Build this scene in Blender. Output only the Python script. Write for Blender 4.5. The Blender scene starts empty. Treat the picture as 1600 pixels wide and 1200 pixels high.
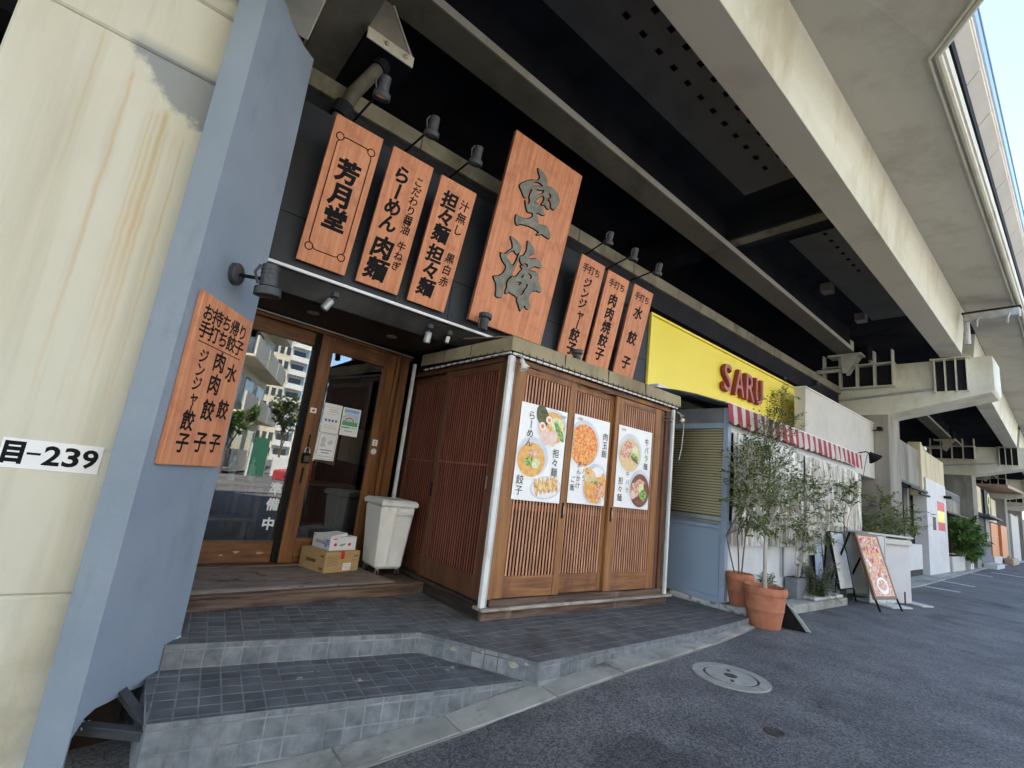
import bpy, bmesh, math, random
from mathutils import Vector, Matrix, noise
random.seed(7)
SC = bpy.context.scene
COL = SC.collection
rad = math.radians

# ------------------------------------------------------------------ camera
cd = bpy.data.cameras.new('camera')
cam = bpy.data.objects.new('camera', cd)
COL.objects.link(cam)
SC.camera = cam
cd.sensor_width = 36.0
cd.lens = 17.062
cd.clip_start = 0.02
cd.clip_end = 2000
RW = ((0.762599, -0.636023, 0.117972), (0.217392, 0.080220, -0.972782), (0.609248, 0.767489, 0.199442))
cam.matrix_world = Matrix((
    (RW[0][0], -RW[1][0], -RW[2][0], 0.0),
    (RW[0][1], -RW[1][1], -RW[2][1], 0.0),
    (RW[0][2], -RW[1][2], -RW[2][2], 1.12),
    (0, 0, 0, 1)))

# ------------------------------------------------------------------ light
SUN_AZ = 28.0      # degrees from +Y towards -X
SUN_EL = 55.0
sdir = Vector((-math.sin(rad(SUN_AZ)) * math.cos(rad(SUN_EL)), math.cos(rad(SUN_AZ)) * math.cos(rad(SUN_EL)), math.sin(rad(SUN_EL))))
world = bpy.data.worlds.new('World')
SC.world = world
world.use_nodes = True
wn = world.node_tree
bg = wn.nodes['Background']
sky = wn.nodes.new('ShaderNodeTexSky')
sky.sky_type = 'NISHITA'
sky.sun_disc = False
sky.sun_elevation = rad(SUN_EL)
sky.sun_rotation = math.atan2(sdir.x, sdir.y)
sky.air_density = 1.0
sky.dust_density = 0.1
sky.ozone_density = 1.4
wn.links.new(sky.outputs[0], bg.inputs[0])
bg.inputs[1].default_value = 0.125
sl = bpy.data.lights.new('sun', 'SUN')
sl.energy = 5.0
sl.angle = rad(0.5)
sl.color = (1.0, 0.90, 0.74)
so = bpy.data.objects.new('sun', sl)
COL.objects.link(so)
so.rotation_euler = sdir.to_track_quat('Z', 'Y').to_euler()
vs = SC.view_settings
vs.view_transform = 'Standard'
vs.look = 'None'
vs.gamma = 1
vs.exposure = 2.75
vs.use_curve_mapping = False
SC.cycles.max_bounces = 7
SC.cycles.diffuse_bounces = 4
SC.cycles.glossy_bounces = 3
SC.cycles.transparent_max_bounces = 10
SC.cycles.sample_clamp_indirect = 6
SC.cycles.use_denoising = True

# ------------------------------------------------------------------ materials
def rgb(c):
    return (c[0], c[1], c[2], 1)

def mat(name, col, col2=None, scale=4.0, stretch=(1, 1, 1), contrast=(0.35, 0.65), rough=0.6, rough2=None, metal=0.0,
        bump=0.0, bscale=None, bstretch=None, vary=0.0, dirt=None, dscale=1.2, dcut=(0.5, 0.75), spec=0.32, coord='pos', detail=6, emit=None):
    m = bpy.data.materials.new(name)
    m.use_nodes = True
    nt = m.node_tree
    N = nt.nodes
    L = nt.links
    b = N['Principled BSDF']
    if coord == 'pos':
        g = N.new('ShaderNodeNewGeometry'); src = g.outputs['Position']
    else:
        g = N.new('ShaderNodeTexCoord'); src = g.outputs['Object']
    def mapped(st):
        mp = N.new('ShaderNodeMapping')
        mp.inputs['Scale'].default_value = st
        L.new(src, mp.inputs[0])
        return mp.outputs[0]
    def nz(sc, st, de=detail, ro=0.55):
        n = N.new('ShaderNodeTexNoise')
        n.inputs['Scale'].default_value = sc
        n.inputs['Detail'].default_value = de
        n.inputs['Roughness'].default_value = ro
        L.new(mapped(st), n.inputs['Vector'])
        return n.outputs['Fac']
    def ramp(f, a, c, ca, cb):
        r = N.new('ShaderNodeValToRGB')
        r.color_ramp.elements[0].position = a
        r.color_ramp.elements[1].position = c
        r.color_ramp.elements[0].color = rgb(ca)
        r.color_ramp.elements[1].color = rgb(cb)
        L.new(f, r.inputs[0])
        return r.outputs[0]
    out = None
    if col2 is not None:
        f = nz(scale, stretch)
        out = ramp(f, contrast[0], contrast[1], col, col2)
        r = N.new('ShaderNodeMapRange')
        r.inputs[1].default_value = 0.3; r.inputs[2].default_value = 0.7
        r.inputs[3].default_value = rough
        r.inputs[4].default_value = rough2 if rough2 is not None else min(1, rough + 0.12)
        L.new(f, r.inputs[0]); L.new(r.outputs[0], b.inputs['Roughness'])
    else:
        b.inputs['Roughness'].default_value = rough
        rg = N.new('ShaderNodeRGB'); rg.outputs[0].default_value = rgb(col); out = rg.outputs[0]
    if dirt is not None:
        f = nz(dscale, (1, 1, 0.35), 8, 0.65)
        fm = N.new('ShaderNodeMapRange')
        fm.inputs[1].default_value = dcut[0]; fm.inputs[2].default_value = dcut[1]
        L.new(f, fm.inputs[0])
        mx = N.new('ShaderNodeMix'); mx.data_type = 'RGBA'
        L.new(fm.outputs[0], mx.inputs[0]); L.new(out, mx.inputs[6]); mx.inputs[7].default_value = rgb(dirt)
        out = mx.outputs[2]
    if vary > 0:
        oi = N.new('ShaderNodeObjectInfo')
        mr = N.new('ShaderNodeMapRange')
        mr.inputs[3].default_value = 1 - vary; mr.inputs[4].default_value = 1 + vary
        L.new(oi.outputs['Random'], mr.inputs[0])
        mx = N.new('ShaderNodeVectorMath'); mx.operation = 'SCALE'
        L.new(out, mx.inputs[0]); L.new(mr.outputs[0], mx.inputs['Scale'])
        out = mx.outputs[0]
    L.new(out, b.inputs['Base Color'])
    b.inputs['Metallic'].default_value = metal
    b.inputs['Specular IOR Level'].default_value = spec
    if bump > 0:
        f = nz(bscale or scale * 4, bstretch or stretch, 8, 0.6)
        bp = N.new('ShaderNodeBump')
        bp.inputs['Strength'].default_value = 1.0
        bp.inputs['Distance'].default_value = bump
        L.new(f, bp.inputs['Height']); L.new(bp.outputs[0], b.inputs['Normal'])
    if emit:
        b.inputs['Emission Color'].default_value = rgb(emit[0]); b.inputs['Emission Strength'].default_value = emit[1]
    return m

M = {}
M['asphalt'] = None
M['concrete'] = mat('concrete', (0.39, 0.38, 0.31), (0.49, 0.48, 0.40), 1.3, (1, 1, 0.5), rough=0.85, bump=0.004, bscale=14, dirt=(0.24, 0.225, 0.18), dscale=0.7, dcut=(0.52, 0.78))
M['concrete_grey'] = mat('weathered_grey_concrete', (0.19, 0.18, 0.155), (0.34, 0.315, 0.265), 1.6, (1, 1, 0.25), rough=0.9, bump=0.005, bscale=16, dirt=(0.12, 0.115, 0.10), dscale=1.5, dcut=(0.5, 0.72))
M['soffit'] = mat('painted_soffit_concrete', (0.48, 0.465, 0.395), (0.56, 0.545, 0.465), 0.5, (0.25, 1, 1), rough=0.85, bump=0.004, bscale=9, dirt=(0.36, 0.33, 0.27), dscale=0.9, dcut=(0.5, 0.75))
M['girder'] = mat('painted_steel_girder', (0.58, 0.575, 0.475), (0.68, 0.675, 0.575), 0.9, (0.35, 1, 2.5), rough=0.62, bump=0.002, bscale=20, dirt=(0.42, 0.36, 0.24), dscale=1.4, dcut=(0.50, 0.78))
M['shaded_girder'] = mat('shaded_girder_steel', (0.14, 0.130, 0.098), (0.19, 0.175, 0.138), 0.9, (0.35, 1, 2.5), rough=0.8, spec=0.15, dirt=(0.09, 0.085, 0.065), dscale=1.3)  # girder paint with the shade of the underside put into its colour
M['beam_old'] = mat('old_yellowish_concrete', (0.17, 0.155, 0.11), (0.24, 0.22, 0.165), 3, rough=0.9, bump=0.003, bscale=20, dirt=(0.09, 0.08, 0.06), dscale=3, dcut=(0.5, 0.7))
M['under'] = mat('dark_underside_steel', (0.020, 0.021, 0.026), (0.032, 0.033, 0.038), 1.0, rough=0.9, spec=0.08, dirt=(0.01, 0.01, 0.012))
M['under_panel'] = mat('grey_underside_panel', (0.13, 0.13, 0.13), (0.165, 0.165, 0.162), 2.0, rough=0.75)
M['pipe_grime'] = mat('grimy_pipe', (0.10, 0.09, 0.07), (0.16, 0.145, 0.115), 6, rough=0.7, dirt=(0.05, 0.045, 0.035), dscale=4)
M['mortar'] = mat('yellowish_mortar', (0.26, 0.25, 0.17), (0.36, 0.35, 0.26), 20, rough=0.9)
M['black_wood'] = mat('blackened_wood', (0.022, 0.016, 0.013), (0.05, 0.036, 0.028), 5, (6, 0.6, 8), rough=0.7, bump=0.002, bscale=20, dirt=(0.12, 0.10, 0.085), dscale=5, dcut=(0.66, 0.8))
M['black'] = mat('matt_black', (0.007, 0.007, 0.008), rough=0.7, spec=0.2)
M['hole'] = mat('hole_black', (0.006, 0.006, 0.006), rough=1.0, spec=0.1)
M['parapet'] = mat('parapet_panel_paint', (0.40, 0.385, 0.35), (0.47, 0.455, 0.42), 1.2, rough=0.6, dirt=(0.3, 0.28, 0.24), dscale=1.5, dcut=(0.6, 0.8))
M['white_metal'] = mat('white_painted_metal', (0.62, 0.62, 0.60), (0.72, 0.72, 0.70), 6, rough=0.4, dirt=(0.42, 0.38, 0.31), dscale=4, dcut=(0.6, 0.8))
M['blue_steel'] = mat('blue_grey_painted_steel', (0.205, 0.245, 0.295), (0.235, 0.275, 0.325), 2.2, rough=0.5, bump=0.0035, bscale=16, dirt=(0.15, 0.18, 0.215), dscale=3.2, dcut=(0.56, 0.80))
M['fascia'] = mat('charcoal_metal_panel', (0.016, 0.019, 0.025), (0.024, 0.028, 0.035), 3, rough=0.5, rough2=0.62, spec=0.35, bump=0.0006, bscale=14)
M['soffit_black'] = mat('black_soffit_panel', (0.006, 0.006, 0.007), rough=0.45, spec=0.3)
M['brushed'] = mat('brushed_dark_steel', (0.06, 0.06, 0.058), (0.17, 0.165, 0.155), 2.0, (1.0, 1, 1), rough=0.38, metal=0.8)
M['sign_wood'] = mat('reddish_sign_board', (0.46, 0.155, 0.066), (0.70, 0.315, 0.165), 5.0, (6.0, 0.35, 1), contrast=(0.25, 0.75), rough=0.5, bump=0.0006, bscale=30, bstretch=(3, 0.2, 1), coord='obj', vary=0.06, dirt=(0.34, 0.11, 0.055), dscale=5, dcut=(0.5, 0.8))
M['sign_side'] = mat('sign_board_edge', (0.22, 0.075, 0.035), (0.32, 0.12, 0.06), 8, rough=0.6, coord='obj')
M['ink'] = mat('black_sign_lettering', (0.006, 0.006, 0.007), rough=0.7, spec=0.15)
M['verdigris'] = mat('grey_green_carved_letter', (0.13, 0.133, 0.112), (0.23, 0.23, 0.195), 12, rough=0.55, coord='obj', bump=0.001)
M['door_wood'] = mat('orange_brown_door_wood', (0.11, 0.042, 0.014), (0.23, 0.098, 0.032), 5, (5, 5, 0.35), rough=0.42, rough2=0.6, bump=0.0008, bscale=24, bstretch=(6, 6, 0.3), dirt=(0.05, 0.022, 0.012), dscale=2.5, dcut=(0.52, 0.75))
M['door_wood_h'] = mat('door_wood_rail', (0.10, 0.038, 0.014), (0.21, 0.09, 0.030), 5, (0.4, 5, 6), rough=0.42, rough2=0.6, bump=0.0008, bscale=24, bstretch=(0.3, 6, 6), dirt=(0.08, 0.034, 0.016), dscale=3, dcut=(0.5, 0.72))
M['lattice_wood'] = mat('lattice_frame_wood', (0.17, 0.074, 0.028), (0.38, 0.18, 0.068), 4, (6, 6, 0.4), contrast=(0.3, 0.7), rough=0.55, bump=0.001, bscale=20, bstretch=(7, 7, 0.4), dirt=(0.15, 0.06, 0.026), dscale=2.6, dcut=(0.52, 0.72))
M['lattice_wood_h'] = mat('lattice_rail_wood', (0.15, 0.064, 0.028), (0.33, 0.15, 0.062), 4, (0.5, 6, 7), rough=0.55, bump=0.001, bscale=20, bstretch=(0.4, 7, 7), dirt=(0.12, 0.05, 0.025), dscale=4, dcut=(0.5, 0.7))
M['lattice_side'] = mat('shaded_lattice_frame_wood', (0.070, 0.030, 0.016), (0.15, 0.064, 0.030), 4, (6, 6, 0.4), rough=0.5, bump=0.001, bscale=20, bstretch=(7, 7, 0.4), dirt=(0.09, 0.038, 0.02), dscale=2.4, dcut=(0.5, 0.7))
M['slat_wood'] = mat('lattice_slat_wood', (0.36, 0.155, 0.085), (0.58, 0.30, 0.18), 6, (5, 5, 0.5), rough=0.55, vary=0.16)
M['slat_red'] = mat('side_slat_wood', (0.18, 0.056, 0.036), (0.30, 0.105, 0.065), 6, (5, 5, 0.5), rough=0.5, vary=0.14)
M['lattice_back'] = mat('dark_lattice_backing', (0.018, 0.007, 0.005), rough=0.6, spec=0.2)
M['old_wood'] = mat('weathered_dark_wood', (0.060, 0.036, 0.026), (0.17, 0.115, 0.085), 3, (0.8, 5, 9), rough=0.75, bump=0.003, bscale=14, bstretch=(0.7, 7, 10), dirt=(0.27, 0.22, 0.18), dscale=5, dcut=(0.62, 0.8))
M['sill_wood'] = mat('worn_sill_wood', (0.20, 0.165, 0.135), (0.42, 0.38, 0.33), 5, (0.7, 6, 6), rough=0.75, bump=0.002, bscale=22, bstretch=(0.7, 7, 7), dirt=(0.13, 0.075, 0.05), dscale=4, dcut=(0.5, 0.7))
M['mat'] = mat('worn_brown_doormat', (0.17, 0.14, 0.122), (0.26, 0.22, 0.20), 4.5, (1.3, 3, 1), rough=0.95, bump=0.005, bscale=40, dirt=(0.055, 0.042, 0.036), dscale=7, dcut=(0.58, 0.7))
M['tile'] = mat('slate_grey_tile', (0.070, 0.076, 0.084), (0.135, 0.142, 0.150), 6, rough=0.42, rough2=0.75, bump=0.0022, bscale=34, vary=0.15, dirt=(0.17, 0.175, 0.18), dscale=2.2, dcut=(0.52, 0.80))
M['tile_dirty'] = mat('worn_brownish_tile', (0.072, 0.073, 0.076), (0.130, 0.130, 0.131), 5, rough=0.6, rough2=0.85, bump=0.002, bscale=34, vary=0.13, dirt=(0.19, 0.185, 0.175), dscale=2.6, dcut=(0.50, 0.78))
M['riser_tile'] = mat('pale_slate_riser_tile', (0.100, 0.112, 0.125), (0.185, 0.198, 0.211), 14, rough=0.5, rough2=0.75, bump=0.003, bscale=45, vary=0.12, dirt=(0.30, 0.31, 0.31), dscale=4, dcut=(0.55, 0.8))
M['grout'] = mat('pale_grout', (0.17, 0.18, 0.186), (0.26, 0.27, 0.275), 7, rough=0.9, bump=0.001, bscale=60, dirt=(0.11, 0.11, 0.11), dscale=2.0, dcut=(0.46, 0.64))
M['kerb'] = mat('kerb_concrete', (0.25, 0.25, 0.22), (0.38, 0.375, 0.335), 3.2, rough=0.9, bump=0.005, bscale=22, vary=0.10, dirt=(0.12, 0.12, 0.10), dscale=3, dcut=(0.52, 0.7))
M['fabric'] = mat('khaki_awning_fabric', (0.26, 0.22, 0.135), (0.34, 0.29, 0.19), 2.5, rough=0.9, bump=0.003, bscale=7, dirt=(0.19, 0.15, 0.09), dscale=3)
M['rope'] = mat('dark_lashing_cord', (0.05, 0.045, 0.04), rough=0.9)
M['lamp'] = mat('charcoal_lamp_housing', (0.040, 0.043, 0.048), (0.060, 0.063, 0.068), 12, rough=0.4, coord='obj')
M['lens'] = mat('lamp_lens_glass', (0.35, 0.36, 0.38), rough=0.12, metal=0.6)
M['white_plastic'] = mat('white_bin_plastic', (0.72, 0.72, 0.69), (0.80, 0.80, 0.77), 4, rough=0.42, bump=0.0008, bscale=20, dirt=(0.52, 0.50, 0.44), dscale=5, dcut=(0.58, 0.80))
M['cardboard'] = mat('brown_cardboard', (0.40, 0.27, 0.125), (0.47, 0.33, 0.165), 8, (1, 1, 6), rough=0.85, coord='obj')
M['white_card'] = mat('white_printed_carton', (0.66, 0.67, 0.72), (0.74, 0.75, 0.79), 5, rough=0.6, coord='obj')
M['paper'] = mat('white_paper', (0.76, 0.76, 0.74), (0.82, 0.82, 0.80), 6, rough=0.6, coord='obj')
M['poster'] = mat('white_poster', (0.80, 0.80, 0.80), (0.86, 0.86, 0.86), 3, rough=0.35, coord='obj')
M['grey_print'] = mat('grey_print', (0.38, 0.38, 0.40), rough=0.7)
M['faint_print'] = mat('faint_grey_print', (0.55, 0.56, 0.58), rough=0.7)
M['red_print'] = mat('red_print', (0.60, 0.03, 0.05), rough=0.6)
M['blue_print'] = mat('blue_print', (0.10, 0.13, 0.42), rough=0.6)
M['green_print'] = mat('green_print', (0.10, 0.36, 0.16), rough=0.6)
M['sky_print'] = mat('pale_blue_print', (0.40, 0.55, 0.80), rough=0.6)
M['yellow_print'] = mat('pale_yellow_print', (0.75, 0.68, 0.30), rough=0.6)
M['brown_print'] = mat('brown_print', (0.13, 0.07, 0.03), rough=0.7)
M['white_print'] = mat('white_print', (0.78, 0.78, 0.78), rough=0.5)
M['metal'] = mat('scratched_steel', (0.40, 0.40, 0.40), rough=0.35, metal=0.9)
M['galv'] = mat('galvanised_steel', (0.36, 0.37, 0.37), (0.48, 0.49, 0.49), 9, rough=0.45, metal=0.6)
M['brass'] = mat('brass_lamp_shade', (0.45, 0.30, 0.12), rough=0.3, metal=0.9)
M['yellow'] = mat('yellow_painted_board', (0.80, 0.66, 0.07), (0.84, 0.71, 0.10), 1.6, rough=0.45, dirt=(0.68, 0.56, 0.08), dscale=1.6, dcut=(0.62, 0.85))
M['letter_red'] = mat('dark_red_letter_side', (0.20, 0.035, 0.025), (0.28, 0.055, 0.038), 6, rough=0.5, coord='obj')
M['letter_face'] = mat('pink_letter_face', (0.36, 0.11, 0.12), (0.42, 0.15, 0.15), 6, rough=0.45, coord='obj')
M['plaster'] = mat('cream_plaster_wall', (0.50, 0.485, 0.44), (0.56, 0.545, 0.50), 1.6, rough=0.85, bump=0.002, bscale=30, dirt=(0.42, 0.40, 0.35), dscale=1.2, dcut=(0.55, 0.8))
M['saru_blue'] = mat('pale_blue_painted_frame', (0.27, 0.34, 0.44), (0.33, 0.40, 0.50), 4, rough=0.5, dirt=(0.20, 0.22, 0.25), dscale=4, dcut=(0.6, 0.8))
M['saru_panel'] = mat('pale_blue_painted_panel', (0.27, 0.35, 0.46), (0.31, 0.39, 0.50), 2, rough=0.45)
M['saru_white'] = mat('off_white_painted_panel', (0.52, 0.54, 0.56), (0.60, 0.62, 0.63), 2.5, rough=0.55, dirt=(0.42, 0.42, 0.40), dscale=2)
M['stripe_red'] = mat('red_awning_stripe', (0.26, 0.035, 0.045), (0.35, 0.06, 0.07), 5, rough=0.85)
M['stripe_white'] = mat('grey_white_awning_stripe', (0.40, 0.38, 0.35), (0.52, 0.50, 0.46), 5, rough=0.85)
M['blind'] = mat('tan_blind_slat', (0.74, 0.62, 0.42), (0.82, 0.70, 0.50), 5, rough=0.6)
M['plinth'] = mat('peeling_white_plinth', (0.075, 0.065, 0.055), (0.50, 0.50, 0.47), 4.5, (1, 1, 1.6), contrast=(0.40, 0.52), rough=0.85, bump=0.006, bscale=14)
M['terracotta'] = mat('terracotta', (0.34, 0.125, 0.068), (0.47, 0.19, 0.11), 9, rough=0.8, bump=0.0015, bscale=30, dirt=(0.52, 0.30, 0.20), dscale=4, dcut=(0.6, 0.78), coord='pos')
M['soil'] = mat('potting_soil', (0.035, 0.026, 0.018), (0.07, 0.05, 0.035), 30, rough=1, bump=0.01, bscale=60)
M['zinc'] = mat('grey_planter', (0.14, 0.15, 0.165), (0.20, 0.21, 0.225), 4, rough=0.6)
M['bark'] = mat('pale_bark', (0.33, 0.31, 0.26), (0.48, 0.45, 0.38), 12, (1, 1, 0.4), rough=0.85, coord='obj')
M['bark_dark'] = mat('brown_bark', (0.10, 0.08, 0.06), (0.17, 0.13, 0.10), 12, rough=0.9)
M['gold'] = mat('beige_painted_wall', (0.55, 0.47, 0.30), (0.62, 0.55, 0.38), 2, (1, 1, 0.3), rough=0.8, dirt=(0.40, 0.33, 0.20), dscale=1.5)
M['lilac_white'] = mat('white_painted_wall', (0.52, 0.51, 0.50), (0.60, 0.59, 0.58), 1.5, rough=0.6)
M['orange_wall'] = mat('orange_painted_wall', (0.50, 0.17, 0.055), (0.60, 0.23, 0.085), 2, rough=0.6)
M['dark_wall'] = mat('dark_slate_wall', (0.075, 0.085, 0.10), (0.11, 0.12, 0.14), 2, rough=0.7)
M['room'] = mat('dark_interior_wall', (0.020, 0.016, 0.013), (0.035, 0.028, 0.022), 2, rough=0.85, spec=0.1)
M['table_wood'] = mat('interior_table_wood', (0.10, 0.055, 0.028), (0.16, 0.09, 0.045), 6, (0.4, 4, 4), rough=0.4)
M['line'] = mat('worn_white_road_paint', (0.38, 0.38, 0.37), (0.55, 0.55, 0.54), 14, rough=0.8)
M['cast'] = mat('rusty_cast_iron', (0.05, 0.042, 0.038), (0.11, 0.085, 0.07), 12, rough=0.75, metal=0.3, bump=0.003, bscale=60)
M['ring'] = mat('manhole_concrete', (0.27, 0.27, 0.25), (0.36, 0.355, 0.33), 6, rough=0.9, bump=0.002, bscale=40, dirt=(0.18, 0.17, 0.15), dscale=6, dcut=(0.55, 0.7))
M['bldg_cream'] = mat('apartment_cream_tiles', (0.62, 0.56, 0.42), (0.70, 0.64, 0.50), 0.5, rough=0.6)
M['bldg_white'] = mat('apartment_white_render', (0.66, 0.66, 0.64), (0.74, 0.74, 0.72), 0.5, rough=0.7)
M['bldg_grey'] = mat('apartment_grey_render', (0.20, 0.19, 0.18), (0.27, 0.26, 0.245), 0.5, rough=0.7)
M['bldg_brown'] = mat('office_brown_tiles', (0.28, 0.19, 0.13), (0.34, 0.24, 0.17), 0.6, rough=0.6)
M['window_dark'] = mat('dark_window_glass', (0.03, 0.04, 0.05), rough=0.1, spec=0.8)
M['green_fence'] = mat('green_hoarding', (0.03, 0.13, 0.08), rough=0.6)
M['car_red'] = mat('red_car_paint', (0.50, 0.05, 0.06), rough=0.25, spec=0.7)
M['rubber'] = mat('black_rubber', (0.02, 0.02, 0.02), rough=0.8)
M['soup'] = mat('orange_soup', (0.68, 0.33, 0.07), (0.80, 0.48, 0.16), 22, rough=0.4, coord='obj')
M['soup_pale'] = mat('beige_soup', (0.66, 0.46, 0.22), (0.76, 0.58, 0.33), 22, rough=0.4, coord='obj')
M['soup_dark'] = mat('dark_broth', (0.14, 0.05, 0.03), (0.26, 0.10, 0.06), 22, rough=0.4, coord='obj')
M['shrimp'] = mat('orange_red_topping', (0.70, 0.15, 0.035), (0.85, 0.46, 0.14), 34, contrast=(0.40, 0.58), rough=0.4, coord='obj')
M['meat'] = mat('pink_brown_meat', (0.50, 0.20, 0.12), (0.76, 0.52, 0.42), 30, contrast=(0.4, 0.6), rough=0.4, coord='obj')
M['pork'] = mat('pale_pink_pork', (0.70, 0.47, 0.40), (0.80, 0.62, 0.54), 16, rough=0.4, coord='obj')
M['herb'] = mat('green_topping', (0.07, 0.20, 0.03), (0.42, 0.55, 0.20), 45, contrast=(0.42, 0.58), rough=0.5, coord='obj')
M['seaweed'] = mat('dark_green_seaweed', (0.05, 0.065, 0.03), (0.17, 0.16, 0.07), 20, rough=0.6, coord='obj')
M['noodle'] = mat('pale_green_topping', (0.60, 0.62, 0.28), (0.78, 0.78, 0.55), 40, contrast=(0.4, 0.6), rough=0.5, coord='obj')
M['bowl'] = mat('pale_blue_grey_bowl', (0.50, 0.54, 0.63), (0.66, 0.69, 0.75), 4, rough=0.3, coord='obj')
M['bowl_rim'] = mat('white_bowl_rim', (0.78, 0.78, 0.80), rough=0.3)
M['egg'] = mat('egg_white', (0.80, 0.76, 0.68), rough=0.4)
M['yolk'] = mat('egg_yolk', (0.82, 0.22, 0.04), rough=0.4)
M['gyoza'] = mat('fried_dumpling', (0.55, 0.25, 0.06), (0.82, 0.62, 0.32), 26, (1, 1, 1), contrast=(0.35, 0.6), rough=0.5, coord='obj')

def leaf_mat(name, a, b, c):
    m = bpy.data.materials.new(name); m.use_nodes = True
    nt = m.node_tree; N = nt.nodes; L = nt.links
    bs = N['Principled BSDF']
    g = N.new('ShaderNodeNewGeometry')
    r = N.new('ShaderNodeValToRGB')
    r.color_ramp.elements[0].color = rgb(a); r.color_ramp.elements[1].color = rgb(c)
    e = r.color_ramp.elements.new(0.6); e.color = rgb(b)
    L.new(g.outputs['Random Per Island'], r.inputs[0]); L.new(r.outputs[0], bs.inputs['Base Color'])
    bs.inputs['Roughness'].default_value = 0.5
    tr = N.new('ShaderNodeBsdfTranslucent'); L.new(r.outputs[0], tr.inputs[0])
    mx = N.new('ShaderNodeMixShader'); mx.inputs[0].default_value = 0.25
    L.new(bs.outputs[0], mx.inputs[1]); L.new(tr.outputs[0], mx.inputs[2])
    L.new(mx.outputs[0], N['Material Output'].inputs[0])
    return m
M['leaf'] = leaf_mat('olive_green_leaf', (0.045, 0.085, 0.018), (0.10, 0.155, 0.040), (0.28, 0.28, 0.08))
M['leaf_bright'] = leaf_mat('fresh_green_leaf', (0.05, 0.11, 0.02), (0.09, 0.18, 0.03), (0.16, 0.25, 0.06))
M['leaf_fern'] = leaf_mat('fern_green_leaf', (0.045, 0.08, 0.035), (0.08, 0.13, 0.05), (0.13, 0.17, 0.08))

def glass_mat(name, tint, ior=1.9, rough=0.0):
    m = bpy.data.materials.new(name); m.use_nodes = True
    nt = m.node_tree; N = nt.nodes; L = nt.links
    N.remove(N['Principled BSDF'])
    t = N.new('ShaderNodeBsdfTransparent'); t.inputs[0].default_value = rgb(tint)
    g = N.new('ShaderNodeBsdfGlossy'); g.inputs['Roughness'].default_value = rough; g.inputs[0].default_value = (0.95, 0.97, 1, 1)
    f = N.new('ShaderNodeFresnel'); f.inputs[0].default_value = ior
    mx = N.new('ShaderNodeMixShader')
    L.new(f.outputs[0], mx.inputs[0]); L.new(t.outputs[0], mx.inputs[1]); L.new(g.outputs[0], mx.inputs[2])
    L.new(mx.outputs[0], N['Material Output'].inputs[0])
    return m
M['glass'] = glass_mat('door_glass', (0.78, 0.80, 0.80), 1.9)
M['glass_dull'] = glass_mat('side_window_glass', (0.96, 0.97, 0.95), 1.5, 0.03)
M['barrier'] = glass_mat('pale_blue_noise_barrier', (0.35, 0.50, 0.85), 1.6, 0.1)

def vinyl_mat():
    # crumpled clear vinyl sheet; wrinkle highlights are painted into its colour ramp
    m = bpy.data.materials.new('crumpled_clear_vinyl'); m.use_nodes = True
    nt = m.node_tree; N = nt.nodes; L = nt.links
    b = N['Principled BSDF']
    b.inputs['Base Color'].default_value = (0.62, 0.60, 0.53, 1)
    b.inputs['Roughness'].default_value = 0.16
    b.inputs['Specular IOR Level'].default_value = 0.8
    g = N.new('ShaderNodeNewGeometry')
    mp = N.new('ShaderNodeMapping'); mp.inputs['Scale'].default_value = (1.6, 1, 0.28)
    L.new(g.outputs['Position'], mp.inputs[0])
    n = N.new('ShaderNodeTexNoise'); n.inputs['Scale'].default_value = 6; n.inputs['Detail'].default_value = 3; n.inputs['Distortion'].default_value = 1.2
    L.new(mp.outputs[0], n.inputs['Vector'])
    bp = N.new('ShaderNodeBump'); bp.inputs['Distance'].default_value = 0.12; bp.inputs['Strength'].default_value = 1
    L.new(n.outputs['Fac'], bp.inputs['Height']); L.new(bp.outputs[0], b.inputs['Normal'])
    rr = N.new('ShaderNodeValToRGB')
    rr.color_ramp.elements[0].position = 0.35; rr.color_ramp.elements[1].position = 0.62
    rr.color_ramp.elements[0].color = (0.24, 0.22, 0.17, 1); rr.color_ramp.elements[1].color = (0.86, 0.84, 0.78, 1)
    L.new(n.outputs['Fac'], rr.inputs[0]); L.new(rr.outputs[0], b.inputs['Base Color'])
    t = N.new('ShaderNodeBsdfTransparent')
    mx = N.new('ShaderNodeMixShader'); mx.inputs[0].default_value = 0.80
    L.new(t.outputs[0], mx.inputs[1]); L.new(b.outputs[0], mx.inputs[2]); L.new(mx.outputs[0], N['Material Output'].inputs[0])
    return m
M['vinyl'] = vinyl_mat()

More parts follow.
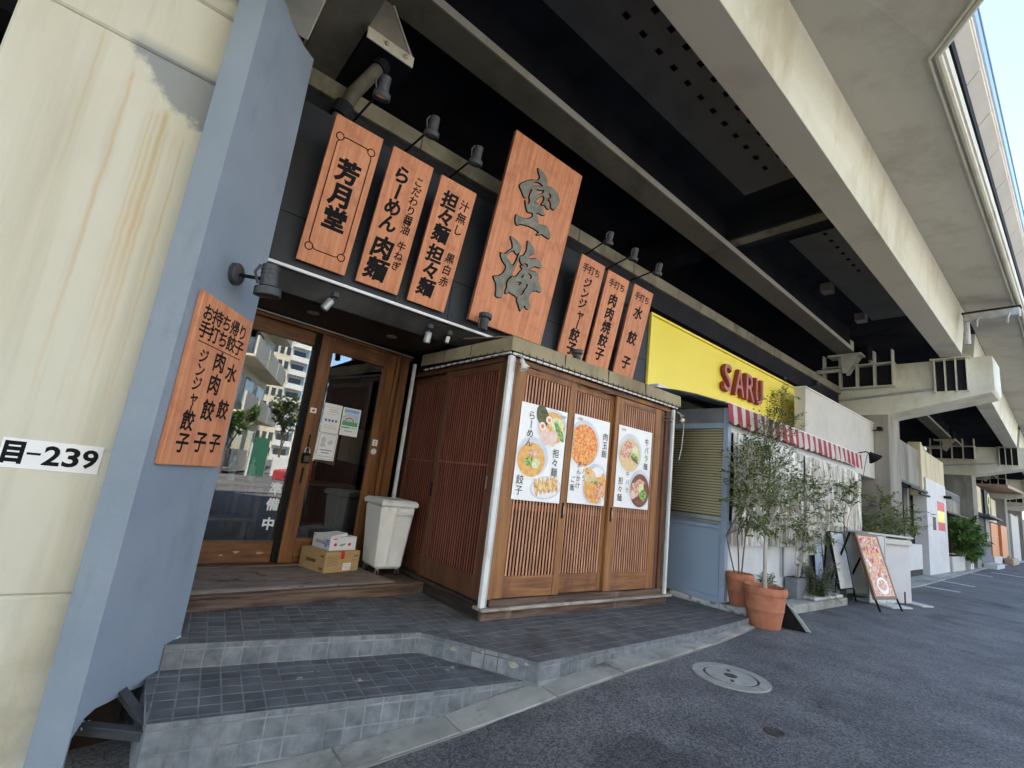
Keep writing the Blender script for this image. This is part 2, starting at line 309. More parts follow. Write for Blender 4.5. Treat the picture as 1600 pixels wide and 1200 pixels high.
def asphalt_mat():
    m = bpy.data.materials.new('asphalt'); m.use_nodes = True
    nt = m.node_tree; N = nt.nodes; L = nt.links; b = N['Principled BSDF']
    g = N.new('ShaderNodeNewGeometry')
    def nz(s, d, st=(1, 1, 1)):
        mp = N.new('ShaderNodeMapping'); mp.inputs['Scale'].default_value = st; L.new(g.outputs['Position'], mp.inputs[0])
        n = N.new('ShaderNodeTexNoise'); n.inputs['Scale'].default_value = s; n.inputs['Detail'].default_value = d; L.new(mp.outputs[0], n.inputs['Vector']); return n.outputs['Fac']
    v = N.new('ShaderNodeTexVoronoi'); v.inputs['Scale'].default_value = 95; L.new(g.outputs['Position'], v.inputs['Vector'])
    big = nz(0.55, 5); mid = nz(3.0, 6)
    r1 = N.new('ShaderNodeValToRGB'); r1.color_ramp.elements[0].position = 0.05; r1.color_ramp.elements[1].position = 0.95
    r1.color_ramp.elements[0].color = (0.082, 0.082, 0.083, 1); r1.color_ramp.elements[1].color = (0.215, 0.214, 0.214, 1)
    sep = N.new('ShaderNodeSeparateColor'); L.new(v.outputs['Color'], sep.inputs[0]); L.new(sep.outputs[0], r1.inputs[0])
    r2 = N.new('ShaderNodeValToRGB'); r2.color_ramp.elements[0].position = 0.32; r2.color_ramp.elements[1].position = 0.6
    r2.color_ramp.elements[0].color = (0.48, 0.48, 0.50, 1); r2.color_ramp.elements[1].color = (1.08, 1.08, 1.08, 1)
    ad = N.new('ShaderNodeMath'); ad.operation = 'MULTIPLY_ADD'; ad.inputs[1].default_value = 0.45; L.new(mid, ad.inputs[0])
    ml = N.new('ShaderNodeMath'); ml.operation = 'MULTIPLY'; ml.inputs[1].default_value = 0.55; L.new(big, ml.inputs[0]); L.new(ml.outputs[0], ad.inputs[2])
    L.new(ad.outputs[0], r2.inputs[0])
    mx = N.new('ShaderNodeMix'); mx.data_type = 'RGBA'; mx.blend_type = 'MULTIPLY'; mx.inputs[0].default_value = 1
    L.new(r1.outputs[0], mx.inputs[6]); L.new(r2.outputs[0], mx.inputs[7]); L.new(mx.outputs[2], b.inputs['Base Color'])
    # darker damp and oily patches, pale dust and fine cracks
    st = nz(0.9, 4); sr = N.new('ShaderNodeMapRange'); sr.inputs[1].default_value = 0.60; sr.inputs[2].default_value = 0.68; sr.inputs[3].default_value = 1.0; sr.inputs[4].default_value = 0.62; L.new(st, sr.inputs[0])
    wv = N.new('ShaderNodeTexVoronoi'); wv.feature = 'DISTANCE_TO_EDGE'; wv.inputs['Scale'].default_value = 0.55
    wm = N.new('ShaderNodeVectorMath'); wm.operation = 'MULTIPLY_ADD'; wn_ = N.new('ShaderNodeTexNoise'); wn_.inputs['Scale'].default_value = 2.2; wn_.inputs['Detail'].default_value = 6
    L.new(g.outputs['Position'], wn_.inputs['Vector']); L.new(wn_.outputs['Color'], wm.inputs[0]); wm.inputs[1].default_value = (0.9, 0.9, 0.0); L.new(g.outputs['Position'], wm.inputs[2]); L.new(wm.outputs[0], wv.inputs['Vector'])
    cr = N.new('ShaderNodeMapRange'); cr.inputs[1].default_value = 0.0; cr.inputs[2].default_value = 0.0035; cr.inputs[3].default_value = 0.45; cr.inputs[4].default_value = 1.0; L.new(wv.outputs['Distance'], cr.inputs[0])
    mm = N.new('ShaderNodeMath'); mm.operation = 'MULTIPLY'; L.new(sr.outputs[0], mm.inputs[0]); L.new(cr.outputs[0], mm.inputs[1])
    sc = N.new('ShaderNodeVectorMath'); sc.operation = 'SCALE'; L.new(mx.outputs[2], sc.inputs[0]); L.new(mm.outputs[0], sc.inputs['Scale']); L.new(sc.outputs[0], b.inputs['Base Color'])
    b.inputs['Roughness'].default_value = 0.8
    b.inputs['Specular IOR Level'].default_value = 0.3
    bp = N.new('ShaderNodeBump'); bp.inputs['Distance'].default_value = 0.0045; bp.inputs['Strength'].default_value = 0.9
    L.new(v.outputs['Distance'], bp.inputs['Height']); L.new(bp.outputs[0], b.inputs['Normal'])
    return m
M['asphalt'] = asphalt_mat()

def pier_mat():
    # cream painted concrete with a grey damp patch under the joint and rust runs
    m = bpy.data.materials.new('stained_cream_concrete'); m.use_nodes = True
    nt = m.node_tree; N = nt.nodes; L = nt.links; b = N['Principled BSDF']
    g = N.new('ShaderNodeNewGeometry')
    sx = N.new('ShaderNodeSeparateXYZ'); L.new(g.outputs['Position'], sx.inputs[0])
    X, Z = sx.outputs[0], sx.outputs[2]
    def nz(s, d, st=(1, 1, 1), ro=0.6):
        mp = N.new('ShaderNodeMapping'); mp.inputs['Scale'].default_value = st; L.new(g.outputs['Position'], mp.inputs[0])
        n = N.new('ShaderNodeTexNoise'); n.inputs['Scale'].default_value = s; n.inputs['Detail'].default_value = d; n.inputs['Roughness'].default_value = ro; L.new(mp.outputs[0], n.inputs['Vector']); return n.outputs['Fac']
    def mth(op, a, c=None, d=None):
        n = N.new('ShaderNodeMath'); n.operation = op
        for i, v in enumerate((a, c, d)):
            if v is None: continue
            if isinstance(v, (int, float)): n.inputs[i].default_value = v
            else: L.new(v, n.inputs[i])
        n.use_clamp = False
        return n.outputs[0]
    def mr(v, a, c, d=0, e=1):
        n = N.new('ShaderNodeMapRange'); n.inputs[1].default_value = a; n.inputs[2].default_value = c; n.inputs[3].default_value = d; n.inputs[4].default_value = e; L.new(v, n.inputs[0]); return n.outputs[0]
    def mix(f, a, c):
        n = N.new('ShaderNodeMix'); n.data_type = 'RGBA'; L.new(f, n.inputs[0])
        for i, v in ((6, a), (7, c)):
            if isinstance(v, tuple): n.inputs[i].default_value = rgb(v)
            else: L.new(v, n.inputs[i])
        return n.outputs[2]
    base = mix(mr(nz(1.2, 8, (1, 1, 0.35)), 0.35, 0.65), (0.62, 0.595, 0.50), (0.55, 0.52, 0.405))
    base = mix(mth('MULTIPLY', mr(nz(9, 5, (1, 1, 0.05)), 0.50, 0.70), 0.45), base, (0.40, 0.375, 0.28))
    low = mth('MULTIPLY', mr(Z, 0.6, -0.4), mr(nz(2.4, 8), 0.42, 0.62))
    base = mix(mth('MULTIPLY', low, 0.8), base, (0.33, 0.31, 0.23))
    # damp patch: region under the joint at z 3.28, between x -0.36 and 0.05
    wob = mth('MULTIPLY', mth('SUBTRACT', nz(5.5, 6), 0.5), 0.7)
    depth = mr(X, -0.42, -0.10, 0.03, 0.30)
    dz = mth('SUBTRACT', 3.285, Z)
    inside = mth('SUBTRACT', mth('ADD', depth, wob), dz)
    damp = mth('MULTIPLY', mr(inside, -0.03, 0.07), mth('MULTIPLY', mr(dz, -0.10, 0.0), mr(X, -0.42, -0.36)))
    # rust runs
    runs = None
    for (x0, w, zt, zb, s) in ((-0.34, 0.013, 3.15, 0.9, 0.5), (-0.215, 0.010, 2.98, 1.2, 0.45), (-0.19, 0.016, 2.98, 1.0, 0.5), (-0.155, 0.022, 3.0, 1.4, 1.0), (-0.13, 0.012, 2.9, 0.8, 0.5), (-0.09, 0.010, 2.9, 2.2, 0.5), (-0.045, 0.008, 2.88, 1.0, 0.5), (-0.50, 0.009, 3.3, 1.6, 0.35)):
        wv = mth('MULTIPLY', mth('SUBTRACT', nz(3.0, 3, (0.2, 0.2, 1)), 0.5), 0.035)
        dx = mth('ABSOLUTE', mth('SUBTRACT', mth('ADD', X, wv), x0))
        r = mth('MULTIPLY', mr(dx, w * 1.15, 0.0, 0, s), mth('MULTIPLY', mr(Z, zb, zb + 1.4), mr(Z, zt, zt - 0.05)))
        runs = r if runs is None else mth('MAXIMUM', runs, r)
    rust = mix(mr(nz(4, 4, (1, 1, 0.5)), 0.35, 0.65), (0.52, 0.28, 0.08), (0.46, 0.37, 0.20))
    base = mix(runs, base, rust)
    base = mix(mth('MULTIPLY', damp, 0.92), base, (0.235, 0.250, 0.255))
    L.new(base, b.inputs['Base Color'])
    b.inputs['Roughness'].default_value = 0.7
    bp = N.new('ShaderNodeBump'); bp.inputs['Distance'].default_value = 0.006; L.new(nz(7, 8, (1, 1, 0.6)), bp.inputs['Height']); L.new(bp.outputs[0], b.inputs['Normal'])
    return m
M['pier'] = pier_mat()

# ------------------------------------------------------------------ mesh helpers
WM = {}
ID = Matrix.Identity(4)

class MB:
    def __init__(s):
        s.v = []; s.f = []; s.mi = []; s.cur = 0
    def add(s, vs, fs):
        o = len(s.v); s.v += [Vector(p) for p in vs]
        for f in fs:
            s.f.append([i + o for i in f]); s.mi.append(s.cur)
        return s
    def box(s, x0, x1, y0, y1, z0, z1):
        if x0 > x1: x0, x1 = x1, x0
        if y0 > y1: y0, y1 = y1, y0
        if z0 > z1: z0, z1 = z1, z0
        return s.add([(x0, y0, z0), (x1, y0, z0), (x1, y1, z0), (x0, y1, z0), (x0, y0, z1), (x1, y0, z1), (x1, y1, z1), (x0, y1, z1)],
                     [(0, 3, 2, 1), (4, 5, 6, 7), (0, 1, 5, 4), (1, 2, 6, 5), (2, 3, 7, 6), (3, 0, 4, 7)])
    def hexa(s, b, t):
        n = len(b)
        return s.add(list(b) + list(t), [tuple(reversed(range(n))), tuple(range(n, 2 * n))] + [(i, (i + 1) % n, n + (i + 1) % n, n + i) for i in range(n)])
    def prism(s, pts, z0, z1):
        return s.hexa([(p[0], p[1], z0) for p in pts], [(p[0], p[1], z1) for p in pts])
    def prism_y(s, pts, y0, y1):      # pts in (x,z), counter-clockwise seen from -Y
        return s.hexa([(p[0], y0, p[1]) for p in reversed(pts)], [(p[0], y1, p[1]) for p in reversed(pts)])
    def prism_x(s, pts, x0, x1):      # pts in (y,z)
        return s.hexa([(x0, p[0], p[1]) for p in pts], [(x1, p[0], p[1]) for p in pts])
    def bar(s, a, b, w, h, up=(0, 0, 1)):
        a = Vector(a); b = Vector(b); d = (b - a).normalized(); u = Vector(up)
        r = d.cross(u)
        if r.length < 1e-4: r = d.cross(Vector((1, 0, 0)))
        r.normalize(); u = r.cross(d).normalized()
        c = [(-w / 2, -h / 2), (w / 2, -h / 2), (w / 2, h / 2), (-w / 2, h / 2)]
        return s.hexa([a + r * p + u * q for p, q in reversed(c)], [b + r * p + u * q for p, q in reversed(c)])
    def tube(s, pts, r, n=8, r1=None, cap=True):
        pts = [Vector(p) for p in pts]
        k = len(pts); o = len(s.v); ref = None
        for i, p in enumerate(pts):
            d = (pts[min(i + 1, k - 1)] - pts[max(i - 1, 0)]).normalized()
            if ref is None:
                ref = d.cross(Vector((0, 0, 1)))
                if ref.length < 1e-3: ref = d.cross(Vector((1, 0, 0)))
            ref = (ref - d * ref.dot(d)).normalized()
            q = d.cross(ref)
            rr = r if r1 is None else r + (r1 - r) * i / (k - 1)
            if isinstance(r, (list, tuple)): rr = r[i]
            for j in range(n):
                a = 2 * math.pi * j / n
                s.v.append(p + ref * rr * math.cos(a) + q * rr * math.sin(a))
        for i in range(k - 1):
            for j in range(n):
                a = o + i * n + j; b = o + i * n + (j + 1) % n
                s.f.append([a, b, b + n, a + n]); s.mi.append(s.cur)
        if cap:
            s.f.append([o + j for j in reversed(range(n))]); s.mi.append(s.cur)
            s.f.append([o + (k - 1) * n + j for j in range(n)]); s.mi.append(s.cur)
        return s
    def lathe(s, prof, c=(0, 0, 0), n=24, M4=None):
        o = len(s.v)
        for (r, z) in prof:
            for j in range(n):
                a = 2 * math.pi * j / n
                p = Vector((r * math.cos(a), r * math.sin(a), z))
                if M4 is not None: p = M4 @ p
                s.v.append(p + Vector(c))
        for i in range(len(prof) - 1):
            for j in range(n):
                a = o + i * n + j; b = o + i * n + (j + 1) % n
                s.f.append([a, b, b + n, a + n]); s.mi.append(s.cur)
        s.f.append([o + j for j in reversed(range(n))]); s.mi.append(s.cur)
        s.f.append([o + (len(prof) - 1) * n + j for j in range(n)]); s.mi.append(s.cur)
        return s
    def disc(s, cx, cy, rx, ry, z, n=28, rot=0, wob=0, a0=0, a1=360):
        pts = []
        for j in range(n):
            a = rad(a0 + (a1 - a0) * j / (n if a1 - a0 >= 360 else n - 1))
            w = 1 + wob * noise.noise(Vector((math.cos(a) * 2 + cx * 9, math.sin(a) * 2 + cy * 9, 1)))
            x = rx * w * math.cos(a); y = ry * w * math.sin(a); c, q = math.cos(rad(rot)), math.sin(rad(rot))
            pts.append((cx + x * c - y * q, cy + x * q + y * c, z))
        return s.add(pts, [tuple(range(n))])
    def build(s, name, m, parent=None, world=True, smooth=False, bevel=0, kind=None):
        me = bpy.data.meshes.new(name)
        vs = s.v
        if parent is not None and world:
            inv = WM.get(parent.name, ID).inverted()
            vs = [inv @ p for p in vs]
        me.from_pydata([tuple(p) for p in vs], [], s.f)
        for mm in (m if isinstance(m, (list, tuple)) else [m]):
            me.materials.append(M[mm] if isinstance(mm, str) else mm)
        if max(s.mi, default=0) > 0:
            me.polygons.foreach_set('material_index', s.mi)
        if smooth:
            me.polygons.foreach_set('use_smooth', [True] * len(me.polygons))
        me.update()
        o = bpy.data.objects.new(name, me)
        COL.objects.link(o)
        if parent is not None:
            o.parent = parent
        WM[o.name] = WM.get(parent.name, ID) if parent is not None else ID
        if smooth:
            try:
                me.set_sharp_from_angle(angle=rad(42))
            except Exception:
                pass
        if bevel:
            bm = o.modifiers.new('soft_edges', 'BEVEL'); bm.width = bevel; bm.segments = 1; bm.limit_method = 'ANGLE'
        if kind: o['kind'] = kind
        return o

def tag(o, label=None, cat=None, group=None, kind=None):
    if label: o['label'] = label
    if cat: o['category'] = cat
    if group: o['group'] = group
    if kind: o['kind'] = kind
    return o

def thing(name, label, cat, loc=(0, 0, 0), group=None, mtx=None):
    o = bpy.data.objects.new(name, None)
    o.empty_display_size = 0.1
    COL.objects.link(o)
    mt = mtx if mtx is not None else Matrix.Translation(loc)
    o.matrix_world = mt
    WM[o.name] = mt.copy()
    return tag(o, label, cat, group)

def struct(name, mb, m, **k):
    o = mb.build(name, m, **k)
    o['kind'] = 'structure'
    return o

def sempty(name):
    o = bpy.data.objects.new(name, None); COL.objects.link(o); WM[o.name] = ID; o['kind'] = 'structure'
    return o

def frame(org, xd, up):
    x = Vector(xd).normalized(); u = Vector(up).normalized(); n = x.cross(u)
    return Matrix(((x.x, u.x, n.x, org[0]), (x.y, u.y, n.y, org[1]), (x.z, u.z, n.z, org[2]), (0, 0, 0, 1)))

def copy_tree(o, parent=None):
    c = o.copy(); COL.objects.link(c); c.parent = parent
    WM[c.name] = WM.get(o.name, ID)
    for ch in list(o.children):
        copy_tree(ch, c)
    return c

# ------------------------------------------------------------------ lettering
GL = {}
def raw_glyph(ch, bold):
    k = (ch, bold)
    if k not in GL:
        c = bpy.data.curves.new('glyph', 'FONT')
        c.body = ch; c.bevel_depth = bold; c.bevel_resolution = 0; c.resolution_u = 3
        o = bpy.data.objects.new('glyph', c); COL.objects.link(o)
        dg = bpy.context.evaluated_depsgraph_get()
        me = o.evaluated_get(dg).to_mesh()
        vs = [v.co.copy() for v in me.vertices]; fs = [tuple(p.vertices) for p in me.polygons]
        o.evaluated_get(dg).to_mesh_clear()
        COL.objects.unlink(o); bpy.data.objects.remove(o); bpy.data.curves.remove(c)
        GL[k] = (vs, fs)
    return GL[k]
_ref = raw_glyph('国', 0.0)[0]
EMX = (min(v.x for v in _ref) + max(v.x for v in _ref)) / 2
EMY = (min(v.y for v in _ref) + max(v.y for v in _ref)) / 2
EMS = (max(v.x for v in _ref) - min(v.x for v in _ref)) / 0.86

def put(mb, ch, x, y, size, sx=1.0, slant=0.0, bold=0.02, z=0.0, thick=1.0, rot=0.0):
    """one character centred at x, y (size = em)"""
    if ch == ' ': return
    vs, fs = raw_glyph(ch, bold)
    if not vs: return
    out = []
    vert = ch in 'ーｰ'
    k = size / EMS
    c, s = math.cos(rot), math.sin(rot)
    if ord(ch) < 0x2000:
        cx = (min(v.x for v in vs) + max(v.x for v in vs)) / 2
    else:
        cx = EMX
    for v in vs:
        a, b = (v.x - cx) * k, (v.y - EMY) * k
        if vert: a, b = b * 1.0, -a
        a *= sx; a += b * slant
        out.append((x + a * c - b * s, y + a * s + b * c, z + v.z * k * thick))
    mb.add(out, fs)

def vtext(mb, s, x, y, size, step=None, **k):
    step = step or size
    for i, ch in enumerate(s):
        dx = size * 0.10 if ch in 'ャュョッ' else 0
        put(mb, ch, x + dx, y - i * step, size, **k)

def htext(mb, s, x, y, size, step=None, **k):
    step = step or size
    n = len(s)
    for i, ch in enumerate(s):
        put(mb, ch, x + (i - (n - 1) / 2) * step, y, size, **k)

def latin(mb, s, x0, x1, y0, y1, bold=0.02, z=0, depth=None):
    vs, fs = raw_glyph(s, bold)
    ax, bx = min(v.x for v in vs), max(v.x for v in vs); ay, by = min(v.y for v in vs), max(v.y for v in vs)
    zs = [v.z for v in vs]; dz = (max(zs) - min(zs)) or 1
    kk = (by and (y1 - y0) / (by - ay))
    mb.add([((v.x - ax) / (bx - ax) * (x1 - x0) + x0, (v.y - ay) / (by - ay) * (y1 - y0) + y0, z + (v.z - min(zs)) / dz * (depth or dz * kk)) for v in vs], fs)

def fill_shape(loops, depth, bevel=0.0):
    """filled outline with holes, extruded -> verts, faces (front at +depth)"""
    c = bpy.data.curves.new('shape', 'CURVE'); c.dimensions = '2D'; c.fill_mode = 'BOTH'; c.extrude = depth / 2; c.bevel_depth = bevel; c.bevel_resolution = 0; c.resolution_u = 4
    for lp in loops:
        sp = c.splines.new('BEZIER'); sp.bezier_points.add(len(lp) - 1)
        for bp, p in zip(sp.bezier_points, lp):
            bp.co = (p[0], p[1], 0); bp.handle_left_type = bp.handle_right_type = 'AUTO'
        # tighten the automatic handles so corners stay crisp
        sp.use_cyclic_u = True
    o = bpy.data.objects.new('shape', c); COL.objects.link(o)
    bpy.context.view_layer.update()
    for sp in c.splines:
        n = len(sp.bezier_points)
        for i, bp in enumerate(sp.bezier_points):
            hl, hr = bp.handle_left.copy(), bp.handle_right.copy()
            bp.handle_left_type = bp.handle_right_type = 'FREE'
            bp.handle_left = bp.co + (hl - bp.co) * 0.45; bp.handle_right = bp.co + (hr - bp.co) * 0.45
    dg = bpy.context.evaluated_depsgraph_get(); dg.update()
    me = o.evaluated_get(dg).to_mesh()
    vs = [v.co.copy() for v in me.vertices]; fs = [tuple(p.vertices) for p in me.polygons]
    o.evaluated_get(dg).to_mesh_clear(); COL.objects.unlink(o); bpy.data.objects.remove(o); bpy.data.curves.remove(c)
    return vs, fs
# ------------------------------------------------------------------ ground
ZX = [(-80, -0.9), (-10, -0.62), (-3, -0.53), (0, -0.45), (1.03, -0.375), (1.39, -0.342), (1.72, -0.300), (1.89, -0.280), (2.14, -0.222), (2.36, -0.18), (2.54, -0.15), (3.16, -0.09), (4.6, -0.078), (6, -0.07), (400, -0.07)]
def zs(x):
    for (a, za), (b, zb) in zip(ZX, ZX[1:]):
        if x <= b:
            return za + (zb - za) * max(0, (x - a)) / (b - a)
    return ZX[-1][1]
gx = [-80, -40, -20, -10, -6, -3, -1.5, 0, 0.5] + [1 + 0.1 * i for i in range(23)] + [3.6, 4.6, 6, 8, 11, 15, 20, 30, 50, 80, 150, 400]
gy = [-160, -80, -50, -30, -20, -12, -8, -4, -2, 0, 1, 2, 2.6, 3.2, 6, 12]
mb = MB()
mb.v = [Vector((x, y, zs(x) - 0.004)) for x in gx for y in gy]
ny = len(gy)
for i in range(len(gx) - 1):
    for j in range(ny - 1):
        mb.f.append([i * ny + j, (i + 1) * ny + j, (i + 1) * ny + j + 1, i * ny + j + 1]); mb.mi.append(0)
struct('street', mb, 'asphalt', smooth=True)

# kerb: concrete stones of 0.6 m
KI = [(-3, 3.2), (0.419, 2.851), (1.133, 2.745), (1.723, 2.662), (2.143, 2.598), (2.529, 2.515), (3.17, 2.50), (3.79, 2.51), (4.83, 2.575), (5.30, 2.63), (5.80, 2.66)]
KO = [(-3, 2.95), (0.45, 2.62), (1.314, 2.492), (1.869, 2.44), (2.201, 2.363), (2.497, 2.322), (3.12, 2.301), (3.674, 2.33), (4.633, 2.40), (5.2, 2.47), (5.70, 2.55)]
def ip(tab, x):
    for (a, ya), (b, yb) in zip(tab, tab[1:]):
        if x <= b: return ya + (yb - ya) * (x - a) / (b - a)
    return tab[-1][1]
kerb = sempty('kerb')
jx = [-2.4, -1.8, -1.2, -0.6, 0.0, 0.62, 1.25, 1.878, 2.51, 3.14, 3.735, 4.2, 4.73, 5.25, 5.72]
for a, b in zip(jx, jx[1:]):
    mb = MB(); n = 5
    g = 0.006
    tilt = random.uniform(-0.004, 0.004)
    for k in range(n + 1):
        x = a + g + (b - a - 2 * g) * k / n
        j = 0.007 * noise.noise(Vector((x * 11, 1, 0)))
        o_ = Vector((x, ip(KO, x) + j, zs(x) + 0.006)); i_ = Vector((x, ip(KI, x) - 0.006 + j * 0.7, zs(x) + 0.014 + tilt))
        dn = Vector((0, 0, -0.12))
        mb.v += [o_ + dn, o_, i_, i_ + dn]
    for k in range(n):
        for e in range(4):
            p0 = k * 4 + e; p1 = k * 4 + (e + 1) % 4
            mb.f.append([p0, p0 + 4, p1 + 4, p1]); mb.mi.append(0)
    mb.f += [[3, 2, 1, 0][::-1], [n * 4, n * 4 + 1, n * 4 + 2, n * 4 + 3][::-1]]; mb.mi += [0, 0]
    mb.build('kerb_stone', 'kerb', kerb, bevel=0.005)
mb = MB()
for a, b in zip(jx, jx[1:]):
    mb.hexa([(a, ip(KO, a) - 0.012, zs(a) - 0.1), (b, ip(KO, b) - 0.012, zs(b) - 0.1), (b, ip(KI, b) + 0.02, zs(b) - 0.1), (a, ip(KI, a) + 0.02, zs(a) - 0.1)],
            [(a, ip(KO, a) - 0.012, zs(a) + 0.001), (b, ip(KO, b) - 0.012, zs(b) + 0.001), (b, ip(KI, b) + 0.02, zs(b) + 0.004), (a, ip(KI, a) + 0.02, zs(a) + 0.004)])
mb.build('mortar_bed', 'concrete_grey', kerb)

# ------------------------------------------------------------------ tiled steps
def clip(poly, conv):
    out = poly
    n = len(conv)
    for i in range(n):
        a = Vector(conv[i]); b = Vector(conv[(i + 1) % n]); e = b - a
        inside = lambda p: e.x * (p[1] - a.y) - e.y * (p[0] - a.x) >= -1e-9
        new = []
        for j in range(len(out)):
            p, q = out[j], out[(j + 1) % len(out)]
            ip_, iq = inside(p), inside(q)
            if ip_: new.append(p)
            if ip_ != iq:
                dp = e.x * (p[1] - a.y) - e.y * (p[0] - a.x); dq = e.x * (q[1] - a.y) - e.y * (q[0] - a.x)
                t = dp / (dp - dq); new.append((p[0] + (q[0] - p[0]) * t, p[1] + (q[1] - p[1]) * t))
        out = new
        if not out: return []
    return out
def area(p):
    return 0.5 * abs(sum(p[i][0] * p[(i + 1) % len(p)][1] - p[(i + 1) % len(p)][0] * p[i][1] for i in range(len(p))))
def tiles(conv, org, slope, z, skip=None, pitch=0.1):
    """square tiles of a floor field, cut to the convex outline"""
    e1 = Vector((1, slope)).normalized(); e2 = Vector((-e1.y, e1.x)); o = Vector(org)
    us = [(Vector(p) - o).dot(e1) for p in conv]; vs_ = [(Vector(p) - o).dot(e2) for p in conv]
    res = []
    g = 0.0042
    for i in range(math.floor(min(us) / pitch), math.ceil(max(us) / pitch)):
        for j in range(math.floor(min(vs_) / pitch), math.ceil(max(vs_) / pitch)):
            c = [(i * pitch + g, j * pitch + g), ((i + 1) * pitch - g, j * pitch + g), ((i + 1) * pitch - g, (j + 1) * pitch - g), (i * pitch + g, (j + 1) * pitch - g)]
            w = [tuple(o + e1 * a + e2 * b) for a, b in c]
            p = clip(w, conv)
            if len(p) < 3 or area(p) < 0.0006: continue
            m = sum((Vector(q) for q in p), Vector((0, 0))) / len(p)
            if skip and skip(m): continue
            h = random.uniform(-0.0008, 0.0008)
            ins = [tuple(m + (Vector(q) - m) * 0.965) for q in p]
            bot = [(q[0], q[1], z - 0.006) for q in p]
            mid = [(q[0], q[1], z - 0.0015 + h) for q in p]
            top = [(q[0], q[1], z + h) for q in ins]
            n = len(p)
            vs2 = bot + mid + top
            fs = [(a, (a + 1) % n, n + (a + 1) % n, n + a) for a in range(n)] + [(n + a, n + (a + 1) % n, 2 * n + (a + 1) % n, 2 * n + a) for a in range(n)] + [tuple(range(2 * n, 3 * n))]
            res.append((m.length, vs2, fs))
    return res
def riser(A, B, ztop, zbot, rows=(0.032, 0.1, 0.1, 0.1), pitch=0.1, out=0.0026):
    A = Vector((A[0], A[1], 0)); B = Vector((B[0], B[1], 0)); d = (B - A); L = d.length; d.normalize(); nrm = Vector((d.y, -d.x, 0))
    res = []; g = 0.0042
    k = 0
    x = 0.0
    while x < L - 0.01:
        xe = min(x + pitch, L)
        z = ztop
        for r in rows:
            zb = max(z - r, zbot)
            if zb > z - 0.012: break
            o = random.uniform(-0.0008, 0.0008) + out
            a, b = x + g, xe - g
            lo, hi = zb + g, z - g
            def P(u, w, oo): return A + d * u + nrm * oo + Vector((0, 0, w))
            back = [P(a, lo, -0.003), P(b, lo, -0.003), P(b, hi, -0.003), P(a, hi, -0.003)]
            fr = [P(a, lo, o - 0.0015), P(b, lo, o - 0.0015), P(b, hi, o - 0.0015), P(a, hi, o - 0.0015)]
            e = 0.002
            f2 = [P(a + e, lo + e, o), P(b - e, lo + e, o), P(b - e, hi - e, o), P(a + e, hi - e, o)]
            vs2 = back + fr + f2
            fs = [(i, (i + 1) % 4, 4 + (i + 1) % 4, 4 + i) for i in range(4)] + [(4 + i, 4 + (i + 1) % 4, 8 + (i + 1) % 4, 8 + i) for i in range(4)] + [(8, 9, 10, 11)]
            res.append(((A + d * x).length, vs2, fs))
            z = zb
        x = xe
    return res
def lay(items, parent, name, m, limit):
    items.sort(key=lambda t: t[0])
    for _, vs2, fs in items[:limit]:
        mb = MB(); mb.add(vs2, fs); mb.build(name, m, parent)
    if items[limit:]:
        mb = MB()
        for _, vs2, fs in items[limit:]: mb.add(vs2, fs)
        mb.build(name, m, parent, kind='stuff')

SL = -0.148
LZ = -0.132
A0 = (0.41, 2.854); A1 = (2.545, 2.537)
U0 = (0.50, 3.474); U1 = (2.017, 3.237); U2 = (2.476, 2.474); U3 = (4.62, 2.516); U4 = (5.75, 2.62)
lower = sempty('tiled_step')
mb = MB()
mb.prism([A0, A1, (2.6, 3.5), (0.46, 3.7), (0.42, 3.2)], -0.6, LZ - 0.0024)
mb.build('step_body', 'grout', lower)
conv = [A0, (2.53, 2.54), U1, U0, (0.44, 3.478)]
lay(tiles(conv, (0.497, 2.771), SL, LZ), lower, 'tile', 'tile', 290)
lay(riser(A0, (2.52, 2.543), LZ, -0.47), lower, 'riser_tile', 'riser_tile', 290)
upper = sempty('tiled_deck')
mb = MB()
mb.prism([U0, U1, U2, U3, U4, (5.75, 4.6), (0.40, 4.6)], -0.6, -0.0024)
mb.build('deck_body', 'grout', upper)
left = tiles([U0, U1, (2.32, 4.3), (0.4, 4.15)], U0, SL, 0.0, skip=lambda m: m.y > 4.12 + (m.x - 0.6) * 0.09)
lay(left, upper, 'tile', 'tile', 290)
right = tiles([U1, U2, U3, (5.75, 2.62), (5.75, 4.3), (2.32, 4.3)], U2, 0.02, 0.0, skip=lambda m: (m.x > 2.62 and m.x < 5.22 and m.y > 3.42) or m.y > 4.2)
lay(right, upper, 'deck_tile', 'tile_dirty', 290)
r = riser(U0, U1, 0.0, LZ + 0.002) + riser(U1, U2, 0.0, LZ + 0.002)
lay(r, upper, 'riser_tile', 'riser_tile', 290)
lay(riser(U2, U3, 0.0, -0.12) + riser(U3, U4, 0.0, -0.12), upper, 'riser_tile', 'riser_tile', 290)

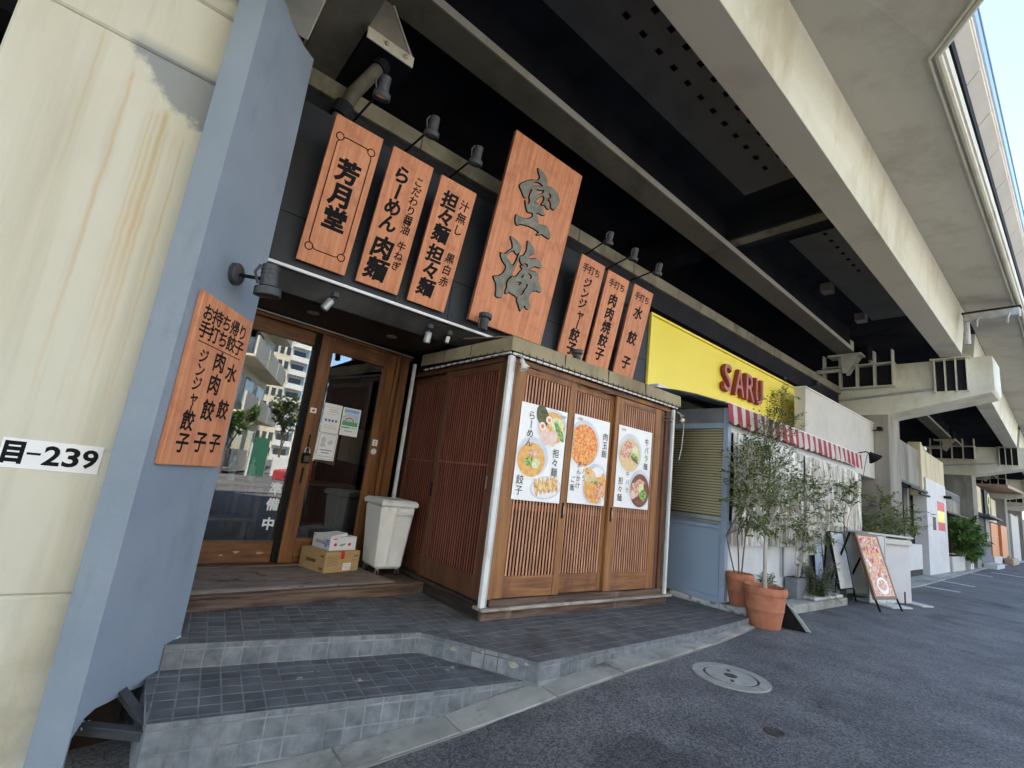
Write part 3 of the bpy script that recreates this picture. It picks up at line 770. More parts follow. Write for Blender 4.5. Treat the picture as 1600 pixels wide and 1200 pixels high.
# scraped mortar marks on the lower step
random.seed(21)
for (x, y, w) in ((1.46, 2.96, 0.05), (1.99, 2.99, 0.045), (2.07, 2.92, 0.06), (1.15, 3.1, 0.03)):
    mb = MB()
    for k in range(7):
        a = random.uniform(0, 6.28); l = random.uniform(0.3, 1.0) * w; cx_, cy_ = x + random.uniform(-w, w) * 0.6, y + random.uniform(-w, w) * 0.6
        d = Vector((math.cos(a), math.sin(a))); n_ = Vector((-d.y, d.x)); q_ = random.uniform(0.002, 0.006)
        pts = [(cx_ - d.x * l * 0.5, cy_ - d.y * l * 0.5), (cx_ + n_.x * q_, cy_ + n_.y * q_), (cx_ + d.x * l * 0.5, cy_ + d.y * l * 0.5), (cx_ - n_.x * q_, cy_ - n_.y * q_)]
        mb.add([(p[0], p[1], LZ + 0.0014 + 0.0001 * k) for p in pts], [(0, 3, 2, 1)])
    mb.build('mortar_mark', 'line', lower)
# broken edge tiles showing pale bedding on the short return riser
for (t_, h_, w_) in ((0.30, 0.05, 0.05), (0.55, 0.025, 0.03), (0.80, 0.055, 0.07), (0.90, 0.03, 0.03)):
    c_ = Vector((U1[0] + (U2[0] - U1[0]) * t_, U1[1] + (U2[1] - U1[1]) * t_, -h_)); d_ = (Vector((U2[0], U2[1], 0)) - Vector((U1[0], U1[1], 0))).normalized(); nn2 = Vector((d_.y, -d_.x, 0)) * 0.0045
    mb = MB(); mb.add([c_ + nn2 + d_ * w_ * 0.5 * math.cos(a) * (1 + 0.25 * math.sin(3 * a + t_ * 9)) + Vector((0, 0, 1)) * w_ * 0.28 * math.sin(a) for a in [k * 0.6283 for k in range(10)]], [tuple(range(10))])
    mb.build('broken_patch', 'mortar', upper)

# gravel and weeds caught in the gap along the kerb
mb = MB()
for i in range(420):
    x = random.choice([random.uniform(2.5, 4.9), random.uniform(1.9, 3.2), random.uniform(3.6, 5.6)])
    y = ip(KI, x) - random.uniform(-0.005, 0.03); s = random.uniform(0.002, 0.006)
    c = Vector((x, y, zs(x) + 0.016))
    mb.add([c + Vector((random.uniform(-s, s), random.uniform(-s, s), random.uniform(0, s))) for _ in range(4)], [(0, 1, 2), (0, 2, 3), (0, 3, 1), (1, 3, 2)])
tag(mb.build('gravel', 'ring'), 'loose grit caught along the kerb below the tiled deck', 'gravel', kind='stuff')

# ------------------------------------------------------------------ wooden platform and doormat
plat = sempty('wooden_platform')
mb = MB(); mb.prism([(0.45, 4.06), (2.60, 4.262), (2.60, 5.3), (0.2, 5.3)], 0.0, 0.088)
mb.build('platform_deck', 'old_wood', plat)
mb = MB(); mb.hexa([(0.45, 4.038, 0.082), (2.60, 4.238, 0.082), (2.60, 4.33, 0.082), (0.45, 4.13, 0.082)], [(0.45, 4.04, 0.104), (2.60, 4.242, 0.104), (2.60, 4.33, 0.104), (0.45, 4.13, 0.104)])
mb.build('nosing_board', 'old_wood', plat, bevel=0.006)
mb = MB(); mb.prism([(0.45, 4.052), (2.60, 4.252), (2.60, 4.262), (0.45, 4.062)], 0.001, 0.081)
mb.build('riser_board', 'old_wood', plat, bevel=0.003)
mb = MB(); nn = 26
g2 = []
for i in range(nn + 1):
    for j in range(9):
        u = i / nn; v = j / 8
        x0, y0 = 0.45 + u * 1.86, 4.10 + u * 0.175 + 0.012 * noise.noise(Vector((u * 9, 0, 3)))
        xx = x0 - v * 0.02 * (1 - u) - 0.0 ; yy = y0 + v * (5.02 - y0)
        if u == 1: xx = 2.31 + v * -0.12
        g2.append((xx, yy, 0.106 + 0.006 * noise.noise(Vector((xx * 5, yy * 5, 0))) + 0.004))
mb.v = [Vector(p) for p in g2]
for i in range(nn):
    for j in range(8):
        a = i * 9 + j; mb.f.append([a, a + 9, a + 10, a + 1]); mb.mi.append(0)
o = mb.build('doormat', 'mat', smooth=True)
sd = o.modifiers.new('thickness', 'SOLIDIFY'); sd.thickness = 0.009; sd.offset = -1
tag(o, 'long worn brown doormat covering the wooden platform before the glass doors', 'doormat')

# ------------------------------------------------------------------ manhole
t = thing('manhole', 'round concrete manhole cover with dark centre and ring set in the asphalt', 'manhole', (3.91, 1.91, zs(3.9)))
mb = MB(); mb.lathe([(0.272, -0.05), (0.272, 0.003), (0.268, 0.006), (0.196, 0.006), (0.193, -0.004), (0.193, -0.05)], n=48); mb.f = mb.f[:-1]; mb.mi = mb.mi[:-1]
mb.build('concrete_ring', 'ring', t, world=False)
mb = MB(); mb.lathe([(0.193, -0.03), (0.193, 0.000), (0.180, 0.001)], n=48); mb.build('iron_rim', 'cast', t, world=False)
mb = MB(); mb.lathe([(0.176, -0.02), (0.176, 0.004), (0.173, 0.006)], n=48); mb.build('cover', 'ring', t, world=False)
mb = MB(); mb.lathe([(0.046, 0.0), (0.046, 0.008), (0.038, 0.010)], n=24); mb.build('centre_plug', 'cast', t, world=False)
for a in (0.6, 3.7):
    mb = MB(); mb.box(-0.022, 0.022, -0.012, 0.012, 0.004, 0.008)
    o = mb.build('lifting_slot', 'cast', t, world=False); o.location = (0.115 * math.cos(a), 0.115 * math.sin(a), 0); o.rotation_euler.z = a
t = thing('iron_cover', 'small rusty iron valve cover in the asphalt near the bottom edge', 'cover', (3.28, 1.34, zs(3.28)))
mb = MB(); mb.lathe([(0.055, -0.03), (0.055, 0.002), (0.050, 0.004), (0.046, 0.001), (0.0, 0.001)], n=28); mb.build('lid', 'cast', t, world=False)
mb = MB()
for i in range(6):
    a = i * math.pi / 3; mb.box(0.02 * math.cos(a) - 0.006, 0.02 * math.cos(a) + 0.006, 0.02 * math.sin(a) - 0.006, 0.02 * math.sin(a) + 0.006, 0.0, 0.004)
mb.build('tread_pattern', 'cast', t, world=False)

# parking bay lines and repair patch
for (a, b) in [((15.2, 2.93), (15.35, 2.35)), ((18.1, 3.1), (17.95, 2.45)), ((24.7, 3.45), (24.4, 2.85)), ((28, 3.3), (28, 1.8)), ((36, 3.0), (36, 1.5)), ((44, 3.0), (44, 1.5))]:
    mb = MB(); w = 0.09 if a[0] < 20 else 0.16
    mb.prism([(a[0] - w, a[1]), (b[0] - w, b[1]), (b[0] + w, b[1]), (a[0] + w, a[1])], zs(10) - 0.05, zs(10) + 0.003)
    struct('parking_line', mb, 'line')

# ------------------------------------------------------------------ viaduct
YW = 0.015
def vy(x, y): return y + YW * (x - 14.0)
vg = 'spans and piers of the expressway viaduct'
via = thing('expressway_viaduct', 'cream steel and concrete expressway viaduct roofing the shops', 'viaduct')
def span(x0, x1, dy, dz=0.0, near=False):
    def sec(pts, name, m, z_near=0.0, bevel=0.0):
        mb = MB()
        a = [(x0, vy(x0, p[0]) + dy if near else p[0] + dy - 0.0, p[1] + dz + z_near) for p in pts]
        b = [(x1, (vy(x1, p[0]) if near else p[0] + 0.034 * (x1 - x0)) + dy, p[1] + dz) for p in pts]
        mb.hexa(a, b)
        return mb.build(name, m, via, bevel=bevel)
    sec([(1.86, 5.06), (2.215, 5.06), (2.30, 6.02), (1.76, 6.02)], 'box_girder', 'girder', 0.09)
    sec([(1.845, 5.045), (2.222, 5.045), (2.222, 5.068), (1.845, 5.068)], 'bottom_flange', 'soffit', 0.09)
    sec([(3.97, 5.40), (4.20, 5.40), (4.20, 6.04), (3.97, 6.04)], 'plate_girder', 'under', 0.11)  # upper web painted near black for shade
    sec([(3.87, 5.375), (4.24, 5.375), (4.24, 5.398), (3.87, 5.398)], 'bottom_flange', 'shaded_girder', 0.11)
    sec([(3.90, 5.400), (3.965, 5.400), (3.965, 5.53), (3.90, 5.53)], 'lit_web_strip', 'girder', 0.11)  # pale strip paints the light caught by the lower web
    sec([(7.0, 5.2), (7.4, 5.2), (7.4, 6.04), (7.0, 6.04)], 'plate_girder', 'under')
    return sec
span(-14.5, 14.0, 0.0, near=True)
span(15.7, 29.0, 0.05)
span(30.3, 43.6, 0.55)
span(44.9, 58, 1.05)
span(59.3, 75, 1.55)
# deck slab: cantilever soffit to the outer edge with the flare near the camera
def edge_y(x): return 0.874 + YW * (x - 14.0)
mb = MB()
def slab(x0, x1, ye0, ye1, yi0, yi1, z=0.0):
    mb.hexa([(x0, ye0, 5.90 + z), (x1, ye1, 5.90 + z), (x1, yi1, 6.03 + z), (x0, yi0, 6.03 + z)],
            [(x0, ye0, 6.28 + z), (x1, ye1, 6.28 + z), (x1, yi1, 6.5 + z), (x0, yi0, 6.5 + z)])
slab(5.62, 15.0, edge_y(5.62), edge_y(15), vy(5.62, 1.765), vy(15, 1.765))
slab(3.0, 5.62, -1.45, edge_y(5.62), vy(3.0, 1.765), vy(5.62, 1.765))
slab(-16, 3.0, -1.45, -1.45, vy(-16, 1.765), vy(3.0, 1.765))
slab(15.0, 29.7, 0.889, 1.38, 1.78, 2.28)
slab(29.7, 90, 1.38, 3.4, 2.28, 4.3)
mb.build('deck_overhang', 'soffit', via)
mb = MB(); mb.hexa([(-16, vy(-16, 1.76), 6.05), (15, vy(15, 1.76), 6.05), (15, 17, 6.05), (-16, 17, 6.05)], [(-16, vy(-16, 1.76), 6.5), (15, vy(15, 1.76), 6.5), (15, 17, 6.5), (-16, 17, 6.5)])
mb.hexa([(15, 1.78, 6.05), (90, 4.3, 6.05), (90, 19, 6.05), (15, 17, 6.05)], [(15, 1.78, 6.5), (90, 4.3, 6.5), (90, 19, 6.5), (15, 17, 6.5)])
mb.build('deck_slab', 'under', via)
# rounded drip edge along the overhang
lip = MB()
ep = [(-16, -1.42), (3.0, -1.42), (5.62, edge_y(5.62) + 0.02), (15, edge_y(15) + 0.02), (29.7, 1.40), (90, 3.42)]
for (a, b) in zip(ep, ep[1:]):
    lip.tube([(a[0], a[1], 5.905), (b[0], b[1], 5.905)], 0.034, 8)
    lip.bar((a[0], a[1] + 0.07, 5.90), (b[0], b[1] + 0.07, 5.90), 0.02, 0.03)
    lip.bar((a[0], a[1] - 0.028, 6.05), (b[0], b[1] - 0.028, 6.05), 0.05, 0.24)
lip.build('drip_edge', 'girder', via)
# sloped cladding panels, handrail pipe and blue barrier above the edge
def cy(x): return 0.69 + 0.016 * (x - 6.6)
x = -15.0
while x < 60:
    mb = MB()
    x1 = x + 0.87
    base = -2.2 if x1 < 3.4 else (cy(x) if x > 4.6 else cy(x) - 1.2)
    ya, yb = (cy(x), cy(x1)) if x > 4.3 else (-1.52, -1.52)
    if x > 29: ya += 0.019 * (x - 29); yb += 0.019 * (x1 - 29)
    mb.hexa([(x + 0.008, ya, 6.27), (x1 - 0.008, yb, 6.27), (x1 - 0.008, yb + 0.03, 6.27), (x + 0.008, ya + 0.03, 6.27)],
            [(x + 0.008, ya - 0.125, 6.42), (x1 - 0.008, yb - 0.125, 6.42), (x1 - 0.008, yb - 0.095, 6.42), (x + 0.008, ya - 0.095, 6.42)])
    mb.build('cladding_panel', 'parapet', via)
    x = x1
mb = MB()
for (xa, xb, ya, yb) in [(-16, 4.3, -1.5, -1.5), (4.3, 29, cy(4.3) + 0.02, cy(29) + 0.02), (29, 60, cy(29) + 0.02, cy(60) + 0.6)]:
    mb.hexa([(xa, ya, 6.2), (xb, yb, 6.2), (xb, yb + 0.2, 6.2), (xa, ya + 0.2, 6.2)], [(xa, ya - 0.08, 6.5), (xb, yb - 0.08, 6.5), (xb, yb + 0.2, 6.5), (xa, ya + 0.2, 6.5)])
mb.build('parapet_core', 'black', via)
for nm, mm, dz, dy, r in (('parapet_pipe', 'white_metal', 6.445, -0.135, 0.018), ('barrier_rail', 'blue_steel', 6.50, -0.15, 0.02), ('barrier_top_rail', 'blue_steel', 6.88, -0.17, 0.016)):
    mb = MB()
    mb.tube([(4.3, cy(4.3) + dy, dz), (29, cy(29) + dy, dz), (60, cy(60) + 0.58 + dy, dz)], r, 6)
    mb.tube([(-16, -1.5 + dy, dz), (4.3, -1.5 + dy, dz)], r, 6)
    mb.build(nm, mm, via)
mb = MB()
mb.hexa([(4.3, cy(4.3) - 0.16, 6.5), (29, cy(29) - 0.16, 6.5), (29, cy(29) - 0.15, 6.5), (4.3, cy(4.3) - 0.15, 6.5)], [(4.3, cy(4.3) - 0.175, 6.88), (29, cy(29) - 0.175, 6.88), (29, cy(29) - 0.165, 6.88), (4.3, cy(4.3) - 0.165, 6.88)])
mb.build('noise_barrier', 'barrier', via)
# grey ceiling panels between the girders with rows of anchor holes
for (xa, xb, ya, yb) in [(-6, 6.9, 2.36, 3.34), (8.7, 13.6, 2.42, 3.38)]:
    mb = MB(); mb.hexa([(xa, vy(xa, ya) + 0.1, 6.03), (xb, ya - 0.02, 6.03), (xb, yb, 6.03), (xa, yb, 6.03)], [(xa, vy(xa, ya) + 0.1, 6.048), (xb, ya - 0.02, 6.048), (xb, yb, 6.048), (xa, yb, 6.048)])
    mb.build('ceiling_panel', 'under_panel', via)
hb = MB(); hb.box(-0.042, 0.042, -0.028, 0.028, -0.004, 0.004)
first = None
for row, yy, off in ((0, 2.83, 0.0), (1, 2.585, 0.31)):
    for i in range(36):
        x = 0.2 + off * 0.5 + i * 0.297
        if 6.6 < x < 8.75 or x > 13.4: continue
        if first is None:
            first = hb.build('anchor_hole', 'hole', via); o = first
        else:
            o = first.copy(); COL.objects.link(o)
        o.location = (x, yy, 6.028)
mb = MB(); mb.box(7.35, 7.80, 2.25, 3.93, 5.62, 6.04); mb.build('cross_girder', 'under', via)
mb = MB(); mb.box(7.40, 7.62, 2.25, 3.93, 5.60, 5.618); mb.build('cross_girder_flange', 'beam_old', via)
mb = MB(); mb.box(7.35, 7.80, 4.3, 6.98, 5.62, 6.04); mb.build('cross_girder', 'under', via)
for (x, y) in ((10.98, 3.5), (13.08, 3.47)):
    mb = MB(); mb.box(x - 0.12, x + 0.12, y - 0.1, y + 0.1, 5.86, 6.04); mb.build('junction_box', 'concrete_grey', via)

def pier(x0, dy, label, first=False):
    t = thing('viaduct_pier', label, 'pier', (x0 + 0.48, 3.9 + dy, zs(x0)), 'concrete piers carrying the viaduct')
    m = 'pier' if first else 'concrete'
    x1 = x0 + 0.96
    yf = 3.30 + dy
    mb = MB()
    if first:
        mb.box(x0, x1, yf, yf + 1.35, -0.7, 0.329); mb.box(x0, x1, yf, yf + 1.35, 0.333, 3.283); mb.box(x0 + 0.01, x1 - 0.01, yf + 0.012, yf + 1.34, 0.3, 3.30); mb.box(x0, x1, yf, yf + 1.35, 3.296, 3.765)
        mb.build('column', m, t, bevel=0.012)
    else:
        mb.prism([(x0, yf + 0.015), (x0 + 0.015, yf), (x1 - 0.015, yf), (x1, yf + 0.015), (x1, yf + 1.35), (x0, yf + 1.35)], zs(x0) - 0.3, 3.83)
        mb.build('column', 'concrete_grey', t)
    mb = MB()
    mb.prism_x([(yf, 3.768 if first else 3.832), (yf - 0.05, 3.85), (1.46 + dy, 4.26), (1.41 + dy, 4.32), (1.41 + dy, 5.06), (1.43 + dy, 5.08), (9.5 + dy, 5.08), (9.5 + dy, 4.0), (6.6 + dy, 3.8)], x0, x1)
    mb.build('crossbeam', 'pier' if first else 'girder', t, bevel=0.012)
    if first:
        mb = MB(); mb.prism_x([(3.35, 3.98), (1.41, 4.28), (1.41, 5.06), (3.35, 5.06)], 0.135, 0.46); mb.build('crossbeam', 'concrete', t, bevel=0.01)
        mb = MB(); mb.box(0.64, 1.0, 3.3, 7.0, 5.05, 5.3); mb.build('bearing_ledge', 'concrete_grey', t)
        return t
    xs = x0 - 0.002
    for k in range(4):
        y = 1.82 + 0.185 * k + dy
        mb = MB(); mb.box(xs - 0.12, xs, y, y + 0.02, 4.31, 5.06); mb.build('stiffener_rib', 'girder', t)
    mb = MB(); mb.box(xs - 0.14, xs, 1.76 + dy, 2.45 + dy, 5.062, 5.09); mb.build('stiffener_cap', 'girder', t)
    mb = MB(); mb.box(xs - 0.006, xs - 0.001, 1.83 + dy, 2.38 + dy, 4.34, 5.05); mb.build('stiffener_shade', 'under', t)  # thin dark sheet paints the shade between the stiffener ribs
    for k in range(5):
        y = 3.13 + 0.37 * k + dy
        mb = MB(); mb.box(xs - 0.22, xs, y, y + 0.025, 4.52, 5.07 if k > 1 else 5.07); mb.build('grid_rib', 'girder', t)
    mb = MB(); mb.box(xs - 0.24, xs, 3.10 + dy, 4.65 + dy, 4.495, 4.518); mb.build('grid_shelf', 'girder', t)
    mb = MB(); mb.box(xs - 0.24, xs, 3.10 + dy, 4.65 + dy, 5.072, 5.095); mb.build('grid_shelf', 'girder', t)
    mb = MB(); mb.box(xs - 0.006, xs - 0.001, 3.16 + dy, 4.6 + dy, 4.52, 5.07); mb.build('grid_shade', 'under', t)  # thin dark sheet paints the shade between the grid ribs
    for y in (3.13, 3.50, 4.24, 4.61):
        mb = MB(); mb.box(xs - 0.22, xs - 0.02, y + dy, y + dy + 0.025, 5.096, 5.42); mb.build('grid_rib', 'girder', t)
    mb = MB(); mb.bar((xs - 0.05, 2.42 + dy, 4.40), (xs - 0.05, 4.5 + dy, 4.20), 0.05, 0.045); mb.build('cable_duct', 'galv', t)
    # bearing bracket under the end of the inner girder
    mb = MB(); mb.box(xs - 0.42, xs - 0.05, 3.72 + dy, 4.45 + dy, 5.31, 5.36)
    mb.prism_x([(3.78 + dy, 5.305), (4.05 + dy, 4.86), (4.12 + dy, 4.86), (4.16 + dy, 5.305)], xs - 0.40, xs - 0.37)
    mb.prism_x([(3.78 + dy, 5.305), (4.05 + dy, 4.86), (4.12 + dy, 4.86), (4.16 + dy, 5.305)], xs - 0.12, xs - 0.09)
    mb.box(xs - 0.34, xs - 0.1, 3.95 + dy, 4.1 + dy, 5.365, 5.75); mb.tube([(xs - 0.25, 4.1 + dy, 4.98), (xs - 0.25, 4.75 + dy, 4.98)], 0.05, 8)
    mb.build('bearing_bracket', 'girder', t)
    mb = MB(); mb.box(xs + 0.3, xs + 0.55, 1.9 + dy, 2.2 + dy, 5.09, 5.16); mb.build('bearing_pad', 'under', t)
    return t
pier(-0.83, 0.0, 'stained cream pier with rust runs beside the blue steel cover', True)
pier(14.34, 0.0, 'grey concrete pier standing between the white wall and the sloping concrete wall')
pier(29.1, 0.52, 'second far pier beyond the leafy bush in the tall planter')
pier(43.9, 1.02, 'third far pier behind the orange wall')
pier(58.6, 1.55, 'farthest pier at the end of the shop row')

# utility bracket and downpipe under the overhang by the first far pier
t = thing('utility_bracket', 'grey duct bracket with a downpipe under the deck overhang', 'duct', (13.3, 1.2, 5.65))
mb = MB(); mb.box(13.22, 13.38, 0.86, 1.70, 5.56, 5.74); mb.build('duct_box', 'galv', t, bevel=0.02)
mb = MB(); mb.box(13.20, 13.40, 0.84, 1.72, 5.742, 5.76); mb.build('duct_lid', 'under', t)
for y in (1.0, 1.45):
    mb = MB(); mb.tube([(13.15, y, 5.60), (13.12, y + 0.03, 5.5), (13.2, y + 0.05, 5.42)], 0.018, 6); mb.build('clamp', 'galv', t)
mb = MB(); mb.tube([(13.3, 1.66, 5.6), (13.3, 1.66, 5.08)], 0.05, 10); mb.build('downpipe', 'galv', t)

# bracket and pipe hanging at the near end of the inner girder
t = thing('seismic_bracket', 'cream bolted steel bracket hanging above the leftmost sign', 'bracket', (1.2, 4.0, 5.0))
mb = MB(); mb.box(0.985, 1.45, 3.95, 4.40, 4.885, 4.90); mb.build('base_plate', 'under', t)
mb = MB(); mb.box(0.985, 1.45, 3.935, 3.949, 4.885, 5.0); mb.build('bolted_lip', 'girder', t, bevel=0.003)
mb = MB(); mb.prism_y([(0.99, 5.002), (1.445, 5.002), (1.45, 5.06), (1.16, 5.45), (0.99, 5.45)], 3.99, 4.006); mb.build('gusset_plate', 'concrete_grey', t)
mb = MB(); mb.bar((1.452, 3.992, 5.0), (1.158, 3.992, 5.46), 0.03, 0.012); mb.build('gusset_edge', 'girder', t)
for x in (1.17, 1.36):
    mb = MB(); mb.lathe([(0.022, 0), (0.022, 0.03), (0.012, 0.032), (0.012, 0.045)], (x, 3.935, 4.94), 8, Matrix.Rotation(rad(90), 4, 'X')); mb.build('bolt', 'girder', t)
t = thing('drain_pipe', 'thick dirty drain pipe running down behind the leftmost sign', 'pipe', (1.1, 4.2, 4.5))
mb = MB(); mb.tube([(1.225, 4.12, 4.88), (1.15, 4.12, 4.72), (1.02, 4.12, 4.42), (0.95, 4.13, 4.15), (0.93, 4.2, 3.95)], 0.062, 14); mb.build('pipe', 'pipe_grime', t, smooth=True)
mb = MB(); mb.tube([(0.975, 4.12, 4.26), (0.945, 4.13, 4.13)], 0.088, 14); mb.build('collar', 'under', t)
mb = MB(); mb.tube([(1.226, 4.12, 4.884), (1.19, 4.12, 4.80)], 0.082, 14); mb.build('collar', 'under', t)
t = thing('bearing_block', 'stepped cream bearing block with ribs in the dark above the blue plate', 'bearing', (0.72, 4.75, 4.6))
mb = MB(); mb.box(0.64, 1.02, 4.62, 4.9, 4.50, 4.56); mb.box(0.62, 1.04, 4.60, 4.9, 4.58, 4.62); mb.box(0.66, 1.0, 4.64, 4.9, 4.1, 4.5); mb.build('block', 'girder', t)
for x in (0.70, 0.80, 0.90):
    mb = MB(); mb.prism_x([(4.64, 4.62), (4.9, 4.62), (4.9, 4.95), (4.8, 4.95)], x, x + 0.025); mb.build('rib', 'girder', t)

# concrete edge beam above the shop fronts
t = thing('edge_beam', 'old stained concrete beam running just above the row of signs', 'beam', (6, 4.2, 4.3))
x = 0.6
while x < 14:
    mb = MB(); mb.box(x + 0.004, min(x + 1.2, 14.2) - 0.004, 4.24, 4.6, 4.36, 4.54); mb.build('beam_block', 'beam_old', t, bevel=0.006); x += 1.2
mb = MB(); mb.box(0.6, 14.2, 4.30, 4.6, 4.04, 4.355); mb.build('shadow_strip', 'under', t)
# dark walls added to block outside light below the viaduct
mb = MB(); mb.box(-16, 90, 9.6, 9.9, -1, 6.04); mb.box(-16, -1.6, 4.4, 9.6, -1, 3.6)
tag(mb.build('wall', 'room'), 'added dark wall blocking light at the back under the viaduct', 'wall')

# ------------------------------------------------------------------ blue steel cover plate
u = Vector((0.601, 0.799, 0)); NP = Vector((0.164, 3.041, 0))
PF = frame(NP, u, (0, 0, 1))
t = thing('steel_cover', 'blue grey painted steel cover wrapping the pier beside the doors', 'steel plate', mtx=PF)
out = [(0.0, -0.50), (0.0, -0.22), (0.05, -0.16), (0.11, -0.142), (0.20, -0.150), (0.323, -0.152), (0.434, -0.170), (0.475, -0.150), (0.55, -0.150), (0.596, -0.142), (0.618, -0.099), (0.612, -0.03), (0.640, -0.006), (0.694, 0.0), (0.690, 0.8), (0.682, 2.0), (0.668, 3.39), (0.655, 4.055), (0.485, 4.0), (0.25, 4.0), (0.0, 4.0)]
mb = MB(); mb.hexa([(p[0], p[1], -0.014) for p in out], [(p[0], p[1], 0) for p in out]); mb.build('cover_plate', 'blue_steel', t, world=False)
mb = MB(); mb.box(-0.010, -0.0005, -0.6, 4.9, -0.16, -0.0); mb.build('flange', 'blue_steel', t, world=False)
mb = MB(); mb.box(-0.0, 0.012, -0.6, 5.05, -0.172, -0.16); mb.build('return_lip', 'blue_steel', t, world=False)
mb = MB(); mb.tube([(p[0] + 0.002, p[1] - 0.002, -0.001) for p in out[7:14]], 0.0085, 6); mb.build('torn_sealant_edge', 'white_metal', t, world=False)
mb = MB(); mb.tube([(p[0], p[1] - 0.001, -0.008) for p in out[1:8]], 0.005, 6); mb.build('torn_edge', 'concrete_grey', t, world=False)
t = thing('support_angle', 'two grey steel angles in the gap under the torn blue plate', 'steel brace', (0.25, 2.9, -0.2))
mb = MB(); mb.bar((0.165, 3.20, -0.245), (0.425, 2.93, -0.215), 0.010, 0.05); mb.bar((0.165, 3.19, -0.218), (0.425, 2.92, -0.188), 0.05, 0.007); mb.build('brace', 'lamp', t)
mb = MB(); mb.bar((0.31, 3.32, -0.12), (0.45, 2.91, -0.185), 0.045, 0.008); mb.bar((0.31, 3.32, -0.145), (0.45, 2.91, -0.21), 0.008, 0.045); mb.build('brace', 'lamp', t)
mb = MB()
for k in range(4): mb.tube([(0.20 + k * 0.018, 3.2, -0.22 + 0.03 * math.sin(j) ) if False else (0.16 + k * 0.02 + 0.02 * math.cos(j * 0.8), 3.15 + 0.01 * j, -0.24 + 0.03 * math.sin(j * 0.8)) for j in range(5)], 0.0025, 5)
tag(mb.build('cable_coil', 'white_metal'), 'thin pale cables coiled in the gap under the blue plate', 'cable')
mb = MB(); mb.box(0.135, 0.36, 3.42, 3.6, -0.7, -0.02)
tag(mb.build('dark_recess_wall', 'room'), 'dark foundation wall behind the gap under the blue plate', 'wall')

# number plate on the pier
t = thing('number_plate', 'white plate reading 目-239 on the cream pier', 'sign', mtx=frame((-0.395, 3.299, 0.914), (1, 0, 0), (0, 0, 1)))
mb = MB(); mb.box(0.016, 0.389, 0, 0.138, 0, 0.003); mb.build('plate', 'white_print', t, world=False)
mb = MB()
put(mb, '目', 0.063, 0.073, 0.108, bold=0.045, z=0.0035, thick=0.2, sx=0.86)
mb.box(0.110, 0.160, 0.067, 0.078, 0.003, 0.0045)
latin(mb, '2', 0.170, 0.234, 0.023, 0.118, 0.027, 0.0032, 0.002); latin(mb, '3', 0.243, 0.305, 0.023, 0.118, 0.027, 0.0032, 0.002); latin(mb, '9', 0.314, 0.376, 0.023, 0.118, 0.027, 0.0032, 0.002)
mb.build('lettering', 'ink', t, world=False)
# ------------------------------------------------------------------ noodle shop shell
shop = thing('noodle_shop', 'charcoal clad noodle shop front under the viaduct with glass sliding doors', 'shop building', (2.5, 5, 0))
def part(name, m, par, *boxes, bevel=0, smooth=False):
    mb = MB()
    for b in boxes: mb.box(*b)
    return mb.build(name, m, par, bevel=bevel, smooth=smooth)
# fascia panels
xs = [0.52, 1.75, 2.33, 2.95, 3.58, 4.20, 4.83, 5.66]
for a, b in zip(xs, xs[1:]):
    for (z0, z1) in ((2.63, 3.06), (3.066, 4.09)):
        if a < 1.8 and z0 > 3: z0 = 3.066
        part('fascia_panel', 'fascia', shop, (a + 0.003, b - 0.003, 4.10, 4.12, z0, z1))
part('fascia_core', 'black', shop, (0.5, 5.66, 4.13, 4.29, 2.62, 4.08))
mb = MB()
for a in xs[1:-1]:
    for z in (2.70, 3.0, 3.12, 3.5, 3.95):
        for dx in (-0.035, 0.035):
            mb.lathe([(0.006, 0), (0.006, 0.003)], (a + dx, 4.0985, z), 6, Matrix.Rotation(rad(90), 4, 'X'))
mb.build('panel_screw', 'black', shop)
part('trim_strip', 'white_print', shop, (0.55, 3.05, 4.070, 4.10, 2.600, 2.624))  # white colour paints the highlight along the metal edge
mb = MB(); mb.hexa([(0.5, 4.25, 2.452), (3.2, 4.25, 2.452), (3.2, 4.12, 2.598), (0.5, 4.12, 2.598)], [(0.5, 4.262, 2.456), (3.2, 4.262, 2.456), (3.2, 4.132, 2.604), (0.5, 4.132, 2.604)]); mb.build('sloped_band', 'brushed', shop)
part('soffit', 'soffit_black', shop, (0.3, 3.2, 4.262, 5.06, 2.45, 2.47))
HT = part('head_track', 'galv', shop, (0.3, 2.56, 5.015, 5.03, 2.427, 2.440))
# jambs and frame
FR = [part('jamb', 'door_wood', shop, (2.352, 2.40, 5.03, 5.16, 0.10, 2.42), bevel=0.004),
      part('jamb', 'door_wood', shop, (2.408, 2.50, 5.00, 5.20, 0.10, 2.42), bevel=0.004),
      part('door_head', 'door_wood_h', shop, (0.2, 2.56, 5.04, 5.19, 2.395, 2.425)),
      part('door_track', 'old_wood', shop, (0.2, 2.45, 4.99, 5.19, 0.09, 0.128), bevel=0.004)]
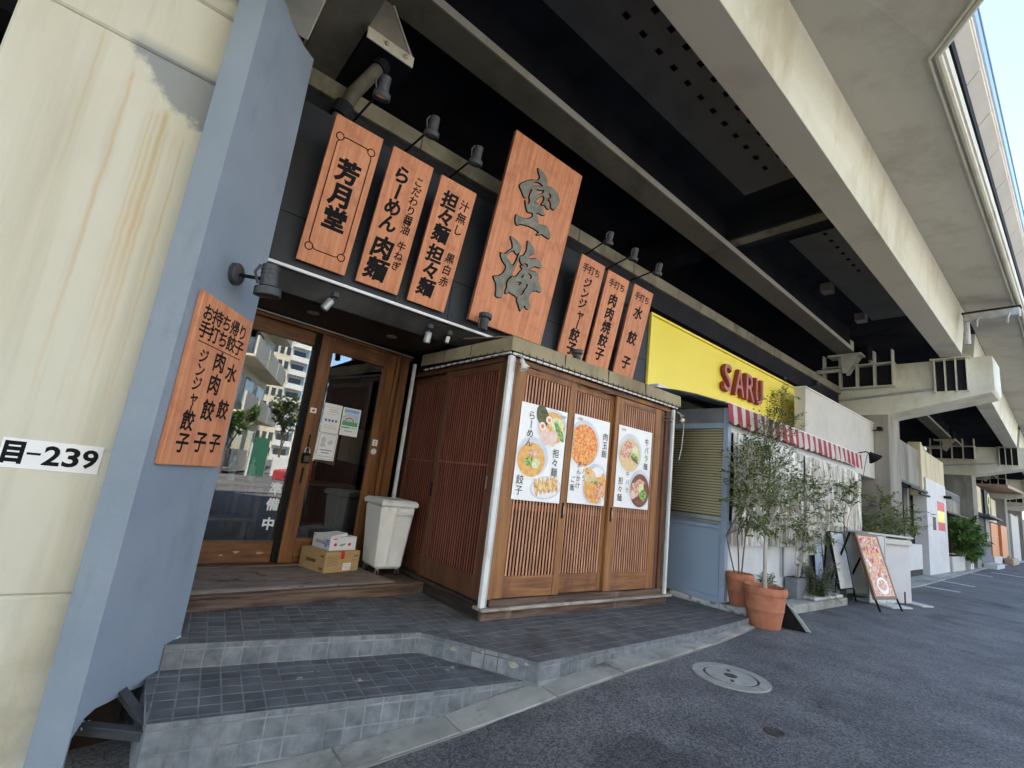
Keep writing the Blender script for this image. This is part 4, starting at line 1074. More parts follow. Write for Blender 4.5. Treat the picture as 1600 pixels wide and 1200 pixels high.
# interior
room = MB()
room.box(0.0, 6, 8.6, 8.7, 0, 3); room.box(-0.4, -0.3, 5.2, 8.7, 0, 3); room.box(5.9, 6.0, 5.3, 8.7, 0, 3); room.box(-0.4, 6, 5.35, 8.7, 0.02, 0.10); room.box(-0.4, 6, 5.2, 8.7, 2.6, 2.65); room.box(2.50, 2.62, 5.35, 6.5, 0.1, 2.6); room.box(-0.3, 0.4, 5.2, 5.3, 0.1, 2.6)
room.build('interior_room', 'room', shop)
def table(x, y, w, d, h, label):
    t = thing('dining_table', label, 'table', (x, y, 0.1), 'tables inside the shop')
    part('table_top', 'table_wood', t, (x - w / 2, x + w / 2, y - d / 2, y + d / 2, h - 0.04, h), bevel=0.004)
    for sx in (-1, 1):
        for sy in (-1, 1):
            part('leg', 'table_wood', t, (x + sx * (w / 2 - 0.06) - 0.025, x + sx * (w / 2 - 0.06) + 0.025, y + sy * (d / 2 - 0.06) - 0.025, y + sy * (d / 2 - 0.06) + 0.025, 0.1, h - 0.04))
table(1.0, 5.75, 0.7, 0.55, 0.82, 'dark wooden table seen through the left glass door below the bottles')
table(2.15, 6.3, 0.9, 0.6, 0.86, 'dark wooden table seen through the right glass door')
table(1.05, 7.3, 0.8, 0.6, 0.82, 'dark wooden table deep inside the shop')
t = thing('bench', 'low wooden bench behind the lower part of the left glass door', 'bench', (0.95, 5.45, 0.1))
part('seat', 'table_wood', t, (0.65, 1.25, 5.33, 5.50, 0.46, 0.49)); part('leg', 'table_wood', t, (0.7, 0.74, 5.35, 5.48, 0.1, 0.46)); part('leg', 'table_wood', t, (1.16, 1.2, 5.35, 5.48, 0.1, 0.46))
for i, (x, y) in enumerate([(1.02, 5.62), (1.20, 5.64)]):
    t = thing('bottle', ['clear plastic bottle standing left on the table behind the left door', 'clear pump bottle standing right on the table behind the left door'][i], 'bottle', (x, y, 0.82))
    mb = MB(); mb.lathe([(0.035, 0), (0.037, 0.02), (0.037, 0.14), (0.014, 0.18), (0.014, 0.2)], n=14); mb.build('body', 'faint_print', t, world=False, smooth=True)
    mb = MB(); mb.lathe([(0.016, 0.2), (0.016, 0.225), (0.006, 0.228), (0.006, 0.25)], n=10); mb.build('cap', 'white_print', t, world=False)
t = thing('noren_curtain', 'grey cloth curtain hanging inside the right glass door', 'curtain', (2.0, 5.6, 1.6))
for (a, b, z0, z1) in ((1.70, 2.02, 1.12, 1.52), (2.05, 2.42, 1.15, 1.52)):
    mb = MB(); n = 10
    mb.v = [Vector((a + (b - a) * i / n, 5.62 + 0.02 * math.sin(i * 1.7), z)) for i in range(n + 1) for z in (z0 - 0.04 * (i / n), z1)]
    mb.f = [[2 * i, 2 * i + 2, 2 * i + 3, 2 * i + 1] for i in range(n)]; mb.mi = [0] * n
    mb.build('cloth', 'fabric', t)
mb = MB(); mb.tube([(1.65, 5.62, 1.525), (2.45, 5.62, 1.525)], 0.008, 6); mb.build('rod', 'metal', t)

# sliding glass doors
DOORS = []
def glass_door(name, label, x0, x1, y, stile_l, stile_r, z0, z1, zb, zt):
    t = thing(name, label, 'door', ((x0 + x1) / 2, y, z0))
    for nm, a, b in (('stile', x0, x0 + stile_l), ('stile', x1 - stile_r, x1)):
        part(nm, 'door_wood', t, (a, b, y, y + 0.04, z0, z1), bevel=0.004)
    part('top_rail', 'door_wood_h', t, (x0 + stile_l + 0.001, x1 - stile_r - 0.001, y + 0.001, y + 0.039, zt, z1), bevel=0.003)
    part('bottom_rail', 'door_wood_h', t, (x0 + stile_l + 0.001, x1 - stile_r - 0.001, y + 0.001, y + 0.039, z0, zb), bevel=0.003)
    part('glass', 'glass', t, (x0 + stile_l - 0.005, x1 - stile_r + 0.005, y + 0.018, y + 0.023, zb - 0.005, zt + 0.005))
    DOORS.append(t)
    return t
dl = glass_door('glass_door', 'left sliding glass door in a wooden frame reflecting apartment towers', 0.62, 1.475, 5.10, 0.12, 0.062, 0.13, 2.392, 0.325, 2.255)
part('stile_shade_strip', 'black', dl, (1.412, 1.476, 5.088, 5.099, 0.13, 2.39))  # black strip stands in for shade on the stile behind the right door
dr = glass_door('glass_door', 'right sliding glass door carrying three notices and a padlock', 1.462, 2.35, 5.045, 0.135, 0.145, 0.13, 2.392, 0.36, 2.235)
for z in (2.36, 1.0, 0.2):
    pass
# worn patches on the bottom rail
mb = MB()
for (cx, cz, w, h) in ((1.10, 0.225, 0.026, 0.012), (1.30, 0.215, 0.032, 0.011), (0.98, 0.20, 0.015, 0.006)):
    mb.add([(cx + w * math.cos(a) * (1 + 0.45 * math.sin(3 * a + cx * 40)), 5.0985, cz + h * math.sin(a)) for a in [k * 0.6283 for k in range(10)]], [tuple(range(10))])
mb.build('worn_patch', 'cardboard', dl)
# white lettering on the left door
mb = MB(); 
lf = frame((0, 5.116, 0), (1, 0, 0), (0, 0, 1))
put(mb, '準', 1.337, 0.80, 0.115, bold=0.03, z=0, thick=0.1)
put(mb, '備', 1.337, 0.655, 0.115, bold=0.035, z=0, thick=0.1); put(mb, '中', 1.333, 0.475, 0.115, bold=0.035, z=0, thick=0.1)
o = mb.build('lettering', 'white_print', None, world=False); o.parent = dl; o.matrix_world = lf; o.matrix_parent_inverse = WM[dl.name].inverted(); o.matrix_basis = lf
# handles, padlock
part('handle_recess', 'black', dr, (1.515, 1.535, 5.040, 5.046, 0.88, 1.03))
part('latch_bar', 'black', dr, (1.522, 1.534, 5.034, 5.046, 1.20, 1.36))
t = thing('padlock', 'black padlock with a steel shackle on the right glass door', 'padlock', (1.523, 5.03, 1.13))
DOORS.append(t)
mb = MB(); mb.box(1.486, 1.562, 5.005, 5.036, 1.075, 1.175); mb.build('lock_body', 'black', t, bevel=0.006)
mb = MB(); mb.box(1.499, 1.549, 5.000, 5.006, 1.09, 1.145); mb.build('keypad', 'lamp', t)
mb = MB(); mb.tube([(1.500, 5.022, 1.17)] + [(1.524 - 0.024 * math.cos(a), 5.022, 1.205 + 0.024 * math.sin(a)) for a in [k * math.pi / 6 for k in range(7)]] + [(1.548, 5.022, 1.17)], 0.0055, 8); mb.build('shackle', 'metal', t, smooth=True)
# notices
def notice(name, label, x, z, w, h, y=5.061):
    t = thing(name, label, 'notice', mtx=frame((x, y, z), (1, 0, 0), (0, 0, 1)))
    mb = MB(); mb.box(0, w, 0, h, 0, 0.001); mb.build('sheet', 'paper', t, world=False)
    DOORS.append(t)
    return t
def lines(mb, x0, x1, y, h=0.004, seed=0, z=0.0016):
    r = random.Random(seed); x = x0
    while x < x1:
        w = r.uniform(0.004, 0.012); mb.box(x, min(x + w, x1), y, y + h, 0.001, z); x += w + 0.003
t = notice('paper_notice', 'cream payment notice with four dark marks, upper left sheet on the right door', 1.625, 1.405, 0.195, 0.30)
mb = MB(); lines(mb, 0.02, 0.175, 0.262, 0.004, 1); lines(mb, 0.06, 0.15, 0.235, 0.007, 2); lines(mb, 0.06, 0.17, 0.215, 0.007, 3); lines(mb, 0.04, 0.14, 0.19, 0.004, 4); lines(mb, 0.03, 0.15, 0.075, 0.004, 5); lines(mb, 0.02, 0.17, 0.055, 0.004, 6); lines(mb, 0.02, 0.17, 0.043, 0.003, 8); mb.build('print', 'grey_print', t, world=False)
mb = MB()
for i in range(4): mb.disc(0.04 + i * 0.037, 0.128, 0.014, 0.014, 0.0016, 14)
mb.build('payment_mark', 'blue_print', t, world=False)
t = notice('paper_notice', 'colourful notice with a rainbow over a green band on the right door', 1.832, 1.405, 0.205, 0.295)
mb = MB(); mb.box(0.012, 0.19, 0.235, 0.285, 0.001, 0.0014); mb.box(0.012, 0.19, 0.12, 0.232, 0.001, 0.0013); mb.build('sky_band', 'sky_print', t, world=False)
mb = MB(); mb.disc(0.09, 0.14, 0.068, 0.068, 0.0016, 24, a0=0, a1=180); mb.disc(0.030, 0.222, 0.018, 0.014, 0.0016, 12); mb.build('rainbow', 'yellow_print', t, world=False)
mb = MB(); mb.disc(0.09, 0.14, 0.055, 0.055, 0.0019, 24, a0=0, a1=180); mb.build('rainbow_band', 'red_print', t, world=False)
mb = MB(); mb.disc(0.09, 0.14, 0.045, 0.045, 0.0022, 24, a0=0, a1=180); mb.build('rainbow_centre', 'sky_print', t, world=False)
mb = MB(); mb.box(0.012, 0.19, 0.105, 0.150, 0.001, 0.0025); mb.box(0.012, 0.10, 0.078, 0.092, 0.001, 0.0015); mb.build('green_band', 'green_print', t, world=False)
mb = MB(); htext(mb, '宣言実施店', 0.10, 0.262, 0.026, 0.032, bold=0.02, z=0.0018, thick=0.03); lines(mb, 0.02, 0.19, 0.084, 0.006, 12, 0.0018); lines(mb, 0.05, 0.14, 0.045, 0.009, 13); mb.build('print', 'blue_print', t, world=False)
t = notice('paper_notice', 'white framed notice with hand drawings, lower left sheet on the right door', 1.622, 1.125, 0.205, 0.275)
mb = MB()
for b in ((0.012, 0.193, 0.262, 0.265), (0.012, 0.193, 0.012, 0.015), (0.012, 0.015, 0.012, 0.265), (0.190, 0.193, 0.012, 0.265)): mb.box(b[0], b[1], b[2], b[3], 0.001, 0.0016)
lines(mb, 0.04, 0.165, 0.095, 0.012, 21); lines(mb, 0.06, 0.14, 0.068, 0.012, 22); lines(mb, 0.03, 0.18, 0.035, 0.005, 23); mb.build('print', 'blue_print', t, world=False)
mb = MB(); mb.disc(0.06, 0.20, 0.026, 0.036, 0.0016, 16); mb.disc(0.135, 0.185, 0.030, 0.022, 0.0016, 16, 25); mb.disc(0.06, 0.15, 0.03, 0.02, 0.0016, 14); mb.build('drawing', 'faint_print', t, world=False)
t = thing('sticker', 'small white sticker with a red mark on the stile between the doors', 'sticker', mtx=frame((1.480, 5.0435, 1.575), (1, 0, 0), (0, 0, 1)))
DOORS.append(t); mb = MB(); mb.box(0, 0.062, 0, 0.052, 0, 0.0015); mb.build('sheet', 'paper', t, world=False)
mb = MB(); mb.disc(0.031, 0.026, 0.016, 0.013, 0.002, 10, 20, 0.5); mb.build('mark', 'red_print', t, world=False)
t = thing('sticker', 'small white sticker above the round plate on the right door stile', 'sticker', mtx=frame((2.225, 5.0435, 1.345), (1, 0, 0), (0, 0, 1)))
DOORS.append(t); mb = MB(); mb.box(0, 0.062, 0, 0.068, 0, 0.0015); mb.build('sheet', 'paper', t, world=False)
mb = MB(); mb.disc(0.031, 0.045, 0.010, 0.012, 0.002, 10); mb.box(0.02, 0.043, 0.012, 0.024, 0.0015, 0.002); mb.build('mark', 'grey_print', t, world=False)
t = thing('round_plate', 'round white metal plate on the right door stile', 'plate', (2.257, 5.045, 1.283))
DOORS.append(t); mb = MB(); R9 = Matrix.Rotation(rad(90), 4, 'X'); mb.lathe([(0.033, 0), (0.033, 0.006), (0.030, 0.010), (0.018, 0.010), (0.016, 0.006), (0.001, 0.006)], (0, 0, 0), 24, R9); mb.build('disc', 'white_metal', t, world=False, smooth=True)

# the doors stand about six degrees off the front of the porch
PV = Matrix.Translation((1.46, 5.05, 0)) @ Matrix.Rotation(rad(6.2), 4, 'Z') @ Matrix.Translation((-1.46, -5.05, 0))
for o in FR + [HT]:
    o.matrix_basis = WM[shop.name].inverted() @ PV @ WM[shop.name]
for o in DOORS:
    o.matrix_basis = PV @ o.matrix_basis; WM[o.name] = PV @ WM[o.name]

# ------------------------------------------------------------------ lattice porch
BX0, BX1, BY = 2.60, 5.20, 3.324
porch = thing('lattice_porch', 'brown wooden lattice porch with posters standing on the tiled deck', 'porch', (3.9, 3.3, 0))
# base and sill
part('base_board', 'old_wood', porch, (BX0 + 0.012, BX1 + 0.05, BY + 0.006, BY + 0.05, 0.0, 0.080), bevel=0.004)
part('base_board', 'black_wood', porch, (BX0 + 0.006, BX0 + 0.05, BY + 0.052, 5.0, 0.0, 0.10), bevel=0.004)
part('sill_board', 'sill_wood', porch, (BX0 - 0.02, BX1 + 0.09, BY - 0.045, BY + 0.10, 0.082, 0.108), bevel=0.005)
part('sill_rail', 'old_wood', porch, (BX0 + 0.07, BX1 + 0.02, BY - 0.01, BY + 0.12, 0.109, 0.165), bevel=0.005)
part('sill_board', 'black_wood', porch, (BX0 - 0.012, BX0 + 0.10, BY + 0.103, 5.2, 0.101, 0.135), bevel=0.004)
part('corner_post', 'white_metal', porch, (BX0 - 0.035, BX0 + 0.012, BY - 0.032, BY + 0.012, 0.112, 2.235), bevel=0.006)
part('corner_post_groove', 'galv', porch, (BX0 + 0.013, BX0 + 0.030, BY - 0.024, BY - 0.004, 0.112, 2.235))
part('post', 'white_metal', porch, (5.135, 5.165, BY - 0.045, BY - 0.010, 0.112, 2.22), bevel=0.004)
part('post', 'white_metal', porch, (2.520, 2.552, 5.02, 5.06, 0.10, 2.34), bevel=0.004)
part('lintel', 'lattice_wood_h', porch, (BX0 + 0.03, 5.13, BY + 0.0, BY + 0.10, 2.185, 2.235), bevel=0.003)
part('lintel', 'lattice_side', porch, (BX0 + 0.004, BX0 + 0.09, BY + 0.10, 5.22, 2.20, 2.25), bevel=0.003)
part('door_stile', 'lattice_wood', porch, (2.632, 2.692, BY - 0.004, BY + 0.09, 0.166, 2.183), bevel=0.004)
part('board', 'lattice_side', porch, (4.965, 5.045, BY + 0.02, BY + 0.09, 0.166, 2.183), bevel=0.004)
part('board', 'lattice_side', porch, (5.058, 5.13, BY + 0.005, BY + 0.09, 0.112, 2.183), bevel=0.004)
part('backing', 'lattice_back', porch, (2.62, 5.1, BY + 0.13, BY + 0.15, 0.1, 2.24), (BX0 + 0.13, BX0 + 0.15, BY + 0.16, 5.25, 0.1, 2.24))
part('inner_post', 'lattice_back', porch, (5.10, 5.16, BY + 0.09, 4.1, 0.0, 2.24))
def lattice_door(label, x0, x1, yo, sl, sr):
    t = thing('lattice_door', label, 'door', ((x0 + x1) / 2, BY + yo, 0.17), 'sliding lattice doors of the porch')
    y0, y1 = BY + yo, BY + yo + 0.034
    part('stile', 'lattice_wood', t, (x0, x0 + sl, y0, y1, 0.170, 2.18), bevel=0.004)
    part('stile', 'lattice_wood', t, (x1 - sr, x1, y0, y1, 0.170, 2.18), bevel=0.004)
    a, b = x0 + sl + 0.001, x1 - sr - 0.001
    part('bottom_panel', 'lattice_wood_h', t, (a, b, y0 + 0.004, y1 - 0.002, 0.172, 0.345), bevel=0.003)
    part('top_rail', 'lattice_wood_h', t, (a, b, y0 + 0.003, y1 - 0.003, 2.115, 2.178), bevel=0.003)
    part('middle_rail', 'slat_red', t, (a, b, y0 + 0.021, y1 - 0.001, 0.90, 0.955))
    n = int(round((b - a) / 0.0385))
    st = (b - a) / n
    mb = MB(); mb.box(-0.0088, 0.0088, 0, 0.006, 0, 1.766)
    s0 = None
    for i in range(n):
        if s0 is None: s0 = mb.build('slat', 'slat_wood', t, world=False); o = s0
        else:
            o = s0.copy(); COL.objects.link(o)
        o.location = (a + st * (i + 0.5) - (x0 + x1) / 2, 0.005, 0.347 - 0.17)
    return t
d1 = lattice_door('leftmost front lattice door behind the ramen poster with dumplings', 2.694, 3.478, 0.004, 0.112, 0.085)
d2 = lattice_door('middle front lattice door behind the poster of two orange dishes', 3.43, 4.16, 0.046, 0.075, 0.09)
d3 = lattice_door('right front lattice door behind the poster with the dark broth bowl', 4.115, 4.955, 0.004, 0.115, 0.115)
for d, x, z0 in ((d1, 3.436, 0.86), (d3, 4.135, 0.865)):
    pass
for d, x in ((d1, 3.432), (d3, 4.150)):
    part('handle_plate', 'black', d, (x - 0.012, x + 0.012, BY - 0.001, BY + 0.006, 0.855, 1.0), bevel=0.002)
    mb = MB(); mb.tube([(x, BY + 0.0, 0.965), (x, BY - 0.012, 0.965), (x, BY - 0.014, 0.93), (x, BY - 0.012, 0.895), (x, BY, 0.895)], 0.006, 8); mb.build('pull', 'metal', d, smooth=True)
def side_door(label, y0, y1, xo, handle=None):
    t = thing('lattice_door', label, 'door', (BX0 + xo, (y0 + y1) / 2, 0.14), 'sliding lattice doors of the porch')
    x0, x1 = BX0 + xo, BX0 + xo + 0.034
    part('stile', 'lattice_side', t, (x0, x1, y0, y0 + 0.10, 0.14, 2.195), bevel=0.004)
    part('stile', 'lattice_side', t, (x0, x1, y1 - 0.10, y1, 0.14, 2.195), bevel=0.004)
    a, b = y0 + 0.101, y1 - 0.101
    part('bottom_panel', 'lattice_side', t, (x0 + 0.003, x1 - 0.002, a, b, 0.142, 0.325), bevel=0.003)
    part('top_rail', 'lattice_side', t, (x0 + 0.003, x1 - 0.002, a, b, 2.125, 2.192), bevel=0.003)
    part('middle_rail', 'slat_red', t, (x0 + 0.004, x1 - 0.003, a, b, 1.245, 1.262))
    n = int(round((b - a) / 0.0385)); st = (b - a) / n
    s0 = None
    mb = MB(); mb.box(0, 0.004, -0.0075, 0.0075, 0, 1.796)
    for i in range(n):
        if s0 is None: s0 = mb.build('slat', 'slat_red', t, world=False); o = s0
        else:
            o = s0.copy(); COL.objects.link(o)
        o.location = (0.008, a + st * (i + 0.5) - (y0 + y1) / 2, 0.327 - 0.14)
    return t
s1 = side_door('lattice side door of the porch nearest the metal corner post', 3.385, 4.43, 0.008)
s2 = side_door('lattice side door of the porch behind the white bin', 4.34, 5.21, 0.05)
part('handle_plate', 'black', s1, (BX0 + 0.001, BX0 + 0.008, 4.372, 4.398, 0.90, 1.04), bevel=0.002)
part('latch', 'galv', s1, (BX0 + 0.002, BX0 + 0.009, 3.47, 3.482, 1.05, 1.16))
# fabric roof cover with lashing
mb = MB()
mb.hexa([(BX0 - 0.065, BY - 0.075, 2.262), (5.235, BY - 0.075, 2.262), (5.235, BY - 0.067, 2.262), (BX0 - 0.065, BY - 0.067, 2.262)], [(BX0 - 0.065, BY - 0.065, 2.398), (5.235, BY - 0.065, 2.398), (5.235, BY - 0.057, 2.398), (BX0 - 0.065, BY - 0.057, 2.398)])
mb.hexa([(BX0 - 0.065, BY - 0.066, 2.262), (BX0 - 0.057, BY - 0.066, 2.262), (BX0 - 0.057, 4.9, 2.30), (BX0 - 0.065, 4.9, 2.30)], [(BX0 - 0.060, BY - 0.056, 2.397), (BX0 - 0.052, BY - 0.056, 2.397), (BX0 - 0.052, 4.9, 2.435), (BX0 - 0.060, 4.9, 2.435)])
mb.hexa([(BX0 - 0.058, BY - 0.06, 2.390), (5.235, BY - 0.06, 2.390), (5.235, 4.09, 2.50), (BX0 - 0.058, 4.09, 2.50)], [(BX0 - 0.058, BY - 0.06, 2.4), (5.235, BY - 0.06, 2.4), (5.235, 4.09, 2.51), (BX0 - 0.058, 4.09, 2.51)])
mb.hexa([(5.227, BY - 0.06, 2.262), (5.237, BY - 0.06, 2.262), (5.237, 4.09, 2.262), (5.227, 4.09, 2.262)], [(5.227, BY - 0.06, 2.395), (5.237, BY - 0.06, 2.395), (5.237, 4.09, 2.50), (5.227, 4.09, 2.50)])
mb.build('fabric_cover', 'fabric', porch, bevel=0.004)
for x in [3.2, 3.85, 4.5]: part('fabric_seam', 'rope', porch, (x, x + 0.004, BY - 0.0775, BY - 0.068, 2.264, 2.395))
for y in [3.9, 4.4]: part('fabric_seam', 'rope', porch, (BX0 - 0.067, BX0 - 0.06, y, y + 0.004, 2.29, 2.42))
part('cover_rail', 'white_metal', porch, (BX0 - 0.02, 5.20, BY - 0.052, BY - 0.030, 2.238, 2.258), (BX0 - 0.048, BX0 - 0.028, BY - 0.03, 4.85, 2.246, 2.262))
mb = MB()
x = BX0 + 0.05
while x < 5.2:
    mb.tube([(x, BY - 0.079, 2.282), (x + 0.012, BY - 0.080, 2.255), (x + 0.02, BY - 0.060, 2.234), (x + 0.03, BY - 0.035, 2.233)], 0.0035, 5); x += 0.085
y = BY + 0.05
while y < 4.9:
    mb.tube([(BX0 - 0.069, y, 2.285), (BX0 - 0.072, y + 0.03, 2.245), (BX0 - 0.05, y + 0.06, 2.232), (BX0 - 0.066, y + 0.085, 2.26)], 0.0038, 5); y += 0.115
mb.build('lashing_cord', 'rope', porch, kind='stuff')
mb = MB()
pts = [(2.72, BY - 0.03, 2.20), (3.0, BY - 0.04, 2.165), (3.3, BY - 0.04, 2.17), (3.6, BY - 0.05, 2.14), (3.9, BY - 0.04, 2.165), (4.3, BY - 0.03, 2.2)]
mb.tube(pts, 0.004, 5)
mb.tube([(2.67, BY - 0.015, 2.2), (2.66, BY - 0.016, 1.95), (2.672, BY - 0.014, 1.80), (2.655, BY - 0.014, 1.6)], 0.003, 5)
mb.tube([(4.95, BY - 0.01, 2.10), (5.05, BY - 0.03, 2.115), (5.2, BY - 0.04, 2.10)], 0.006, 5); mb.tube([(4.97, BY - 0.01, 2.065), (5.2, BY - 0.04, 2.07)], 0.006, 5)
tag(mb.build('loose_cable', 'bark_dark'), 'thin loose cable slung under the fabric edge of the lattice porch', 'cable')

# ------------------------------------------------------------------ posters
def poster(label, x, z, w, h):
    t = thing('menu_poster', label, 'poster', mtx=frame((x, BY - 0.004, z), (1, 0, 0), (0, 0, 1)), group='menu posters on the porch')
    mb = MB(); nx, ny = 8, 6
    mb.v = [Vector((w * i / nx, h * j / ny, 0.001 + 0.002 * noise.noise(Vector((x + i * 0.4, j * 0.5, 2))) )) for i in range(nx + 1) for j in range(ny + 1)]
    mb.f = [[i * (ny + 1) + j, (i + 1) * (ny + 1) + j, (i + 1) * (ny + 1) + j + 1, i * (ny + 1) + j + 1] for i in range(nx) for j in range(ny)]; mb.mi = [0] * len(mb.f)
    mb.build('sheet', 'poster', t, world=False, smooth=True)
    return t
def dish(t, cx, cy, r, food, kx=1.0, ky=1.0, lip=0.86, fx=0, fy=-0.006, xm=None):
    """printed bowl seen from above"""
    def cl(mb):
        if xm:
            for v in mb.v: v.x = max(xm[0], min(xm[1], v.x)); v.y = max(0.006, v.y)
        return mb
    mb = MB(); mb.disc(cx, cy - 0.010, r * 1.02 * kx, r * 1.06 * ky, 0.0038, 40); cl(mb).build('bowl_side', 'bowl_rim', t, world=False)
    mb = MB(); mb.disc(cx, cy + 0.006, r * kx, r * ky, 0.0042, 40); cl(mb).build('bowl', 'bowl', t, world=False)
    mb = MB(); mb.disc(cx + fx, cy + fy, r * lip * kx, r * lip * ky, 0.0046, 40); cl(mb).build('dish', food, t, world=False)
def blob(t, cx, cy, rx, ry, m, z=0.005, rot=0, wob=0.25, n=18, xm=None):
    mb = MB(); mb.disc(cx, cy, rx, ry, z, n, rot, wob)
    if xm:
        for v in mb.v: v.x = max(xm[0], min(xm[1], v.x))
    mb.build('topping', m, t, world=False)
W = 0.595
t = poster('left poster showing ramen, orange noodle bowl and fried dumplings', 2.775, 0.988, W, 0.868)
dish(t, 0.405, 0.695, 0.185, 'soup', 1.02, 0.90, 0.90)
blob(t, 0.27, 0.78, 0.075, 0.105, 'seaweed', 0.0052, 30, 0.1)
blob(t, 0.46, 0.73, 0.10, 0.065, 'noodle', 0.0053)
blob(t, 0.50, 0.665, 0.035, 0.115, 'herb', 0.0056, 38, 0.1); blob(t, 0.535, 0.69, 0.012, 0.09, 'noodle', 0.0060, 38, 0.1)
blob(t, 0.33, 0.60, 0.062, 0.085, 'pork', 0.0057, 20, 0.15); blob(t, 0.425, 0.595, 0.055, 0.08, 'pork', 0.0061, -8, 0.15)
for (x, y, r) in ((0.275, 0.685, 0.042), (0.352, 0.755, 0.040)):
    blob(t, x, y, r, r * 0.92, 'egg', 0.0066, 0, 0.05); blob(t, x + 0.002, y - 0.002, r * 0.5, r * 0.5, 'yolk', 0.0070, 0, 0.05)
dish(t, 0.195, 0.385, 0.195, 'soup', 1.0, 0.92, 0.86, -0.012, -0.022)
blob(t, 0.205, 0.425, 0.062, 0.035, 'meat', 0.0052); blob(t, 0.165, 0.345, 0.070, 0.042, 'herb', 0.0056); blob(t, 0.24, 0.335, 0.05, 0.045, 'noodle', 0.0060)
mb = MB(); mb.disc(0.40, 0.130, 0.195, 0.105, 0.0038, 36, 8); mb.build('plate_edge', 'bowl', t, world=False)
mb = MB(); mb.disc(0.40, 0.133, 0.180, 0.092, 0.0041, 36, 8); mb.build('plate', 'bowl_rim', t, world=False)
for i in range(6):
    blob(t, 0.275 + i * 0.049, 0.125 + i * 0.010, 0.026, 0.078, 'gyoza', 0.0050 + i * 0.0004, 16, 0.12)
mb = MB(); k = dict(bold=0.0, z=0.0052, thick=0.05)
vtext(mb, 'らーめん', 0.135, 0.76, 0.085, 0.082, **k); vtext(mb, '担々麺', 0.485, 0.455, 0.085, 0.088, **k); vtext(mb, '餃子', 0.075, 0.175, 0.085, 0.092, **k); htext(mb, '心空海', 0.535, 0.815, 0.028, 0.026, **k)
mb.build('lettering', 'ink', t, world=False)
t = poster('middle poster showing two orange shrimp and meat dishes', 3.472, 1.005, 0.545, 0.865)
xm = (0.004, 0.541)
dish(t, 0.165, 0.585, 0.235, 'shrimp', 1.0, 0.98, 0.90, 0, -0.012, xm=xm)
for i in range(26):
    a = random.uniform(0, 6.28); r = random.uniform(0, 0.17)
    blob(t, max(0.03, 0.165 + r * math.cos(a)), 0.57 + r * math.sin(a), random.uniform(0.016, 0.030), random.uniform(0.012, 0.02), random.choice(['shrimp', 'soup', 'shrimp', 'yolk']), 0.0052 + i * 0.0001, random.uniform(0, 180), 0.3, 10)
dish(t, 0.385, 0.195, 0.195, 'soup', 1.0, 1.08, 0.86, 0, 0, xm=xm)
blob(t, 0.40, 0.33, 0.085, 0.05, 'bowl_rim', 0.0051, xm=xm)
blob(t, 0.30, 0.275, 0.09, 0.06, 'soup_pale', 0.0053); blob(t, 0.25, 0.33, 0.04, 0.035, 'shrimp', 0.0054); blob(t, 0.37, 0.21, 0.07, 0.03, 'herb', 0.0056); blob(t, 0.36, 0.12, 0.14, 0.085, 'shrimp', 0.0058); blob(t, 0.28, 0.16, 0.07, 0.06, 'soup', 0.0060); blob(t, 0.46, 0.15, 0.06, 0.09, 'meat', 0.0062, xm=xm)
for i in range(16):
    blob(t, random.uniform(0.22, 0.50), random.uniform(0.05, 0.22), 0.012, 0.036, random.choice(['shrimp', 'meat', 'soup', 'bowl_rim']), 0.0064 + i * 0.0001, random.uniform(-50, 50), 0.2, 10, xm=xm)
mb = MB(); vtext(mb, '肉玉飯', 0.485, 0.70, 0.082, 0.088, **k); vtext(mb, '牛バラ', 0.205, 0.385, 0.065, 0.068, **k); vtext(mb, 'あんかけ', 0.125, 0.375, 0.065, 0.068, **k); vtext(mb, 'ご飯', 0.052, 0.225, 0.068, 0.078, **k); htext(mb, '心空海', 0.075, 0.825, 0.028, 0.026, **k)
mb.build('lettering', 'ink', t, world=False)
t = poster('right poster showing beef noodles above a dark broth bowl', 4.172, 1.010, 0.605, 0.868)
xm = (0.004, 0.60)
dish(t, 0.215, 0.585, 0.205, 'soup_pale', 1.0, 1.0, 0.88, 0, -0.02, xm=xm)
blob(t, 0.19, 0.665, 0.095, 0.045, 'meat', 0.0052); blob(t, 0.14, 0.58, 0.095, 0.06, 'meat', 0.0054, xm=xm); blob(t, 0.30, 0.61, 0.06, 0.06, 'noodle', 0.0055); blob(t, 0.29, 0.545, 0.07, 0.04, 'herb', 0.0057, -25); blob(t, 0.30, 0.52, 0.08, 0.014, 'seaweed', 0.006, -28)
dish(t, 0.43, 0.215, 0.205, 'soup_dark', 0.95, 1.0, 0.88, 0, -0.015, xm=xm)
blob(t, 0.34, 0.20, 0.085, 0.08, 'meat', 0.0052); blob(t, 0.43, 0.28, 0.08, 0.04, 'meat', 0.0053); blob(t, 0.45, 0.22, 0.05, 0.06, 'noodle', 0.0055); blob(t, 0.49, 0.15, 0.065, 0.06, 'herb', 0.0057); blob(t, 0.31, 0.14, 0.05, 0.04, 'pork', 0.0058)
mb = MB(); vtext(mb, '牛バラ麺', 0.51, 0.745, 0.078, 0.092, **k); vtext(mb, '牛バラ', 0.20, 0.355, 0.062, 0.085, **k); vtext(mb, '担々麺', 0.085, 0.275, 0.080, 0.088, **k); htext(mb, '心空海', 0.075, 0.825, 0.028, 0.026, **k)
mb.build('lettering', 'ink', t, world=False)

